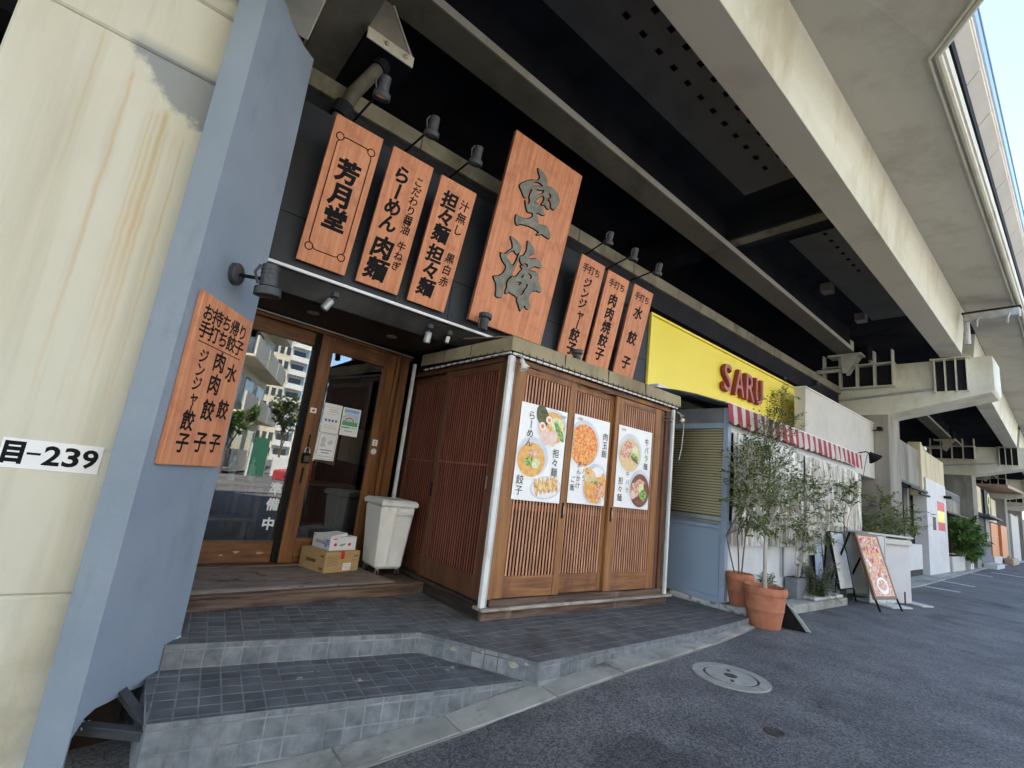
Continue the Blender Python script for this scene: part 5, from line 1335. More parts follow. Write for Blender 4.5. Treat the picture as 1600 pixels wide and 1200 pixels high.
# ------------------------------------------------------------------ hanging wooden signs
def board(label, x, w, h, y0, z0, ang, group='wooden signs leaning out over the shop', th=0.032):
    a = rad(ang)
    t = thing('wooden_sign', label, 'sign', mtx=frame((x, y0, z0), (1, 0, 0), (0, -math.sin(a), math.cos(a))), group=group)
    mb = MB(); mb.box(0, w, 0, h, -th, 0); mb.build('board', ['sign_wood'], t, world=False, bevel=0.003)
    mb = MB(); mb.box(0.004, w - 0.004, 0.004, h - 0.004, -th - 0.002, -th + 0.001); mb.box(-0.0012, -0.0002, 0.003, h - 0.003, -th + 0.003, -0.003); mb.box(w + 0.0002, w + 0.0012, 0.003, h - 0.003, -th + 0.003, -0.003); mb.build('board_edge', 'sign_side', t, world=False)
    top = Vector((0, y0 - math.sin(a) * h * 0.82, z0 + math.cos(a) * h * 0.82))
    for xx in (x + w * 0.25, x + w * 0.75):
        mb = MB(); mb.tube([(xx, top.y + 0.03, top.z), (xx, 4.12, top.z - 0.02)], 0.012, 6); mb.build('bracket', 'lamp', t)
    return t
LT = dict(z=0.001, thick=0.12)
h = 1.222
t = board('leftmost wooden sign, 芳月堂 framed by a thin black line', 0.838, 0.405, h, 4.05, 2.688, 15)
mb = MB(); vtext(mb, '芳月堂', 0.203, 0.820, 0.190, 0.203, bold=0.044, **LT)
x0, x1, y0, y1, r = 0.068, 0.337, 0.135, 1.065, 0.030
def ring(mb, cx, cy, r, w=0.0045):
    mb.tube([(cx + r * math.cos(a), cy + r * math.sin(a), 0.001) for a in [k * math.pi / 12 for k in range(25)]], w, 5, cap=False)
for (cx, cy) in ((x0, y0), (x1, y0), (x0, y1), (x1, y1)): ring(mb, cx, cy, r)
q = 0.05
def ln(pts): mb.tube([(p[0], p[1], 0.001) for p in pts], 0.0045, 5)
ln([(x0 + r, y1), (x0 + r + 0.02, y1 + 0.012), (x1 - r - 0.02, y1 + 0.012), (x1 - r, y1)]); ln([(x0 + r, y0), (x0 + r + 0.02, y0 - 0.012), (x1 - r - 0.02, y0 - 0.012), (x1 - r, y0)])
ln([(x0, y0 + r), (x0 - 0.012, y0 + r + 0.02), (x0 - 0.012, y1 - r - 0.02), (x0, y1 - r)]); ln([(x1, y0 + r), (x1 + 0.012, y0 + r + 0.02), (x1 + 0.012, y1 - r - 0.02), (x1, y1 - r)])
mb.build('lettering', 'ink', t, world=False)
t = board('second wooden sign from the left, らーめん and 肉麺', 1.342, 0.403, h, 4.05, 2.685, 15)
mb = MB(); K = dict(bold=0.038, slant=0.10, **LT)
vtext(mb, 'らーめん', 0.14, 1.02, 0.155, 0.148, **K); vtext(mb, '肉麺', 0.150, 0.355, 0.198, 0.200, **K)
vtext(mb, 'こだわり醤油', 0.305, 1.035, 0.088, 0.090, bold=0.024, slant=0.10, **LT); vtext(mb, '牛ねぎ', 0.312, 0.43, 0.085, 0.092, bold=0.024, slant=0.10, **LT)
mb.build('lettering', 'ink', t, world=False)
t = board('third wooden sign from the left, 担々麺 written twice', 1.847, 0.404, h, 4.05, 2.680, 14)
mb = MB(); vtext(mb, '担々麺', 0.150, 1.025, 0.170, 0.162, **K); vtext(mb, '担々麺', 0.150, 0.50, 0.170, 0.165, **K)
vtext(mb, '汁無し', 0.312, 1.045, 0.105, 0.120, bold=0.022, slant=0.10, **LT); vtext(mb, '黒白赤', 0.312, 0.52, 0.098, 0.118, bold=0.024, slant=0.10, **LT)
mb.build('lettering', 'ink', t, world=False)
h = 1.235
t = board('narrow wooden sign reading ジンジャー餃子 beside the tall sign', 3.838, 0.43, h, 4.05, 2.686, 12)
mb = MB(); K2 = dict(bold=0.034, slant=0.08, **LT)
htext(mb, '手打ち', 0.215, 1.10, 0.105, 0.105, bold=0.022, **LT); vtext(mb, 'ジンジャー', 0.20, 0.935, 0.132, 0.130, **K2); vtext(mb, '餃子', 0.20, 0.28, 0.160, 0.165, **K2)
mb.build('lettering', 'ink', t, world=False)
t = board('narrow wooden sign reading 肉肉焼餃子, middle of the right three', 4.335, 0.425, h, 4.05, 2.672, 12)
mb = MB(); htext(mb, '手打ち', 0.212, 1.10, 0.105, 0.105, bold=0.022, **LT); vtext(mb, '肉肉焼餃子', 0.205, 0.90, 0.165, 0.178, **K2)
mb.build('lettering', 'ink', t, world=False)
t = board('narrow wooden sign reading 水餃子 next to the yellow board', 4.872, 0.422, h, 4.05, 2.684, 12)
mb = MB(); htext(mb, '手打ち', 0.212, 1.10, 0.105, 0.105, bold=0.022, **LT)
for ch, y in (('水', 0.89), ('餃', 0.54), ('子', 0.20)): put(mb, ch, 0.205, y, 0.178, **K2)
mb.build('lettering', 'ink', t, world=False)
# tall central sign with the carved shop name
BIG = board('tall central wooden sign with the carved name 空海', 2.516, 1.003, 2.025, 4.0, 2.69, 11.5, th=0.045)
KU = [[(0.369, 1.787), (0.417, 1.788), (0.475, 1.769), (0.518, 1.735), (0.54, 1.676), (0.619, 1.687), (0.7, 1.672), (0.755, 1.6), (0.739, 1.54), (0.705, 1.479), (0.664, 1.481), (0.649, 1.518), (0.627, 1.54), (0.601, 1.548), (0.627, 1.582), (0.624, 1.603), (0.592, 1.616), (0.576, 1.592), (0.589, 1.554), (0.578, 1.517), (0.607, 1.499), (0.642, 1.475), (0.628, 1.451), (0.6, 1.455), (0.564, 1.47), (0.527, 1.454), (0.541, 1.492), (0.543, 1.533), (0.517, 1.556), (0.468, 1.509), (0.433, 1.457), (0.418, 1.426), (0.468, 1.446), (0.522, 1.439), (0.571, 1.402), (0.6, 1.376), (0.575, 1.356), (0.529, 1.355), (0.483, 1.338), (0.519, 1.307), (0.555, 1.244), (0.634, 1.258), (0.675, 1.264), (0.733, 1.217), (0.75, 1.183), (0.742, 1.159), (0.678, 1.157), (0.624, 1.162), (0.561, 1.129), (0.585, 1.160), (0.517, 1.172), (0.445, 1.172), (0.37, 1.159), (0.316, 1.143), (0.28, 1.116), (0.255, 1.136), (0.241, 1.21), (0.304, 1.211), (0.387, 1.229), (0.435, 1.266), (0.452, 1.293), (0.438, 1.318), (0.372, 1.304), (0.342, 1.337), (0.31, 1.399), (0.357, 1.382), (0.365, 1.418), (0.348, 1.456), (0.348, 1.503), (0.359, 1.547), (0.336, 1.54), (0.313, 1.486), (0.309, 1.438), (0.289, 1.424), (0.243, 1.46), (0.192, 1.512), (0.332, 1.643), (0.406, 1.672), (0.418, 1.717), (0.389, 1.749)],
      [(0.360, 1.632), (0.408, 1.655), (0.455, 1.656), (0.485, 1.648), (0.432, 1.622), (0.355, 1.595)],
      [(0.407, 1.567), (0.479, 1.598), (0.506, 1.612), (0.512, 1.586), (0.45, 1.532), (0.425, 1.551)]]
KA = [[(0.243, 0.97), (0.287, 0.969), (0.349, 0.956), (0.393, 0.928), (0.408, 0.888), (0.387, 0.852), (0.37, 0.83), (0.343, 0.838), (0.324, 0.854), (0.292, 0.833), (0.252, 0.779), (0.252, 0.749), (0.307, 0.724), (0.356, 0.695), (0.374, 0.727), (0.386, 0.778), (0.402, 0.848), (0.408, 0.78), (0.391, 0.703), (0.372, 0.642), (0.36, 0.587), (0.333, 0.551), (0.31, 0.504), (0.308, 0.42), (0.314, 0.342), (0.282, 0.321), (0.239, 0.327), (0.23, 0.385), (0.205, 0.451), (0.156, 0.505), (0.217, 0.531), (0.259, 0.577), (0.28, 0.63), (0.273, 0.666), (0.223, 0.692), (0.187, 0.731), (0.171, 0.766), (0.221, 0.771), (0.258, 0.819), (0.299, 0.87), (0.279, 0.92)]]
KB = [[(0.469, 1.014), (0.512, 1.008), (0.562, 0.981), (0.591, 0.937), (0.565, 0.907), (0.535, 0.875), (0.528, 0.849), (0.636, 0.88), (0.693, 0.866), (0.73, 0.832), (0.716, 0.811), (0.633, 0.795), (0.593, 0.76), (0.568, 0.727), (0.621, 0.735), (0.67, 0.745), (0.726, 0.718), (0.731, 0.688), (0.713, 0.645), (0.771, 0.63), (0.811, 0.588), (0.799, 0.559), (0.742, 0.555), (0.688, 0.529), (0.672, 0.483), (0.672, 0.42), (0.712, 0.362), (0.693, 0.324), (0.661, 0.329), (0.629, 0.35), (0.615, 0.314), (0.597, 0.277), (0.556, 0.326), (0.518, 0.368), (0.52, 0.392), (0.444, 0.413), (0.385, 0.416), (0.355, 0.39), (0.346, 0.418), (0.353, 0.458), (0.34, 0.499), (0.348, 0.535), (0.37, 0.568), (0.385, 0.590), (0.418, 0.595), (0.446, 0.623), (0.468, 0.678), (0.488, 0.708), (0.456, 0.731), (0.515, 0.75), (0.544, 0.753), (0.546, 0.778), (0.504, 0.781), (0.468, 0.755), (0.437, 0.775), (0.421, 0.823), (0.461, 0.854), (0.483, 0.91), (0.476, 0.962)],
      [(0.576, 0.695), (0.632, 0.686), (0.630, 0.645), (0.598, 0.656)], [(0.448, 0.551), (0.493, 0.568), (0.519, 0.567), (0.487, 0.528)], [(0.582, 0.575), (0.612, 0.576), (0.590, 0.511), (0.571, 0.453), (0.540, 0.440), (0.567, 0.501)], [(0.506, 0.644), (0.523, 0.660), (0.516, 0.620), (0.499, 0.613)]]
for nm, lps in (('carved_character', [KU]), ('carved_character', [KA, KB])):
    b1 = MB(); b2 = MB()
    for i, lp in enumerate(lps):
        vs_, fs_ = fill_shape(lp, 0.004, 0.0085); b1.add([(v.x, v.y, v.z + 0.0035 + i * 0.0004) for v in vs_], fs_)
        vs_, fs_ = fill_shape(lp, 0.004); b2.add([(v.x, v.y, v.z + 0.0155 + i * 0.0004) for v in vs_], fs_)
    o = b1.build(nm, 'ink', BIG, world=False)
    b2.build('character_face', 'verdigris', o, world=False)

# takeaway sign on the blue plate
tm = PF @ Matrix.Translation((0.062, 1.004, 0.016))
t = thing('takeaway_sign', 'wooden takeaway sign listing 水餃子 and other dumplings on the blue plate', 'sign', mtx=tm)
mb = MB(); mb.box(0, 0.560, 0, 0.948, -0.016, 0.014); mb.build('board', 'sign_wood', t, world=False, bevel=0.003)
mb = MB(); z = 0.0145; kk = dict(z=z, thick=0.05)
htext(mb, 'お持ち帰り', 0.275, 0.845, 0.098, 0.096, bold=0.024, slant=0.05, **kk); htext(mb, '手打ち餃子', 0.275, 0.745, 0.100, 0.096, bold=0.024, slant=0.05, **kk)
mb.box(0.050, 0.505, 0.676, 0.681, 0.0135, 0.0155)
kk = dict(bold=0.026, slant=0.04, z=z, thick=0.05)
for ch, y in (('水', 0.575), ('餃', 0.345), ('子', 0.14)): put(mb, ch, 0.450, y, 0.118, **kk)
for ch, y in (('肉', 0.610), ('肉', 0.475), ('餃', 0.32), ('子', 0.135)): put(mb, ch, 0.300, y, 0.122, **kk)
vtext(mb, 'ジンジャー', 0.135, 0.605, 0.085, 0.079, **kk)
for ch, y in (('餃', 0.24), ('子', 0.12)): put(mb, ch, 0.140, y, 0.112, **kk)
mb.build('lettering', 'ink', t, world=False)

# ------------------------------------------------------------------ lamps
def spot(label, base, head, aim, wall=None, s=1.0, group='gooseneck spot lamps'):
    """cylinder spot lamp with flared rim on an arm"""
    t = thing('spot_lamp', label, 'lamp', tuple(base), group)
    base = Vector(base); head = Vector(head); aim = Vector(aim).normalized()
    Rm = aim.to_track_quat('Z', 'Y').to_matrix().to_4x4()
    mb = MB(); mb.tube([base, head - aim * 0.0], 0.009 * s, 8); mb.build('arm', 'black', t)
    if wall is not None:
        Rw = Vector(wall).to_track_quat('Z', 'Y').to_matrix().to_4x4()
        mb = MB(); mb.lathe([(0.052 * s, 0), (0.052 * s, 0.022 * s), (0.045 * s, 0.028 * s)], base - Vector(wall).normalized() * 0.0, 20, Rw); mb.build('wall_plate', 'lamp', t, smooth=True)
    mb = MB(); mb.lathe([(0.030 * s, -0.075 * s), (0.036 * s, -0.070 * s), (0.038 * s, 0.0), (0.040 * s, 0.03 * s)], head, 20, Rm); mb.build('housing', 'lamp', t, smooth=True)
    for k in range(3):
        mb = MB(); mb.lathe([(0.0395 * s, 0), (0.0395 * s, 0.004 * s)], head + aim * (-0.05 + 0.02 * k) * s, 20, Rm); mb.build('cooling_ring', 'lamp', t)
    mb = MB(); mb.lathe([(0.044 * s, 0.034 * s), (0.058 * s, 0.040 * s), (0.060 * s, 0.075 * s), (0.054 * s, 0.078 * s), (0.052 * s, 0.06 * s)], head, 24, Rm); mb.build('shade_rim', 'lamp', t, smooth=True)
    mb = MB(); mb.lathe([(0.051 * s, 0.060 * s), (0.051 * s, 0.064 * s)], head, 24, Rm); mb.build('lens', 'lens', t)
    side = Vector((1, 0, 0))
    mb = MB(); mb.tube([head - side * 0.042 * s - aim * 0.06 * s, head - side * 0.062 * s - aim * 0.02 * s, head - side * 0.046 * s + aim * 0.03 * s], 0.007 * s, 6); mb.build('yoke', 'lamp', t)
    return t
heads = [(1.02, 3.29, 3.95), (1.53, 3.42, 3.995), (2.04, 3.50, 4.048), (4.10, 3.62, 4.150), (4.55, 3.585, 4.115), (5.02, 3.545, 4.085)]
nm = ['spot lamp above the leftmost wooden sign, crossing the drain pipe', 'spot lamp above the second wooden sign from the left', 'spot lamp above the third wooden sign from the left', 'spot lamp just right of the tall sign, over the first narrow sign', 'spot lamp over the middle one of the three narrow signs', 'spot lamp over the last narrow sign, nearest the yellow board']
for hd, l in zip(heads, nm):
    s = 1.12 if hd[0] < 3 else 1.05
    spot(l, (hd[0] + 0.0, 4.09, 4.03), hd, (0.05, 0.30, -1.0), s=s)
spot('uplighter standing at the lower left corner of the tall central sign', (2.64, 3.93, 2.60), (2.63, 3.88, 2.665), (0.1, 0.05, 1), s=1.15, group='uplighters')
spot('uplighter at the foot of the narrow sign beside the tall sign', (3.93, 3.85, 2.50), (3.92, 3.80, 2.62), (-0.05, 0.05, 1), s=1.15, group='uplighters')
# lamp on the blue plate
pl = PF @ Vector((0.335, 2.168, 0.0)); nn_ = Vector((0.799, -0.601, 0))
spot('large charcoal spot lamp fixed to the blue plate above the takeaway sign', pl, pl + nn_ * 0.205 + Vector((0.01, 0, -0.01)), (0.10, 0.05, -1), wall=nn_, s=1.30, group=None)
# small white spots under the soffit edge
for (x, l, ang) in ((1.235, 'pale cylindrical spot lamp under the fascia beside the doors', 0.45), (2.19, 'pale cylindrical spot lamp under the fascia near the porch roof', 0.0), (2.42, 'short pale spot lamp half hidden by the porch roof edge', 0.1)):
    t = thing('ceiling_spot', l, 'lamp', (x, 4.17, 2.53), 'pale spots under the fascia')
    sc_ = 0.6 if x > 2.3 else 1.0
    mb = MB(); mb.lathe([(0.032, 0.03), (0.036, 0.0), (0.036, -0.012), (0.02, -0.02)], n=16); mb.build('mount', 'lamp', t, world=False)
    Rr = Matrix.Rotation(ang, 4, 'Y') @ Matrix.Rotation(0.12, 4, 'X') @ Matrix.Scale(sc_, 4)
    mb = MB(); mb.lathe([(0.030, -0.05), (0.034, -0.055), (0.034, -0.155), (0.027, -0.158), (0.026, -0.14)], n=18, M4=Rr); mb.build('cylinder', 'galv' if x < 2.3 else 'white_metal', t, world=False, smooth=True)
    mb = MB(); mb.tube([(0, 0, -0.015), tuple(Rr @ Vector((0, 0, -0.08)))], 0.01, 6); mb.build('joint', 'lamp', t, world=False)
for (x, l) in ((1.20, 'recessed downlight in the black soffit over the left door'), (2.0, 'recessed downlight in the black soffit over the right door')):
    t = thing('downlight', l, 'lamp', (x, 4.6, 2.45), 'recessed downlights')
    mb = MB(); mb.lathe([(0.055, -0.004), (0.055, 0.0), (0.045, 0.0), (0.03, 0.03), (0.0, 0.03)], n=24); mb.build('reflector', 'metal', t, world=False, smooth=True)
def clamp(name, label, p, aim, m):
    t = thing(name, label, 'lamp', p, 'clamp lamps on the porch corners')
    Rm = Vector(aim).to_track_quat('Z', 'Y').to_matrix().to_4x4()
    mb = MB(); mb.lathe([(0.010, -0.05), (0.018, -0.045), (0.02, 0.0), (0.045, 0.05), (0.043, 0.05), (0.017, 0.0)], n=18, M4=Rm); mb.build('lamp_shade', m, t, world=False, smooth=True)
    mb = MB(); mb.lathe([(0.012, 0.0), (0.026, 0.02), (0.026, 0.045), (0.01, 0.058)], n=14, M4=Rm); mb.build('bulb', 'white_print', t, world=False, smooth=True)
    mb = MB(); mb.tube([(0, 0, 0), (-0.03, 0.0, 0.05), (-0.05, 0.03, 0.07)], 0.008, 6); mb.build('clamp', 'metal', t, world=False)
    return t
clamp('clamp_lamp', 'small white clamp lamp hanging at the front left corner of the porch', (2.66, BY - 0.10, 2.165), (0.35, -0.35, -1), 'white_metal')
t = clamp('clamp_lamp', 'small brass clamp lamp on the right end of the porch', (5.24, BY - 0.08, 2.13), (-0.3, -0.55, -0.5), 'brass')
mb = MB(); mb.tube([(0.02, 0.03, 0.05), (0.10, 0.03, 0.05), (0.13, 0.04, -0.1), (0.10, 0.04, -0.35), (0.06, 0.04, -0.5)], 0.004, 5); mb.build('cord', 'white_metal', t, world=False)

# ------------------------------------------------------------------ bin and boxes
bf = Matrix.Translation((2.365, 4.73, 0.10)) @ Matrix.Rotation(rad(-2), 4, 'Z')
t = thing('wheeled_bin', 'white plastic wheeled bin between the right door and the lattice side', 'bin', mtx=bf)
# footprint corners (local): measured against the door plane
def ringq(w, d, z): return [(-w / 2, -d / 2, z), (w / 2, -d / 2, z), (w / 2, d / 2, z), (-w / 2, d / 2, z)]
mb = MB(); mb.hexa(ringq(0.275, 0.36, 0.062), ringq(0.365, 0.44, 0.665)); mb.build('tub', 'white_plastic', t, world=False, bevel=0.025)
mb = MB(); mb.hexa(ringq(0.395, 0.47, 0.662), ringq(0.400, 0.475, 0.705)); mb.hexa(ringq(0.385, 0.46, 0.706), ringq(0.36, 0.435, 0.722)); mb.build('lid', 'white_plastic', t, world=False, bevel=0.008)
mb = MB(); mb.box(-0.03, 0.15, -0.247, -0.215, 0.585, 0.612); mb.box(-0.03, -0.012, -0.247, -0.2, 0.60, 0.665); mb.box(0.132, 0.15, -0.247, -0.2, 0.60, 0.665); mb.build('handle', 'white_plastic', t, world=False, bevel=0.005)
mb = MB(); mb.hexa([(-0.035, -0.205, 0.08), (-0.022, -0.205, 0.08), (-0.022, -0.18, 0.08), (-0.035, -0.18, 0.08)], [(-0.045, -0.235, 0.60), (-0.03, -0.235, 0.60), (-0.03, -0.2, 0.60), (-0.045, -0.2, 0.60)]); mb.build('rib', 'white_plastic', t, world=False, bevel=0.003)
for sx in (-1, 1):
    for sy in (-1, 1):
        c = thing('caster', None, None, mtx=bf @ Matrix.Translation((sx * 0.105, sy * 0.145, 0)))
        for kx in list(c.keys()): del c[kx]
        c.parent = t; c.matrix_basis = Matrix.Translation((sx * 0.105, sy * 0.145, 0)); WM[c.name] = bf @ c.matrix_basis
        mb = MB(); mb.tube([(-0.010, 0, 0.022), (0.010, 0, 0.022)], 0.022, 14); mb.build('wheel', 'rubber', c, world=False)
        mb = MB(); mb.box(-0.017, -0.012, -0.015, 0.018, 0.012, 0.055); mb.box(0.012, 0.017, -0.015, 0.018, 0.012, 0.055); mb.box(-0.017, 0.017, -0.018, 0.02, 0.050, 0.060); mb.build('fork', 'metal', c, world=False)
# cardboard box: front corner (1.766,4.641), left (1.667,5.19)..., right (2.137,4.772)
def carton(name, label, A, B, D, z, h, m, prints):
    A = Vector((A[0], A[1], 0)); B = Vector((B[0], B[1], 0)); D_ = Vector((D[0], D[1], 0))
    bx = (B - A); by = (D_ - A); w = bx.length; d = by.length
    bx.normalize(); by = Vector((-bx.y, bx.x, 0))
    mt = Matrix(((bx.x, by.x, 0, A.x), (bx.y, by.y, 0, A.y), (0, 0, 1, z), (0, 0, 0, 1)))
    t = thing(name, label, 'box', mtx=mt)
    mb = MB(); mb.box(0, w, 0, d, 0, h - 0.003); mb.build('carton', m, t, world=False, bevel=0.002)
    mb = MB(); mb.box(0.001, w - 0.001, 0.001, d / 2 - 0.002, h - 0.003, h); mb.box(0.001, w - 0.001, d / 2 + 0.002, d - 0.001, h - 0.003, h); mb.build('flap', m, t, world=False)
    return t, w, d
t, w, d = carton('cardboard_box', 'brown cardboard box with red tape on the doormat', (1.762, 4.648), (2.142, 4.772), (1.64, 5.0), 0.112, 0.185, 'cardboard', None)
# left face text (face x=0): frame with x along -y
def face_left(t, d): 
    return Matrix(((0, 0, -1, 0), (-1, 0, 0, d), (0, 1, 0, 0), (0, 0, 0, 1)))
def onface(mb, mt, name, m, t):
    o = MB(); o.v = [mt @ v for v in mb.v]; o.f = mb.f; o.mi = mb.mi; return o.build(name, m, t, world=False)
FL = face_left(t, d)
FF = Matrix(((1, 0, 0, 0), (0, 0, -1, 0), (0, 1, 0, 0), (0, 0, 0, 1)))
mb = MB(); lines(mb, 0.10, 0.24, 0.075, 0.030, 31); lines(mb, 0.30, 0.355, 0.020, 0.026, 32); lines(mb, 0.30, 0.345, 0.135, 0.018, 33); lines(mb, 0.012, 0.04, 0.02, 0.012, 34); onface(mb, FL, 'print', 'brown_print', t)
mb = MB(); lines(mb, w - 0.075, w - 0.02, 0.132, 0.014, 41); lines(mb, w - 0.09, w - 0.05, 0.10, 0.006, 43); 
for i in range(7): lines(mb, 0.02, 0.15, 0.06 + i * 0.014, 0.003, 50 + i)
onface(mb, FF, 'print', 'brown_print', t)
mb = MB(); mb.box(0.172, 0.212, 0.118, 0.1855, 0, 0.0015); onface(mb, FF, 'red_tape', 'red_print', t)
mb = MB(); mb.box(0.172, 0.212, 0.0, d * 0.6, 0.185, 0.1862); mb.build('tape_strip', 'red_print', t, world=False)
mb = MB(); mb.box(0.21, 0.305, 0.012, 0.078, 0, 0.0015); onface(mb, FF, 'label_sheet', 'paper', t)
mb = MB()
for i in range(4): lines(mb, 0.22, 0.295, 0.022 + i * 0.013, 0.004, 60 + i, 0.0022)
onface(mb, FF, 'label_print', 'grey_print', t)
t, w, d = carton('white_carton', 'white printed carton lying on top of the brown cardboard box', (1.812, 4.735), (2.095, 4.800), (1.72, 5.02), 0.2985, 0.125, 'white_card', None)
FL = face_left(t, d)
mb = MB(); mb.hexa([(0.02, 0.02, 0.126), (0.20, 0.04, 0.126), (0.20, 0.22, 0.126), (0.02, 0.24, 0.126)], [(0.02, 0.02, 0.129), (0.20, 0.04, 0.155), (0.20, 0.22, 0.15), (0.02, 0.24, 0.129)]); mb.build('loose_flap', 'white_card', t, world=False)
mb = MB(); lines(mb, 0.05, 0.18, 0.045, 0.030, 71); onface(mb, FL, 'print', 'grey_print', t)
mb = MB(); htext(mb, '山形', 0.235, 0.07, 0.055, 0.0, bold=0.03, z=0.0008, thick=0.02); lines(mb, 0.215, 0.25, 0.025, 0.02, 74); onface(mb, FL, 'blue_print', 'blue_print', t)
mb = MB(); lines(mb, 0.012, 0.04, 0.105, 0.010, 72); onface(mb, FL, 'red_print', 'red_print', t)
mb = MB(); lines(mb, 0.03, 0.075, 0.098, 0.012, 73); mb.disc(0.06, 0.055, 0.018, 0.016, 0.001, 9, 0, 0.4); mb.disc(0.215, 0.055, 0.018, 0.016, 0.001, 9, 0, 0.4); onface(mb, FF, 'red_print', 'red_print', t)
mb = MB(); mb.disc(0.137, 0.052, 0.032, 0.010, 0.001, 9, 15, 0.5); onface(mb, FF, 'green_print', 'green_print', t)
mb = MB()
for b in ((0.02, 0.265, 0.112, 0.114), (0.02, 0.265, 0.014, 0.016), (0.02, 0.022, 0.014, 0.114), (0.263, 0.265, 0.014, 0.114)): mb.box(b[0], b[1], b[2], b[3], 0, 0.001)
onface(mb, FF, 'print_border', 'faint_print', t)
# ------------------------------------------------------------------ yellow sign board shop
t = thing('yellow_sign_board', 'long yellow board with raised dark red letters SARU', 'sign board', (8.5, 4.1, 3.2))
part('board', 'yellow', t, (5.665, 11.45, 4.10, 4.16, 2.70, 3.80))
part('frame_edge', 'yellow', t, (5.665, 11.45, 4.065, 4.099, 3.775, 3.81), (5.665, 5.70, 4.065, 4.099, 2.66, 3.774), (11.41, 11.45, 4.065, 4.099, 2.66, 3.774), bevel=0.003)
for ch, xa, xb in (('S', 7.72, 8.00), ('A', 8.10, 8.46), ('R', 8.52, 8.86), ('U', 8.90, 9.20)):
    lt = frame((0, 4.099, 0), (1, 0, 0), (0, 0, 1))
    mb = MB(); latin(mb, ch, xa, xb, 3.07, 3.57, 0.018, 0.0, 0.085); mb.v = [lt @ v for v in mb.v]
    o = mb.build('letter', 'letter_red', t)
    mb = MB(); latin(mb, ch, xa + 0.006, xb - 0.006, 3.076, 3.564, 0.010, 0.0, 0.090); mb.v = [lt @ v for v in mb.v]
    mb.build('letter_face', 'letter_face', o)

sx0, sx1, sy = 6.0, 10.97, 3.05
saru = thing('striped_awning_shop', 'pale blue framed shop front closed with crumpled clear sheets under the yellow board', 'shop building', (8.5, 3.5, 0))
# plinth with peeling paint
part('plinth', 'plinth', saru, (5.97, 6.35, 2.98, 4.2, -0.09, 0.015), bevel=0.01)
mb = MB(); mb.hexa([(5.93, 3.05, -0.10), (6.02, 2.74, -0.10), (6.9, 2.78, -0.10), (6.9, 3.2, -0.10)], [(5.93, 3.05, 0.04), (6.02, 2.74, 0.04), (6.9, 2.80, 0.04), (6.9, 3.2, 0.04)]); mb.build('plinth', 'plinth', saru, bevel=0.008)
mb = MB(); mb.hexa([(5.84, 4.2, -0.05), (5.955, 3.02, -0.10), (5.96, 4.2, -0.05)], [(5.90, 4.2, 0.06), (5.965, 3.03, 0.0), (5.965, 4.2, 0.06)]); mb.build('rubble_base', 'plinth', saru)
# side wall facing the porch
part('corner_post', 'saru_blue', saru, (5.985, 6.06, 3.03, 3.10, 0.016, 2.40), bevel=0.005)
part('post', 'saru_blue', saru, (5.985, 6.04, 3.84, 3.90, 0.016, 2.40), bevel=0.005)
part('bottom_rail', 'saru_blue', saru, (5.99, 6.04, 3.101, 3.839, 0.016, 0.085), bevel=0.003)
part('panel', 'saru_panel', saru, (6.008, 6.03, 3.101, 3.839, 0.086, 0.87))
part('middle_rail', 'saru_blue', saru, (5.985, 6.045, 3.101, 3.839, 0.871, 0.925), bevel=0.003)
part('window_sill', 'galv', saru, (5.96, 6.05, 3.101, 3.839, 0.926, 0.965), bevel=0.004)
part('top_rail', 'saru_blue', saru, (5.985, 6.045, 3.101, 3.839, 2.13, 2.20), bevel=0.003)
part('header', 'zinc', saru, (6.0, 6.04, 3.101, 3.839, 2.201, 2.40))
part('window_glass', 'glass_dull', saru, (6.006, 6.010, 3.10, 3.84, 0.965, 2.13))
part('window_hem', 'saru_white', saru, (6.014, 6.018, 3.10, 3.84, 0.968, 1.02))
bl = MB(); bl.hexa([(0, 0, -0.013), (0.002, 0, -0.013), (0.002, 0.72, -0.013), (0, 0.72, -0.013)], [(0.014, 0, 0.012), (0.016, 0, 0.012), (0.016, 0.72, 0.012), (0.014, 0.72, 0.012)])
b0 = None
for i in range(32):
    z = 1.05 + i * 0.0345
    if b0 is None: b0 = bl.build('blind_slat', 'blind', saru, world=False); o = b0
    else: o = b0.copy(); COL.objects.link(o)
    o.matrix_basis = WM[saru.name].inverted() @ Matrix.Translation((6.03, 3.11, z))
part('blind_backing', 'beam_old', saru, (6.085, 6.09, 3.10, 3.84, 0.97, 2.13))
# gap between porch and shop
part('gap_wall', 'fascia', saru, (5.20, 6.0, 4.16, 4.2, 0.0, 2.7))
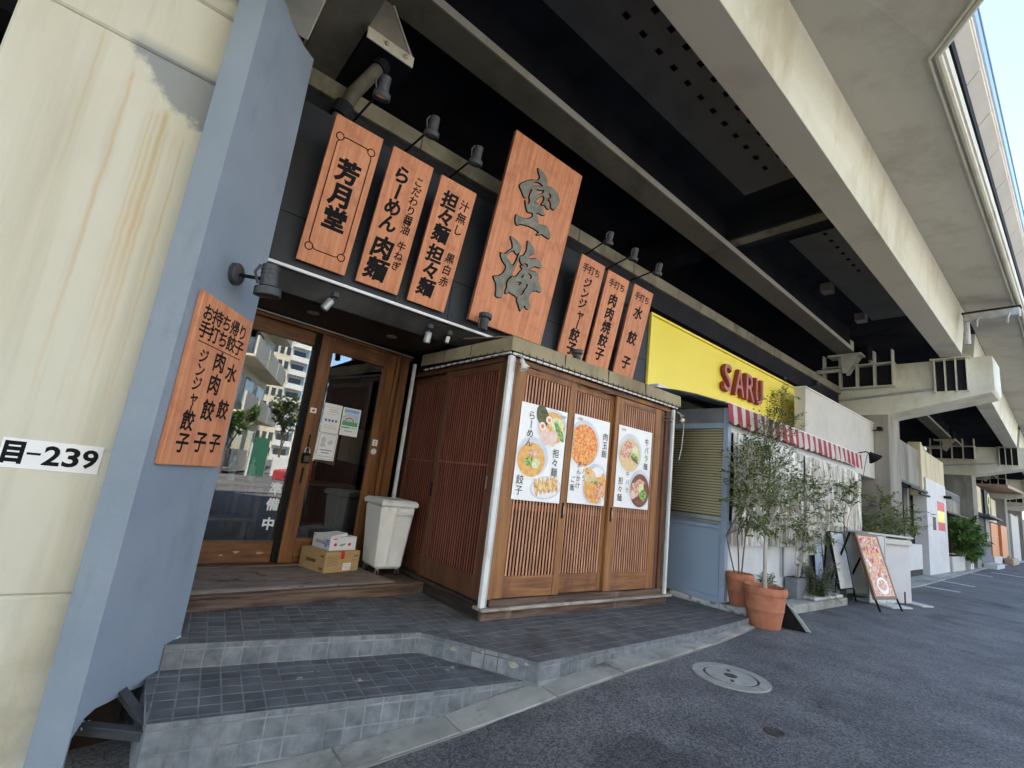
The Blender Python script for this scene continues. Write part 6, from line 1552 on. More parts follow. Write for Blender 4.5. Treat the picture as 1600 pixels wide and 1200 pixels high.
# front wall
part('wall', 'saru_white', saru, (6.061, 10.95, 3.06, 3.10, -0.06, 0.93))
part('middle_rail', 'saru_blue', saru, (6.061, 10.95, 3.045, 3.105, 0.931, 0.985), bevel=0.003)
part('top_rail', 'saru_white', saru, (6.061, 10.95, 3.045, 3.10, 2.09, 2.19), bevel=0.003)
for x in (7.05, 7.62, 8.35, 9.1, 10.0, 10.93):
    part('post', 'saru_blue' if x < 8 else 'saru_white', saru, (x, x + 0.045, 3.035, 3.09, 0.986, 2.089), bevel=0.003)
part('door_frame', 'zinc', saru, (7.62, 7.66, 3.02, 3.034, 0.3, 2.05), (8.30, 8.34, 3.02, 3.034, 0.3, 2.05), (7.661, 8.299, 3.02, 3.034, 1.95, 1.99))
def vinyl(x0, x1, z0, z1, y, amp, freq):
    mb = MB(); n = int((x1 - x0) * 40); mrow = 14
    for i in range(n + 1):
        for j in range(mrow + 1):
            x = x0 + (x1 - x0) * i / n; z = z0 + (z1 - z0) * j / mrow
            w = math.sin(x * freq + 1.5 * noise.noise(Vector((x * 2, z * 0.8, 0)))) * amp + 0.02 * noise.noise(Vector((x * 5, z * 3, 4)))
            mb.v.append(Vector((x, y + w, z)))
    for i in range(n):
        for j in range(mrow):
            a = i * (mrow + 1) + j; mb.f.append([a, a + mrow + 1, a + mrow + 2, a + 1]); mb.mi.append(0)
    return mb.build('vinyl_sheet', 'vinyl', saru, smooth=True)
vinyl(6.07, 7.04, 0.70, 2.10, 2.995, 0.014, 15)
vinyl(7.10, 8.34, 0.70, 2.10, 2.995, 0.014, 22)
vinyl(8.40, 10.93, 0.60, 2.08, 2.985, 0.026, 42)
part('interior', 'room', saru, (6.1, 10.9, 4.3, 4.35, 0, 2.6), (6.1, 10.9, 3.2, 4.3, -0.02, 0.0))
# grey canopy roof over the side
mb = MB()
n = 8
for i in range(n + 1):
    for j in range(5):
        y = 3.02 + (4.10 - 3.02) * j / 4; x = 5.55 + (6.35 - 5.55) * i / n if False else 5.62 + 0.75 * i / n
        z = 2.44 + 0.27 * (j / 4) + 0.02 * math.sin(i * 1.3 + j) - 0.012 * (i % 2)
        mb.v.append(Vector((x if j > 0 else max(x, 5.86), y, z)))
for i in range(n):
    for j in range(4):
        a = i * 5 + j; mb.f.append([a, a + 5, a + 6, a + 1]); mb.mi.append(0)
o = mb.build('canopy', 'zinc', saru, smooth=True); sd = o.modifiers.new('thickness', 'SOLIDIFY'); sd.thickness = 0.012
part('canopy_box', 'white_metal', saru, (5.68, 6.0, 3.90, 4.06, 2.655, 2.725), bevel=0.01)
# striped awning with scalloped valance
aw = thing('striped_awning', 'red and grey striped scalloped awning below the yellow board', 'awning', (8.4, 3.0, 2.4))
x = 5.86; k = 0
part('awning_bar', 'white_metal', aw, (5.84, 11.0, 2.985, 3.01, 2.425, 2.452), bevel=0.006)
part('awning_bar', 'white_metal', aw, (5.84, 11.0, 3.98, 4.0, 2.66, 2.68))
part('awning_bar', 'galv', aw, (6.05, 10.98, 3.06, 3.085, 2.20, 2.225))
SW = 0.115
while x < 10.94:
    m = 'stripe_red' if k % 2 == 0 else 'stripe_white'
    mb = MB(); n = 6
    for i in range(n + 1):
        xx = x + SW * i / n
        sc = 0.024 * abs(math.sin(math.pi * (xx - 5.86) / (2 * SW)))
        wv = 0.010 * math.sin(xx * 23) + 0.012 * noise.noise(Vector((xx * 6, 0, 0)))
        for (zz, f) in ((2.437, 0), (2.35, 0.5), (2.27 - sc, 1.0), (2.205 - sc * 1.6, 1.3)):
            mb.v.append(Vector((xx, 2.983 - 0.018 * f + wv * f, zz)))
    for i in range(n):
        for j in range(3):
            a = i * 4 + j; mb.f.append([a, a + 1, a + 5, a + 4]); mb.mi.append(0)
    o = mb.build('valance_stripe', m, aw, smooth=True)
    mb = MB(); mb.hexa([(x, 3.0, 2.438), (x + SW, 3.0, 2.438), (x + SW, 4.06, 2.675), (x, 4.06, 2.675)], [(x, 3.0, 2.442), (x + SW, 3.0, 2.442), (x + SW, 4.06, 2.679), (x, 4.06, 2.679)]); mb.build('roof_stripe', m, aw)
    x += SW; k += 1
mb = MB(); mb.tube([(6.02, 3.02, 2.43), (6.0, 3.04, 2.25), (6.0, 3.07, 2.0)], 0.012, 6); mb.build('stay', 'saru_blue', aw)
# shop lamp at the awning's end
t = thing('gooseneck_lamp', 'black shaded lamp at the right end of the striped awning', 'lamp', (11.0, 2.95, 2.40))
mb = MB(); mb.tube([(10.9, 3.02, 2.45), (11.0, 2.9, 2.50), (11.06, 2.85, 2.47)], 0.012, 6); mb.build('arm', 'black', t)
Rm = Vector((0.5, -0.5, -0.75)).to_track_quat('Z', 'Y').to_matrix().to_4x4()
mb = MB(); mb.lathe([(0.03, -0.04), (0.045, 0.0), (0.125, 0.12), (0.120, 0.12), (0.04, 0.01)], (11.09, 2.84, 2.46), 22, Rm); mb.build('shade', 'black', t, smooth=True)
mb = MB(); mb.lathe([(0.02, 0.02), (0.05, 0.06), (0.05, 0.09), (0.02, 0.12)], (11.09, 2.84, 2.46), 14, Rm); mb.build('bulb', 'white_print', t, smooth=True)
mb = MB(); mb.tube([(11.1, 2.9, 2.46), (11.15, 2.95, 2.3), (11.12, 3.0, 1.9), (11.2, 3.05, 1.5), (11.18, 3.1, 1.2)], 0.006, 5); mb.build('cord', 'lamp', t)

# ------------------------------------------------------------------ white wall building
t = thing('white_wall_shop', 'plain cream plastered shop wall between the yellow board and the pier', 'shop building', (12, 3.8, 0))
part('wall', 'plaster', t, (10.06, 14.32, 3.60, 3.80, 2.26, 3.60), bevel=0.006)
part('wall_cap', 'white_metal', t, (10.04, 14.33, 3.585, 3.82, 3.601, 3.625))
part('wall', 'plaster', t, (10.98, 14.32, 4.0, 4.2, -0.1, 2.259))
part('side_pilaster', 'plaster', t, (11.0, 11.12, 3.62, 3.999, -0.1, 2.259))
part('doorway', 'room', t, (11.3, 12.0, 3.985, 3.998, 0.0, 1.95))
for (x, z) in ((10.12, 3.64), (14.2, 3.42)):
    tt = thing('floodlight', 'small dark floodlight on the ' + ('left' if x < 12 else 'right') + ' top corner of the cream wall', 'lamp', (x, 3.55, z), 'floodlights on the cream wall')
    mb = MB(); mb.box(x - 0.05, x + 0.09, 3.40, 3.50, z + 0.0, z + 0.09); mb.build('housing', 'black', tt, bevel=0.01)
    mb = MB(); mb.tube([(x + 0.02, 3.59, z), (x + 0.02, 3.46, z + 0.02)], 0.015, 6); mb.build('arm', 'black', tt)
t = thing('small_sign', 'small red and yellow sign on the cream wall behind the plants', 'sign', (13.7, 3.9, 1.3))
part('panel', 'red_print', t, (13.45, 14.15, 3.96, 3.985, 1.12, 1.46))
part('yellow_mark', 'yellow', t, (13.52, 13.98, 3.955, 3.959, 1.20, 1.36))
tt = thing('bar_chair', 'dark metal framed chair beside the A-board', 'chair', (11.7, 3.3, 0))
mb = MB()
for (a, b) in (((11.55, 3.2, 1.32), (11.72, 3.25, 0.62)), ((11.95, 3.25, 1.30), (12.12, 3.3, 0.60)), ((11.55, 3.2, 1.32), (11.95, 3.25, 1.30)), ((11.6, 3.21, 1.12), (12.0, 3.26, 1.10))): mb.bar(a, b, 0.03, 0.03)
mb.build('backrest', 'black', tt)
part('seat', 'black', tt, (11.6, 12.1, 2.95, 3.35, 0.58, 0.62))
for (x, y) in ((11.63, 2.98), (12.05, 2.98), (11.66, 3.3), (12.07, 3.3)): part('leg', 'black', tt, (x, x + 0.03, y, y + 0.03, -0.07, 0.58))

# ------------------------------------------------------------------ plants
def leaf_quad(mb, p, d, up, L, W):
    d = d.normalized(); s = d.cross(up)
    if s.length < 1e-3: s = Vector((1, 0, 0))
    s.normalize()
    m = p + d * L * 0.5 + up * L * 0.04
    mb.add([p, m + s * W * 0.5, p + d * L, m - s * W * 0.5], [(0, 1, 2, 3)])
def rv(s=1.0): return Vector((random.gauss(0, s), random.gauss(0, s), random.gauss(0, s)))
def small_tree(name, label, base, trunk_h, clusters, leafm, barkm, nb, nl, L, W, spread=0.15, group=None, r0=0.02, stems=1, droop=-0.25):
    """clusters: list of (centre, radius, weight)"""
    t = thing(name, label, 'tree' if 'tree' in name else 'plant', base, group)
    base = Vector(base)
    wood = MB(); leaves = MB()
    fork = base + Vector((random.uniform(-0.02, 0.02), 0, trunk_h))
    forks = []
    for s in range(stems):
        off = Vector((random.uniform(-0.05, 0.05), random.uniform(-0.05, 0.05), 0)) if stems > 1 else Vector((0, 0, 0))
        f = fork + off * 3
        wood.tube([base + off, base + off + (f - base - off) * 0.5 + rv(0.008), f], r0 * (0.6 if stems > 1 else 1), 8, r1=r0 * 0.55)
        forks.append(f)
    tot = sum(c[2] for c in clusters)
    for (c, rr, w) in clusters:
        c = Vector(c); k = max(1, int(nb * w / tot))
        f = random.choice(forks)
        limb = [f, f + (c - f) * 0.45 + rv(0.03), c]
        wood.tube(limb, r0 * 0.5, 6, r1=r0 * 0.2)
        for _ in range(k):
            st = f + (c - f) * random.uniform(0.5, 1.0)
            d = rv(1).normalized(); d.z = d.z * 0.8 + 0.1
            e = c + d * rr * random.uniform(0.35, 1.0)
            mid = (st + e) / 2 + rv(0.02) + Vector((0, 0, 0.03))
            wood.tube([st, mid, e], r0 * 0.18, 4, r1=r0 * 0.06, cap=False)
            # sprays: leaves in two rows along the twig
            ax = (e - mid).normalized()
            n = nl
            tw = MB()
            for q in range(n):
                u = q / n
                p = mid + (e - mid) * u if q < n * 0.75 else e
                p = mid.lerp(e + ax * 0.05 * spread * 6, u)
                sd = ax.cross(Vector((0, 0, 1)))
                if sd.length < 0.1: sd = Vector((1, 0, 0))
                sd.normalize()
                dd = ax * random.uniform(0.2, 0.9) + sd * (1 if q % 2 else -1) * random.uniform(0.4, 1.1) + rv(0.38) + Vector((0, 0, droop))
                p = p + rv(0.010)
                up = (Vector((0, 0, 1)) + rv(0.4)).normalized()
                leaf_quad(leaves, p, dd, up, L * random.uniform(0.6, 1.2), W * random.uniform(0.7, 1.2))
    wood.build('trunk', barkm, t)
    leaves.build('crown', leafm, t)
    return t
def pot(name, label, c, rb, rt, z0, z1, m='terracotta', group='terracotta pots', thing_=True):
    t = thing(name, label, 'plant pot', (c[0], c[1], z0), group)
    h = z1 - z0
    mb = MB(); mb.lathe([(rb, 0), (rb + (rt - rb) * 0.5, h * 0.42), (rb + (rt - rb) * 0.52 + 0.004, h * 0.44), (rb + (rt - rb) * 0.52, h * 0.46), (rt * 0.93, h * 0.80), (rt * 0.90, h * 0.80)], n=36); mb.build('body', m, t, world=False, smooth=True)
    mb = MB(); mb.lathe([(rt * 0.90, h * 0.795), (rt * 0.97, h * 0.81), (rt, h * 0.86), (rt, h * 0.95), (rt * 0.96, h), (rt * 0.88, h), (rt * 0.86, h * 0.95), (rt * 0.85, h * 0.86)], n=36); mb.f = mb.f[:-2]; mb.mi = mb.mi[:-2]; mb.build('rim', m, t, world=False, smooth=True)
    mb = MB(); mb.disc(0, 0, rt * 0.87, rt * 0.87, h * 0.88, 28); mb.build('soil', 'soil', t, world=False)
    return t
random.seed(11)
pot('plant_pot', 'big terracotta pot standing on the asphalt holding the pale trunk', (5.93, 2.54), 0.158, 0.228, -0.075, 0.345)
pot('plant_pot', 'taller terracotta pot on the peeling plinth beside the blue shop', (6.09, 2.895), 0.105, 0.160, 0.045, 0.405)
small_tree('potted_tree', 'thin olive leaved tree with pale trunk growing from the big front pot', (5.93, 2.54, 0.29), 0.62,
    [((5.72, 2.70, 1.60), 0.34, 3), ((6.05, 2.72, 1.42), 0.40, 3.4), ((5.62, 2.68, 1.25), 0.32, 2.6), ((6.25, 2.80, 1.75), 0.34, 2.2), ((5.92, 2.74, 1.95), 0.26, 1.4), ((6.38, 2.60, 1.25), 0.34, 2.4), ((5.75, 2.5, 1.0), 0.24, 1.2), ((6.10, 2.55, 1.02), 0.32, 1.6), ((6.55, 2.62, 1.55), 0.3, 1.6)],
    'leaf', 'bark', 260, 17, 0.052, 0.022, r0=0.025)
small_tree('potted_tree', 'leggy tree rising from the rear terracotta pot in front of the clear sheets', (6.09, 2.895, 0.37), 0.45,
    [((6.30, 2.82, 1.35), 0.30, 2.2), ((6.50, 2.84, 1.80), 0.32, 2.2), ((6.66, 2.80, 2.30), 0.30, 1.8), ((6.85, 2.78, 2.68), 0.30, 1.6), ((7.15, 2.78, 2.45), 0.28, 1.2), ((6.20, 2.80, 1.9), 0.28, 1.0), ((6.2, 2.85, 1.0), 0.25, 0.9), ((7.0, 2.78, 1.9), 0.30, 1.2)],
    'leaf', 'bark_dark', 170, 17, 0.052, 0.020, r0=0.014, stems=3)
t = thing('planter_box', 'square grey planter behind the big terracotta pot', 'planter', (8.05, 3.1, -0.07))
part('box', 'zinc', t, (7.75, 8.15, 2.90, 3.04, -0.075, 0.29) if False else (7.70, 8.12, 2.86, 3.03, -0.075, 0.30), bevel=0.008)
part('soil', 'soil', t, (7.72, 8.10, 2.88, 3.01, 0.301, 0.306))
small_tree('planter_shrub', 'loose twiggy shrub growing from the grey planter box', (7.9, 2.95, 0.30), 0.25,
    [((7.5, 2.75, 1.15), 0.38, 2), ((8.1, 2.72, 1.45), 0.40, 2.4), ((8.4, 2.68, 1.20), 0.30, 1.2), ((7.8, 2.75, 1.7), 0.30, 1.3), ((8.1, 2.72, 0.85), 0.34, 1.6), ((7.3, 2.75, 1.55), 0.3, 1.4), ((7.45, 2.7, 0.8), 0.25, 1.0)],
    'leaf', 'bark', 150, 16, 0.058, 0.023, r0=0.014, stems=4)
def fern(name, label, c, n, L, z, leafm='leaf_fern', hgt=0.45, group=None):
    t = thing(name, label, 'plant', c, group); c = Vector(c); leaves = MB(); st = MB()
    for i in range(n):
        a = random.uniform(0, 6.28); r = L * random.uniform(0.5, 1.0)
        e = c + Vector((math.cos(a) * r, math.sin(a) * r * 0.6, hgt * random.uniform(-0.1, 1.0)))
        m = c + (e - c) * 0.5 + Vector((0, 0, hgt * 0.35))
        pts = [c, m, e]; st.tube(pts, 0.003, 3, cap=False)
        for q in range(26):
            u = q / 26; p = (c * (1 - u) ** 2 + m * 2 * u * (1 - u) + e * u * u)
            d = (e - c).normalized(); s = d.cross(Vector((0, 0, 1))).normalized()
            leaf_quad(leaves, p, d * 0.5 + s * (1 if q % 2 else -1) + rv(0.25), (Vector((0, 0, 1)) + rv(0.3)).normalized(), 0.07 * (1.15 - u) + 0.015, 0.014)
    st.build('stems', 'bark_dark', t); leaves.build('fronds', leafm, t)
    return t
fern('fern', 'bushy feathery fern spilling over the white kerb block', (8.25, 2.80, 0.06), 120, 0.50, 0, hgt=0.5)
fern('fern', 'small dark fern between the terracotta pots', (6.95, 2.95, 0.05), 28, 0.30, 0, hgt=0.35)
t = thing('kerb_block', 'low white concrete block under the fern', 'kerb block', (8, 2.8, 0))
part('block', 'kerb', t, (7.05, 9.1, 2.68, 2.92, -0.08, 0.03), bevel=0.01)
part('pale_cap', 'plaster', t, (7.9, 9.0, 2.70, 2.90, 0.031, 0.075), bevel=0.015)
# leaning folded board
t = thing('folded_board', 'dark folded menu board lying tilted against the big terracotta pot', 'menu board', (6.15, 2.35, -0.07))
mb = MB(); mb.hexa([(6.10, 2.42, -0.072), (6.19, 2.21, -0.072), (6.205, 2.218, -0.072), (6.115, 2.428, -0.072)], [(6.02, 2.48, 0.26), (6.045, 2.36, 0.20), (6.06, 2.37, 0.20), (6.035, 2.49, 0.26)]); mb.build('black_panel', 'black', t)
mb = MB(); mb.hexa([(6.21, 2.44, -0.072), (6.26, 2.19, -0.072), (6.29, 2.20, -0.072), (6.24, 2.45, -0.072)], [(6.10, 2.50, 0.24), (6.13, 2.32, 0.14), (6.16, 2.33, 0.14), (6.13, 2.51, 0.24)]); mb.build('pale_panel', 'plaster', t)
mb = MB(); mb.hexa([(6.226, 2.46, -0.072), (6.276, 2.23, -0.072), (6.284, 2.234, -0.072), (6.234, 2.464, -0.072)], [(6.08, 2.48, 0.25), (6.11, 2.35, 0.12), (6.118, 2.354, 0.12), (6.088, 2.49, 0.25)]); mb.build('panel', 'black', t)

# white A-boards behind, food photo board in front
def quadboard(name, label, TL, TR, BR, BL, th, fm, edge, cat='menu board', fw=0.03):
    TL, TR, BR, BL = (Vector(p) for p in (TL, TR, BR, BL))
    x = (BR - BL).normalized(); up = (TL - BL).normalized(); n = x.cross(up).normalized(); up = n.cross(x).normalized()
    mt = Matrix(((x.x, up.x, n.x, BL.x), (x.y, up.y, n.y, BL.y), (x.z, up.z, n.z, BL.z), (0, 0, 0, 1)))
    t = thing(name, label, cat, mtx=mt); w = (BR - BL).length; h = (TL - BL).length
    mb = MB(); mb.box(fw, w - fw, fw, h - fw, -th * 0.5, 0); mb.build('face', fm, t, world=False)
    for nm, b in (('frame_side', (0, fw, 0, h)), ('frame_side', (w - fw, w, 0, h)), ('frame_rail', (fw, w - fw, h - fw, h)), ('frame_rail', (fw, w - fw, 0, fw))):
        mb = MB(); mb.box(b[0], b[1], b[2], b[3], -th, 0.006); mb.build(nm, edge, t, world=False, bevel=0.003)
    return t, w, h, mt
t, w, h, mt = quadboard('white_sign_board', 'blank white standing board leaning behind the food photo board', (9.04, 2.90, 0.98), (9.66, 2.90, 0.98), (9.66, 2.76, 0.12), (9.04, 2.76, 0.12), 0.03, 'white_metal', 'black', fw=0.022)
for a_, b_ in (((9.06, 2.93, 0.96), (9.06, 3.02, -0.07)), ((9.64, 2.93, 0.96), (9.64, 3.02, -0.07)), ((9.055, 2.755, 0.12), (9.055, 2.725, -0.07)), ((9.645, 2.755, 0.12), (9.645, 2.725, -0.07))):
    mb = MB(); mb.bar(a_, b_, 0.02, 0.02); mb.build('leg', 'black', t)
t, w, h, mt = quadboard('white_sign_board', 'narrow pale board half hidden behind the fern', (8.62, 3.0, 0.92), (8.92, 2.98, 0.92), (8.94, 2.93, 0.08), (8.64, 2.95, 0.08), 0.03, 'saru_panel', 'black', fw=0.02)
t, w, h, mt = quadboard('food_photo_board', 'brown framed A-board covered with pink and orange food photographs', (9.17, 2.60, 1.01), (9.81, 2.48, 1.01), (9.78, 2.22, 0.085), (9.14, 2.34, 0.085), 0.035, 'poster', 'table_wood', fw=0.045)
mb = MB(); mb.box(0.04, w - 0.04, 0.04, h - 0.04, 0.001, 0.003); mb.build('photo_print', 'meat', t, world=False)
for i in range(110):
    mb = MB(); mb.disc(random.uniform(0.085, w - 0.085), random.uniform(0.30, h - 0.075), random.uniform(0.02, 0.05), random.uniform(0.012, 0.03), 0.0035 + i * 0.00005, 12, random.uniform(0, 180), 0.3); mb.build('food_photo', random.choice(['shrimp', 'meat', 'gyoza', 'meat', 'egg', 'letter_face', 'red_print', 'meat']), t, world=False)
mb = MB(); mb.disc(w * 0.5, 0.19, 0.16, 0.12, 0.0075, 30, 0); mb.build('plate_print', 'bowl_rim', t, world=False)
mb = MB(); mb.disc(w * 0.5, 0.20, 0.12, 0.08, 0.008, 24, 0, 0.2); mb.build('food_photo', 'meat', t, world=False)
def leg4(t, pts):
    for a, b in pts:
        mb = MB(); mb.bar(a, b, 0.022, 0.022); mb.build('leg', 'black', t)
leg4(t, [((9.155, 2.35, 0.10), (9.13, 2.28, -0.07)), ((9.765, 2.23, 0.10), (9.76, 2.16, -0.07)), ((9.18, 2.66, 1.0), (9.75, 3.20, -0.07)), ((9.80, 2.54, 1.0), (10.3, 3.1, -0.07))])
# podium
t = thing('menu_stand', 'white open fronted stand with a flat foot beside the food photo board', 'stand', (10.5, 2.4, -0.07))
def pp(u, v): # local plan: u along the stand, v depth
    a = Vector((10.12, 2.50)); d = Vector((0.955, -0.297)).normalized(); n = Vector((0.297, 0.955)).normalized()
    q = a + d * u + n * v; return (q.x, q.y)
def pbox(name, u0, u1, v0, v1, z0, z1, m='lilac_white', bevel=0.004):
    mb = MB(); mb.prism([pp(u0, v0), pp(u1, v0), pp(u1, v1), pp(u0, v1)], z0, z1); mb.build(name, m, t, bevel=bevel)
pbox('panel', -0.30, 0.10, 0.0, 0.02, -0.06, 0.99); pbox('edge_post', 0.10, 0.125, -0.01, 0.03, -0.06, 1.0); pbox('panel', 0.20, 0.86, 0.05, 0.07, -0.06, 0.97); pbox('top_board', -0.30, 0.88, -0.01, 0.40, 1.0, 1.03, 'plaster'); pbox('panel', 0.84, 0.86, 0.071, 0.40, -0.06, 0.999); pbox('cross_rail', 0.126, 0.84, 0.0, 0.02, 0.88, 0.96, 'plaster'); pbox('panel', -0.28, 0.84, 0.38, 0.40, 0.0, 0.999, 'plaster')
pbox('foot', -0.25, 0.25, -0.30, 0.30, -0.07, -0.045, 'plaster'); pbox('foot', 0.80, 1.10, -0.14, 0.30, -0.07, -0.045, 'plaster')
mb = MB(); mb.tube([(10.62, 2.31, -0.05), (10.62, 2.31, 0.14)], 0.012, 6); mb.build('peg', 'cast', t)
mb = MB()
for i in range(9): a = pp(0.150, 0.03); put(mb, random.choice('メニュー本日'), 0, 0, 0.09, bold=0.03)
mb = MB(); vtext(mb, 'スペイン料理', 0.16, 0.82, 0.11, 0.115, bold=0.04, z=0.0)
fm = frame((pp(0, 0.045)[0], pp(0, 0.045)[1], 0), (0.955, -0.297, 0), (0, 0, 1)); mb.v = [fm @ v for v in mb.v]; mb.build('lettering', 'ink', t)
random.seed(5)
small_tree('leafy_shrub', 'loose green shrub leaning over the white stand', (12.3, 3.3, -0.07), 0.7,
    [((11.6, 3.1, 1.15), 0.5, 2), ((12.6, 3.1, 1.2), 0.55, 2), ((13.6, 3.0, 1.45), 0.6, 2), ((14.3, 3.0, 1.2), 0.5, 1.5), ((13.0, 3.1, 1.7), 0.4, 1)], 'leaf', 'bark_dark', 130, 18, 0.11, 0.03, r0=0.02, stems=4)
small_tree('leafy_shrub', 'sprig of long leaves standing out before the end of the clear sheets', (9.6, 2.85, -0.07), 0.9,
    [((9.7, 2.8, 1.75), 0.25, 1), ((9.95, 2.8, 1.65), 0.28, 1), ((9.5, 2.85, 1.5), 0.3, 0.8)], 'leaf', 'bark_dark', 22, 18, 0.10, 0.028, r0=0.012)
t = thing('planter_box', 'small pale planter at the foot of the food photo board', 'planter', (10.2, 3.0, -0.07)); part('box', 'plaster', t, (10.55, 10.9, 2.78, 3.0, -0.07, 0.2), bevel=0.01); part('soil', 'soil', t, (10.57, 10.88, 2.80, 2.98, 0.2, 0.205))
small_tree('planter_shrub', 'dry brown shrub in the small pale planter', (10.7, 2.9, 0.2), 0.1, [((10.7, 2.88, 0.5), 0.22, 1), ((10.75, 2.88, 0.75), 0.2, 0.8)], 'leaf_fern', 'bark_dark', 24, 14, 0.05, 0.018, r0=0.01, stems=3)

# ------------------------------------------------------------------ far shop row
def FY(x): return 3.40 + 0.035 * (x - 14.3)
def fbox(name, m, t, x0, x1, z0, z1, d0=0.0, d1=0.5, bevel=0.0):
    mb = MB(); mb.prism([(x0, FY(x0) + d0), (x1, FY(x1) + d0), (x1, FY(x1) + d1), (x0, FY(x0) + d1)], z0, z1)
    return mb.build(name, m, t, bevel=bevel)
t = thing('concrete_shop', 'shop with a weathered grey concrete upper wall and dark recess beyond the first pier', 'shop building', (17, 3.5, 0))
fbox('wall', 'concrete_grey', t, 15.31, 18.75, 2.45, 3.52, 0.05, 0.3)
fbox('recess_wall', 'room', t, 15.31, 18.9, -0.1, 2.44, 0.9, 1.0); fbox('recess_soffit', 'dark_wall', t, 15.31, 18.9, 2.40, 2.445, 0.06, 0.95)
fbox('counter', 'lilac_white', t, 16.6, 18.6, 0.12, 0.80, 0.05, 0.35, 0.01); fbox('counter_base', 'black', t, 16.7, 18.7, -0.07, 0.118, 0.08, 0.3)
fbox('door_leaf', 'table_wood', t, 15.5, 16.5, 0.0, 2.1, 0.85, 0.89)
fbox('awning_arm', 'black', t, 16.6, 18.9, 2.28, 2.34, -0.1, -0.02); fbox('awning_arm', 'black', t, 17.6, 18.95, 2.18, 2.23, -0.14, -0.08)
t = thing('golden_wall_shop', 'shop with a sunny beige upper wall beside the white flag board', 'shop building', (21, 3.6, 0))
x = 18.96
for k in range(5):
    fbox('wall_panel', 'gold', t, x + 0.01, x + 0.79, 2.80, 3.66 if k else 3.78, 0.04, 0.3, 0.01); x += 0.8
fbox('upright', 'gold', t, 18.72, 18.955, 2.2, 3.80, 0.0, 0.3)
fbox('parapet_lamp', 'white_metal', t, 19.4, 19.7, 3.66, 3.76, 0.0, 0.12)
fbox('wall', 'plaster', t, 18.96, 23.0, -0.1, 2.79, 0.4, 0.5)
t = thing('flag_board', 'tall white board painted with a red and yellow flag', 'sign board', (21.4, 3.6, 0))
mb = MB(); mb.prism([(19.15, FY(19.1) - 0.02), (22.75, FY(22.75)), (22.75, FY(22.75) + 0.25), (19.15, FY(19.15) + 0.30)], -0.09, 2.79); mb.build('board', 'lilac_white', t)
def fpaint(name, m, x0, x1, z0, z1, t, off=-0.004):
    y = lambda x: (FY(19.15) - 0.02) + (FY(22.75) - FY(19.15) + 0.02) * (x - 19.15) / 3.6
    mb = MB(); mb.prism([(x0, y(x0) + off), (x1, y(x1) + off), (x1, y(x1) - 0.0005), (x0, y(x0) - 0.0005)], z0, z1); mb.build(name, m, t)
fpaint('flag_red_band', 'red_print', 20.95, 22.3, 1.90, 2.20, t); fpaint('flag_yellow_band', 'yellow', 20.95, 22.3, 1.54, 1.899, t); fpaint('flag_red_band', 'red_print', 20.95, 22.3, 1.27, 1.539, t)
fpaint('small_plaque', 'bark_dark', 20.0, 20.55, 1.26, 1.66, t)
fbox('wall_lamp', 'black', t, 22.3, 22.6, 2.38, 2.46, -0.2, 0.0)
t = thing('planter_wall', 'tall pale planter block under the bright bush', 'planter', (24.5, 3.7, 0)); fbox('block', 'plaster', t, 23.1, 26.0, -0.09, 0.45, -0.05, 0.6, 0.02); fbox('soil', 'soil', t, 23.2, 25.9, 0.451, 0.46, 0.02, 0.5)
random.seed(9)
small_tree('bright_bush', 'dense bright green bush growing in the tall pale planter', (24.9, 3.75, 0.45), 0.2, [((24.2, 3.6, 1.35), 0.5, 2), ((25.2, 3.6, 1.45), 0.6, 3), ((26.2, 3.6, 1.05), 0.6, 2.5), ((24.9, 3.6, 0.9), 0.6, 2), ((26.3, 3.6, 0.6), 0.4, 1)], 'leaf_bright', 'bark_dark', 260, 22, 0.20, 0.07, r0=0.03, stems=4)
t = thing('concrete_shop', 'grey concrete shop wall behind the bright green bush', 'shop building', (25.5, 3.8, 0))
fbox('wall', 'concrete_grey', t, 23.1, 28.2, 2.0, 2.85, 0.25, 0.4); fbox('band', 'dark_wall', t, 23.1, 28.2, 2.55, 2.8, 0.235, 0.249); fbox('wall', 'bldg_brown', t, 23.1, 28.2, -0.1, 1.99, 0.5, 0.6)
for x in (23.6, 24.7, 25.8, 26.9): fbox('window_post', 'bark_dark', t, x, x + 0.12, 0.5, 1.99, 0.3, 0.42)
fbox('eave', 'bark_dark', t, 23.1, 28.2, 1.93, 1.99, 0.0, 0.24)
t = thing('white_post_sign', 'pair of small white posts before the far dark shop', 'post', (27.3, 3.75, 0)); fbox('post', 'white_metal', t, 27.0, 27.25, -0.09, 1.0, -0.1, 0.05); fbox('post', 'white_metal', t, 27.6, 27.8, -0.09, 0.8, -0.1, 0.05)
t = thing('dark_shop', 'dark slate fronted shop with a hanging dark sign and eave', 'shop building', (33, 4.0, 0))
fbox('wall', 'gold', t, 30.3, 33.0, 2.4, 3.60, 0.0, 0.3); fbox('upper_stripe', 'bark_dark', t, 31.0, 31.35, 2.6, 3.4, -0.02, -0.001)
fbox('black_opening', 'black', t, 30.9, 34.2, 1.05, 2.2, 0.05, 0.3); fbox('wall', 'dark_wall', t, 30.9, 35.8, -0.09, 1.04, 0.0, 0.3); fbox('grey_panel', 'bldg_grey', t, 34.2, 35.8, 1.05, 2.2, 0.0, 0.3)
fbox('eave', 'dark_wall', t, 30.7, 36.4, 2.21, 2.30, -0.45, 0.3); fbox('step', 'plaster', t, 31.5, 35, -0.09, 0.12, -0.5, -0.05)
t = thing('hanging_sign', 'dark vertical sign with a pale round emblem above the slate shop', 'sign', (34.8, 4.0, 3)); fbox('panel', 'black', t, 33.3, 36.0, 2.36, 3.56, -0.1, -0.02)
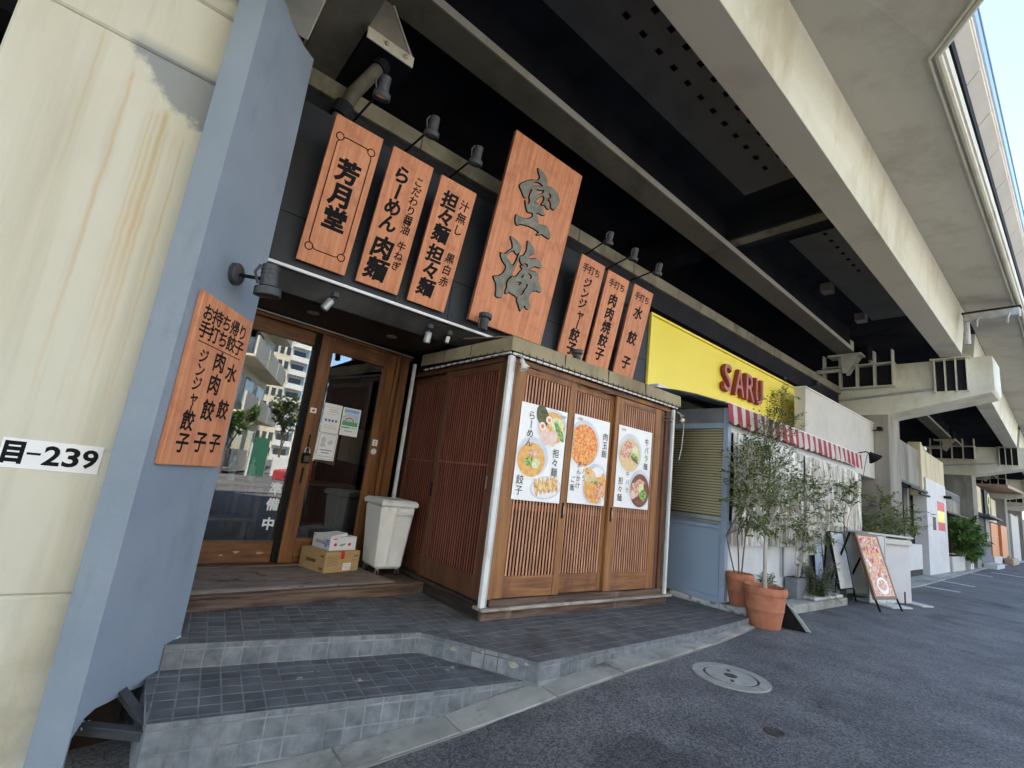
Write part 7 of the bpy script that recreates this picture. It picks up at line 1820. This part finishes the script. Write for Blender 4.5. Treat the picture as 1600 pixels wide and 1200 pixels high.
mb = MB(); mb.lathe([(0.38, 0), (0.38, 0.02), (0.22, 0.02), (0.22, 0.0)], (34.7, FY(34.7) - 0.11, 3.1), 20, Matrix.Rotation(rad(90), 4, 'X')); mb.build('emblem', 'yellow_print', t)
mb = MB(); vtext(mb, '月の', 34.7, 2.72, 0.3, 0.25, bold=0.04); fm = frame((0, FY(34.7) - 0.125, 0), (1, 0, 0), (0, 0, 1)); mb.v = [fm @ v for v in mb.v]; mb.build('lettering', 'yellow_print', t)
t = thing('roof_sheet', 'red brown roof edge with three small white lamps over the far row', 'roof', (40, 4, 4)); 
mb = MB(); mb.prism_y([(36.2, 3.95), (47, 4.25), (47, 4.4), (36.2, 4.1)], 3.4, 5.5); mb.build('sheet', 'bldg_brown', t)
for x in (41.5, 43, 44.5): 
    mb = MB(); mb.bar((x, 3.3, 3.95), (x + 0.5, 3.2, 3.75), 0.14, 0.14); mb.build('lamp_head', 'white_metal', t)
t = thing('orange_shop', 'orange walled shop far along the row', 'shop building', (40, 4.2, 0))
fbox('wall', 'orange_wall', t, 36.4, 40.0, 0.38, 2.1, 0.0, 0.4); fbox('wall', 'orange_wall', t, 40.05, 43.6, 0.38, 2.1, -0.12, 0.4); fbox('base', 'plaster', t, 36.4, 43.6, -0.09, 0.379, -0.05, 0.4); fbox('wall', 'gold', t, 36.5, 41.0, 2.2, 3.5, 0.1, 0.4)
t = thing('dark_entrance_shop', 'shop with dark doors beyond the orange wall', 'shop building', (47, 4.4, 0))
fbox('door', 'black', t, 44.9, 49.3, 0.2, 2.9, 0.0, 0.4); fbox('base', 'bldg_brown', t, 44.9, 49.3, -0.09, 0.19, -0.2, 0.4); fbox('white_post', 'plaster', t, 44.6, 44.88, 0, 3.0, -0.1, 0.3)
t = thing('pale_shop', 'pale shop fronts closing the end of the row', 'shop building', (60, 5, 0)); fbox('wall', 'plaster', t, 49.5, 56, -0.09, 3.2, 0, 0.5); fbox('wall', 'bldg_grey', t, 56.2, 66, -0.09, 3.4, 0.1, 0.5); fbox('wall', 'bldg_brown', t, 66.5, 88, -0.09, 3.5, 0.0, 0.5)
t = thing('low_planter', 'low dark red planting by the orange wall', 'plant', (43, 4.0, 0)); fbox('bed', 'bldg_brown', t, 40.5, 44.5, -0.09, 0.3, -0.5, -0.1, 0.05)
# paved edge strip before the far shops
mb = MB(); mb.prism([(11.2, 2.9), (15.0, 2.95), (30, 3.75), (60, 4.7), (60, 5.4), (15, 3.9), (11.2, 3.9)], -0.2, -0.045)
struct('pavement', mb, 'kerb')

# ------------------------------------------------------------------ across the street (seen in the door glass)
def block(name, label, x0, x1, y0, y1, h, m, floors, bays, side='y', balc=None, kindw='window_dark', cat='apartment building'):
    t = thing(name, label, cat, ((x0 + x1) / 2, (y0 + y1) / 2, 0))
    mb = MB(); mb.box(x0, x1, y0, y1, -0.6, h); mb.build('wall', m, t)
    fh = h / floors
    w0 = None; b0 = None
    faces = []
    for f in range(floors):
        for b in range(bays):
            if 'y' in side:      # faces the street (+Y side)
                bw = (x1 - x0) / bays; faces.append(('y', x0 + bw * (b + 0.5), y1, f * fh + fh * 0.55, bw))
        nb = max(1, int((y1 - y0) / 3.2))
        for b in range(nb):
            bw = (y1 - y0) / nb
            if 'x' in side: faces.append(('x', x1, y0 + bw * (b + 0.5), f * fh + fh * 0.55, bw))
            if 'w' in side: faces.append(('w', x0, y0 + bw * (b + 0.5), f * fh + fh * 0.55, bw))
    cache = {}
    for (k, a, b, z, bw) in faces[:260]:
        if k not in cache:
            mb = MB()
            if k == 'y': mb.box(-bw * 0.32, bw * 0.32, -0.05, 0.03, -fh * 0.28, fh * 0.28)
            else: mb.box(-0.05 if k == 'x' else -0.03, 0.03 if k == 'x' else 0.05, -bw * 0.32, bw * 0.32, -fh * 0.28, fh * 0.28)
            o = mb.build('window', kindw, t, world=False)
            mb = MB(); q = -fh * 0.54
            if balc:
                if k == 'y': mb.box(-bw * 0.47, bw * 0.47, 0.03, 1.1, q, q + 0.12); mb.box(-bw * 0.47, bw * 0.47, 1.0, 1.1, q + 0.12, q + 1.15)
                elif k == 'x': mb.box(0.03, 1.1, -bw * 0.47, bw * 0.47, q, q + 0.12); mb.box(1.0, 1.1, -bw * 0.47, bw * 0.47, q + 0.12, q + 1.15)
                else: mb.box(-1.1, -0.03, -bw * 0.47, bw * 0.47, q, q + 0.12); mb.box(-1.1, -1.0, -bw * 0.47, bw * 0.47, q + 0.12, q + 1.15)
                p = mb.build('balcony', balc, t, world=False)
            else: p = None
            cache[k] = (o, p)
        else:
            o = cache[k][0].copy(); COL.objects.link(o)
            p = cache[k][1]
            if p: p = p.copy(); COL.objects.link(p)
        loc = WM[t.name].inverted() @ Vector((a, b, z))
        o.location = loc
        if p: p.location = loc
    return t
bk = block('apartment_building', 'cream apartment block with deep balconies mirrored in the left door', -14, 0, -11, 0, 27, 'bldg_cream', 9, 4, 'yx', 'bldg_cream')
bk.matrix_basis = Matrix.Translation((8.8, -17, 0)) @ Matrix.Rotation(rad(34), 4, 'Z') @ Matrix.Translation((-7, -5.5, 0))
block('apartment_building', 'tall cream tower mirrored in the left glass door', 43.0, 47.1, -104, -90, 54, 'bldg_cream', 18, 3, 'yw', None)
block('apartment_building', 'white tower with stacked balconies mirrored beside the cream tower', 47.3, 51.5, -104, -91, 48, 'bldg_white', 16, 1, 'yw', 'bldg_white')
block('office_building', 'dark grey office block mirrored between the apartments', 25.0, 32.0, -84, -66, 42, 'bldg_grey', 14, 3, 'yx', None, cat='office building')
block('office_building', 'white office block across the street to the right', 34, 46, -34, -19, 12, 'bldg_white', 5, 6, 'yw', None, cat='office building')
block('office_building', 'brown tiled office block across the street far right', 44, 66, -36, -20, 19, 'bldg_brown', 6, 8, 'yw', None, cat='office building')
block('apartment_building', 'grey apartment block across the street behind the camera to the left', -34, -10, -36, -17, 19, 'bldg_white', 6, 8, 'yx', 'bldg_white')
t = thing('hoarding', 'green site hoarding mirrored in the left door', 'fence', (11.4, -15.8, 0))
part('panel', 'green_fence', t, (10.4, 11.2, -16.0, -15.9, -0.45, 1.9)); part('post', 'white_metal', t, (10.32, 10.39, -16.02, -15.9, -0.45, 2.1))
t = thing('white_fence', 'low white fence mirrored in the left door', 'fence', (14, -18, 0)); part('panel', 'bldg_white', t, (12.6, 18, -18.1, -18.0, -0.55, 1.0))
t = thing('parked_car', 'red hatchback parked across the street, mirrored in the door', 'car', (14.5, -14, -0.45))
def carbox(name, m, pts, y0, y1): mb = MB(); mb.prism_y(pts, y0, y1); return mb.build(name, m, t, bevel=0.05)
cx = 11.1; z = -0.45; yo = -13.2
carbox('body', 'car_red', [(cx, z + 0.35), (cx + 3.7, z + 0.35), (cx + 3.7, z + 0.95), (cx + 3.5, z + 1.0), (cx + 1.0, z + 1.0), (cx + 0.05, z + 0.85)], yo - 1.6, yo)
carbox('cabin', 'car_red', [(cx + 0.9, z + 1.0), (cx + 3.6, z + 1.0), (cx + 3.2, z + 1.48), (cx + 1.6, z + 1.48)], yo - 1.5, yo - 0.1)
carbox('side_window', 'window_dark', [(cx + 1.15, z + 1.03), (cx + 3.3, z + 1.03), (cx + 3.05, z + 1.42), (cx + 1.7, z + 1.42)], yo - 0.099, yo - 0.06)
for xx in (cx + 0.7, cx + 2.95):
    w_ = MB(); w_.tube([(xx, yo - 0.18, z + 0.3), (xx, yo + 0.02, z + 0.3)], 0.3, 20); w = w_.build('wheel', 'rubber', t)
    w_ = MB(); w_.tube([(xx, yo + 0.021, z + 0.3), (xx, yo + 0.035, z + 0.3)], 0.19, 16); w_.build('rim', 'metal', w)
part('headlight', 'lens', t, (cx - 0.02, cx + 0.1, yo - 0.35, yo - 0.05, z + 0.62, z + 0.78))
# roadside bits across
random.seed(3)
def road_tree(label, x, y, h):
    return small_tree('roadside_tree', label, (x, y, -0.5), h * 0.4, [((x, y, h * 0.65), h * 0.25, 2), ((x + 0.7, y, h * 0.8), h * 0.2, 1.5), ((x - 0.6, y + 0.3, h * 0.8), h * 0.2, 1.5)], 'leaf_bright' if h < 5 else 'leaf', 'bark_dark', 60, 18, 0.3, 0.13, r0=0.09, group='trees across the street')
road_tree('autumn roadside tree mirrored in the left door before the white tower', 13.4, -19, 5.2)
road_tree('dark roadside tree mirrored at the left edge of the door', 9.0, -15.6, 3.6)
mb = MB(); mb.box(-60, 120, -17.2, -15.4, -1.2, -0.38)
struct('pavement', mb, 'kerb')
for i, x in enumerate((12.6, 20.0, 30.0)):
    t = thing('utility_pole', ['utility pole mirrored beside the green hoarding', 'utility pole across the street by the red car', 'utility pole across the street farthest right'][i], 'pole', (x, -15.8, -0.5), 'utility poles across the street')
    mb = MB(); mb.tube([(x, -15.8, -0.5), (x, -15.8, 9)], 0.13, 10, r1=0.09); mb.build('mast', 'concrete_grey', t)
    mb = MB(); mb.bar((x - 0.9, -15.8, 8.4), (x + 0.9, -15.8, 8.4), 0.1, 0.1); mb.build('crossarm', 'galv', t)
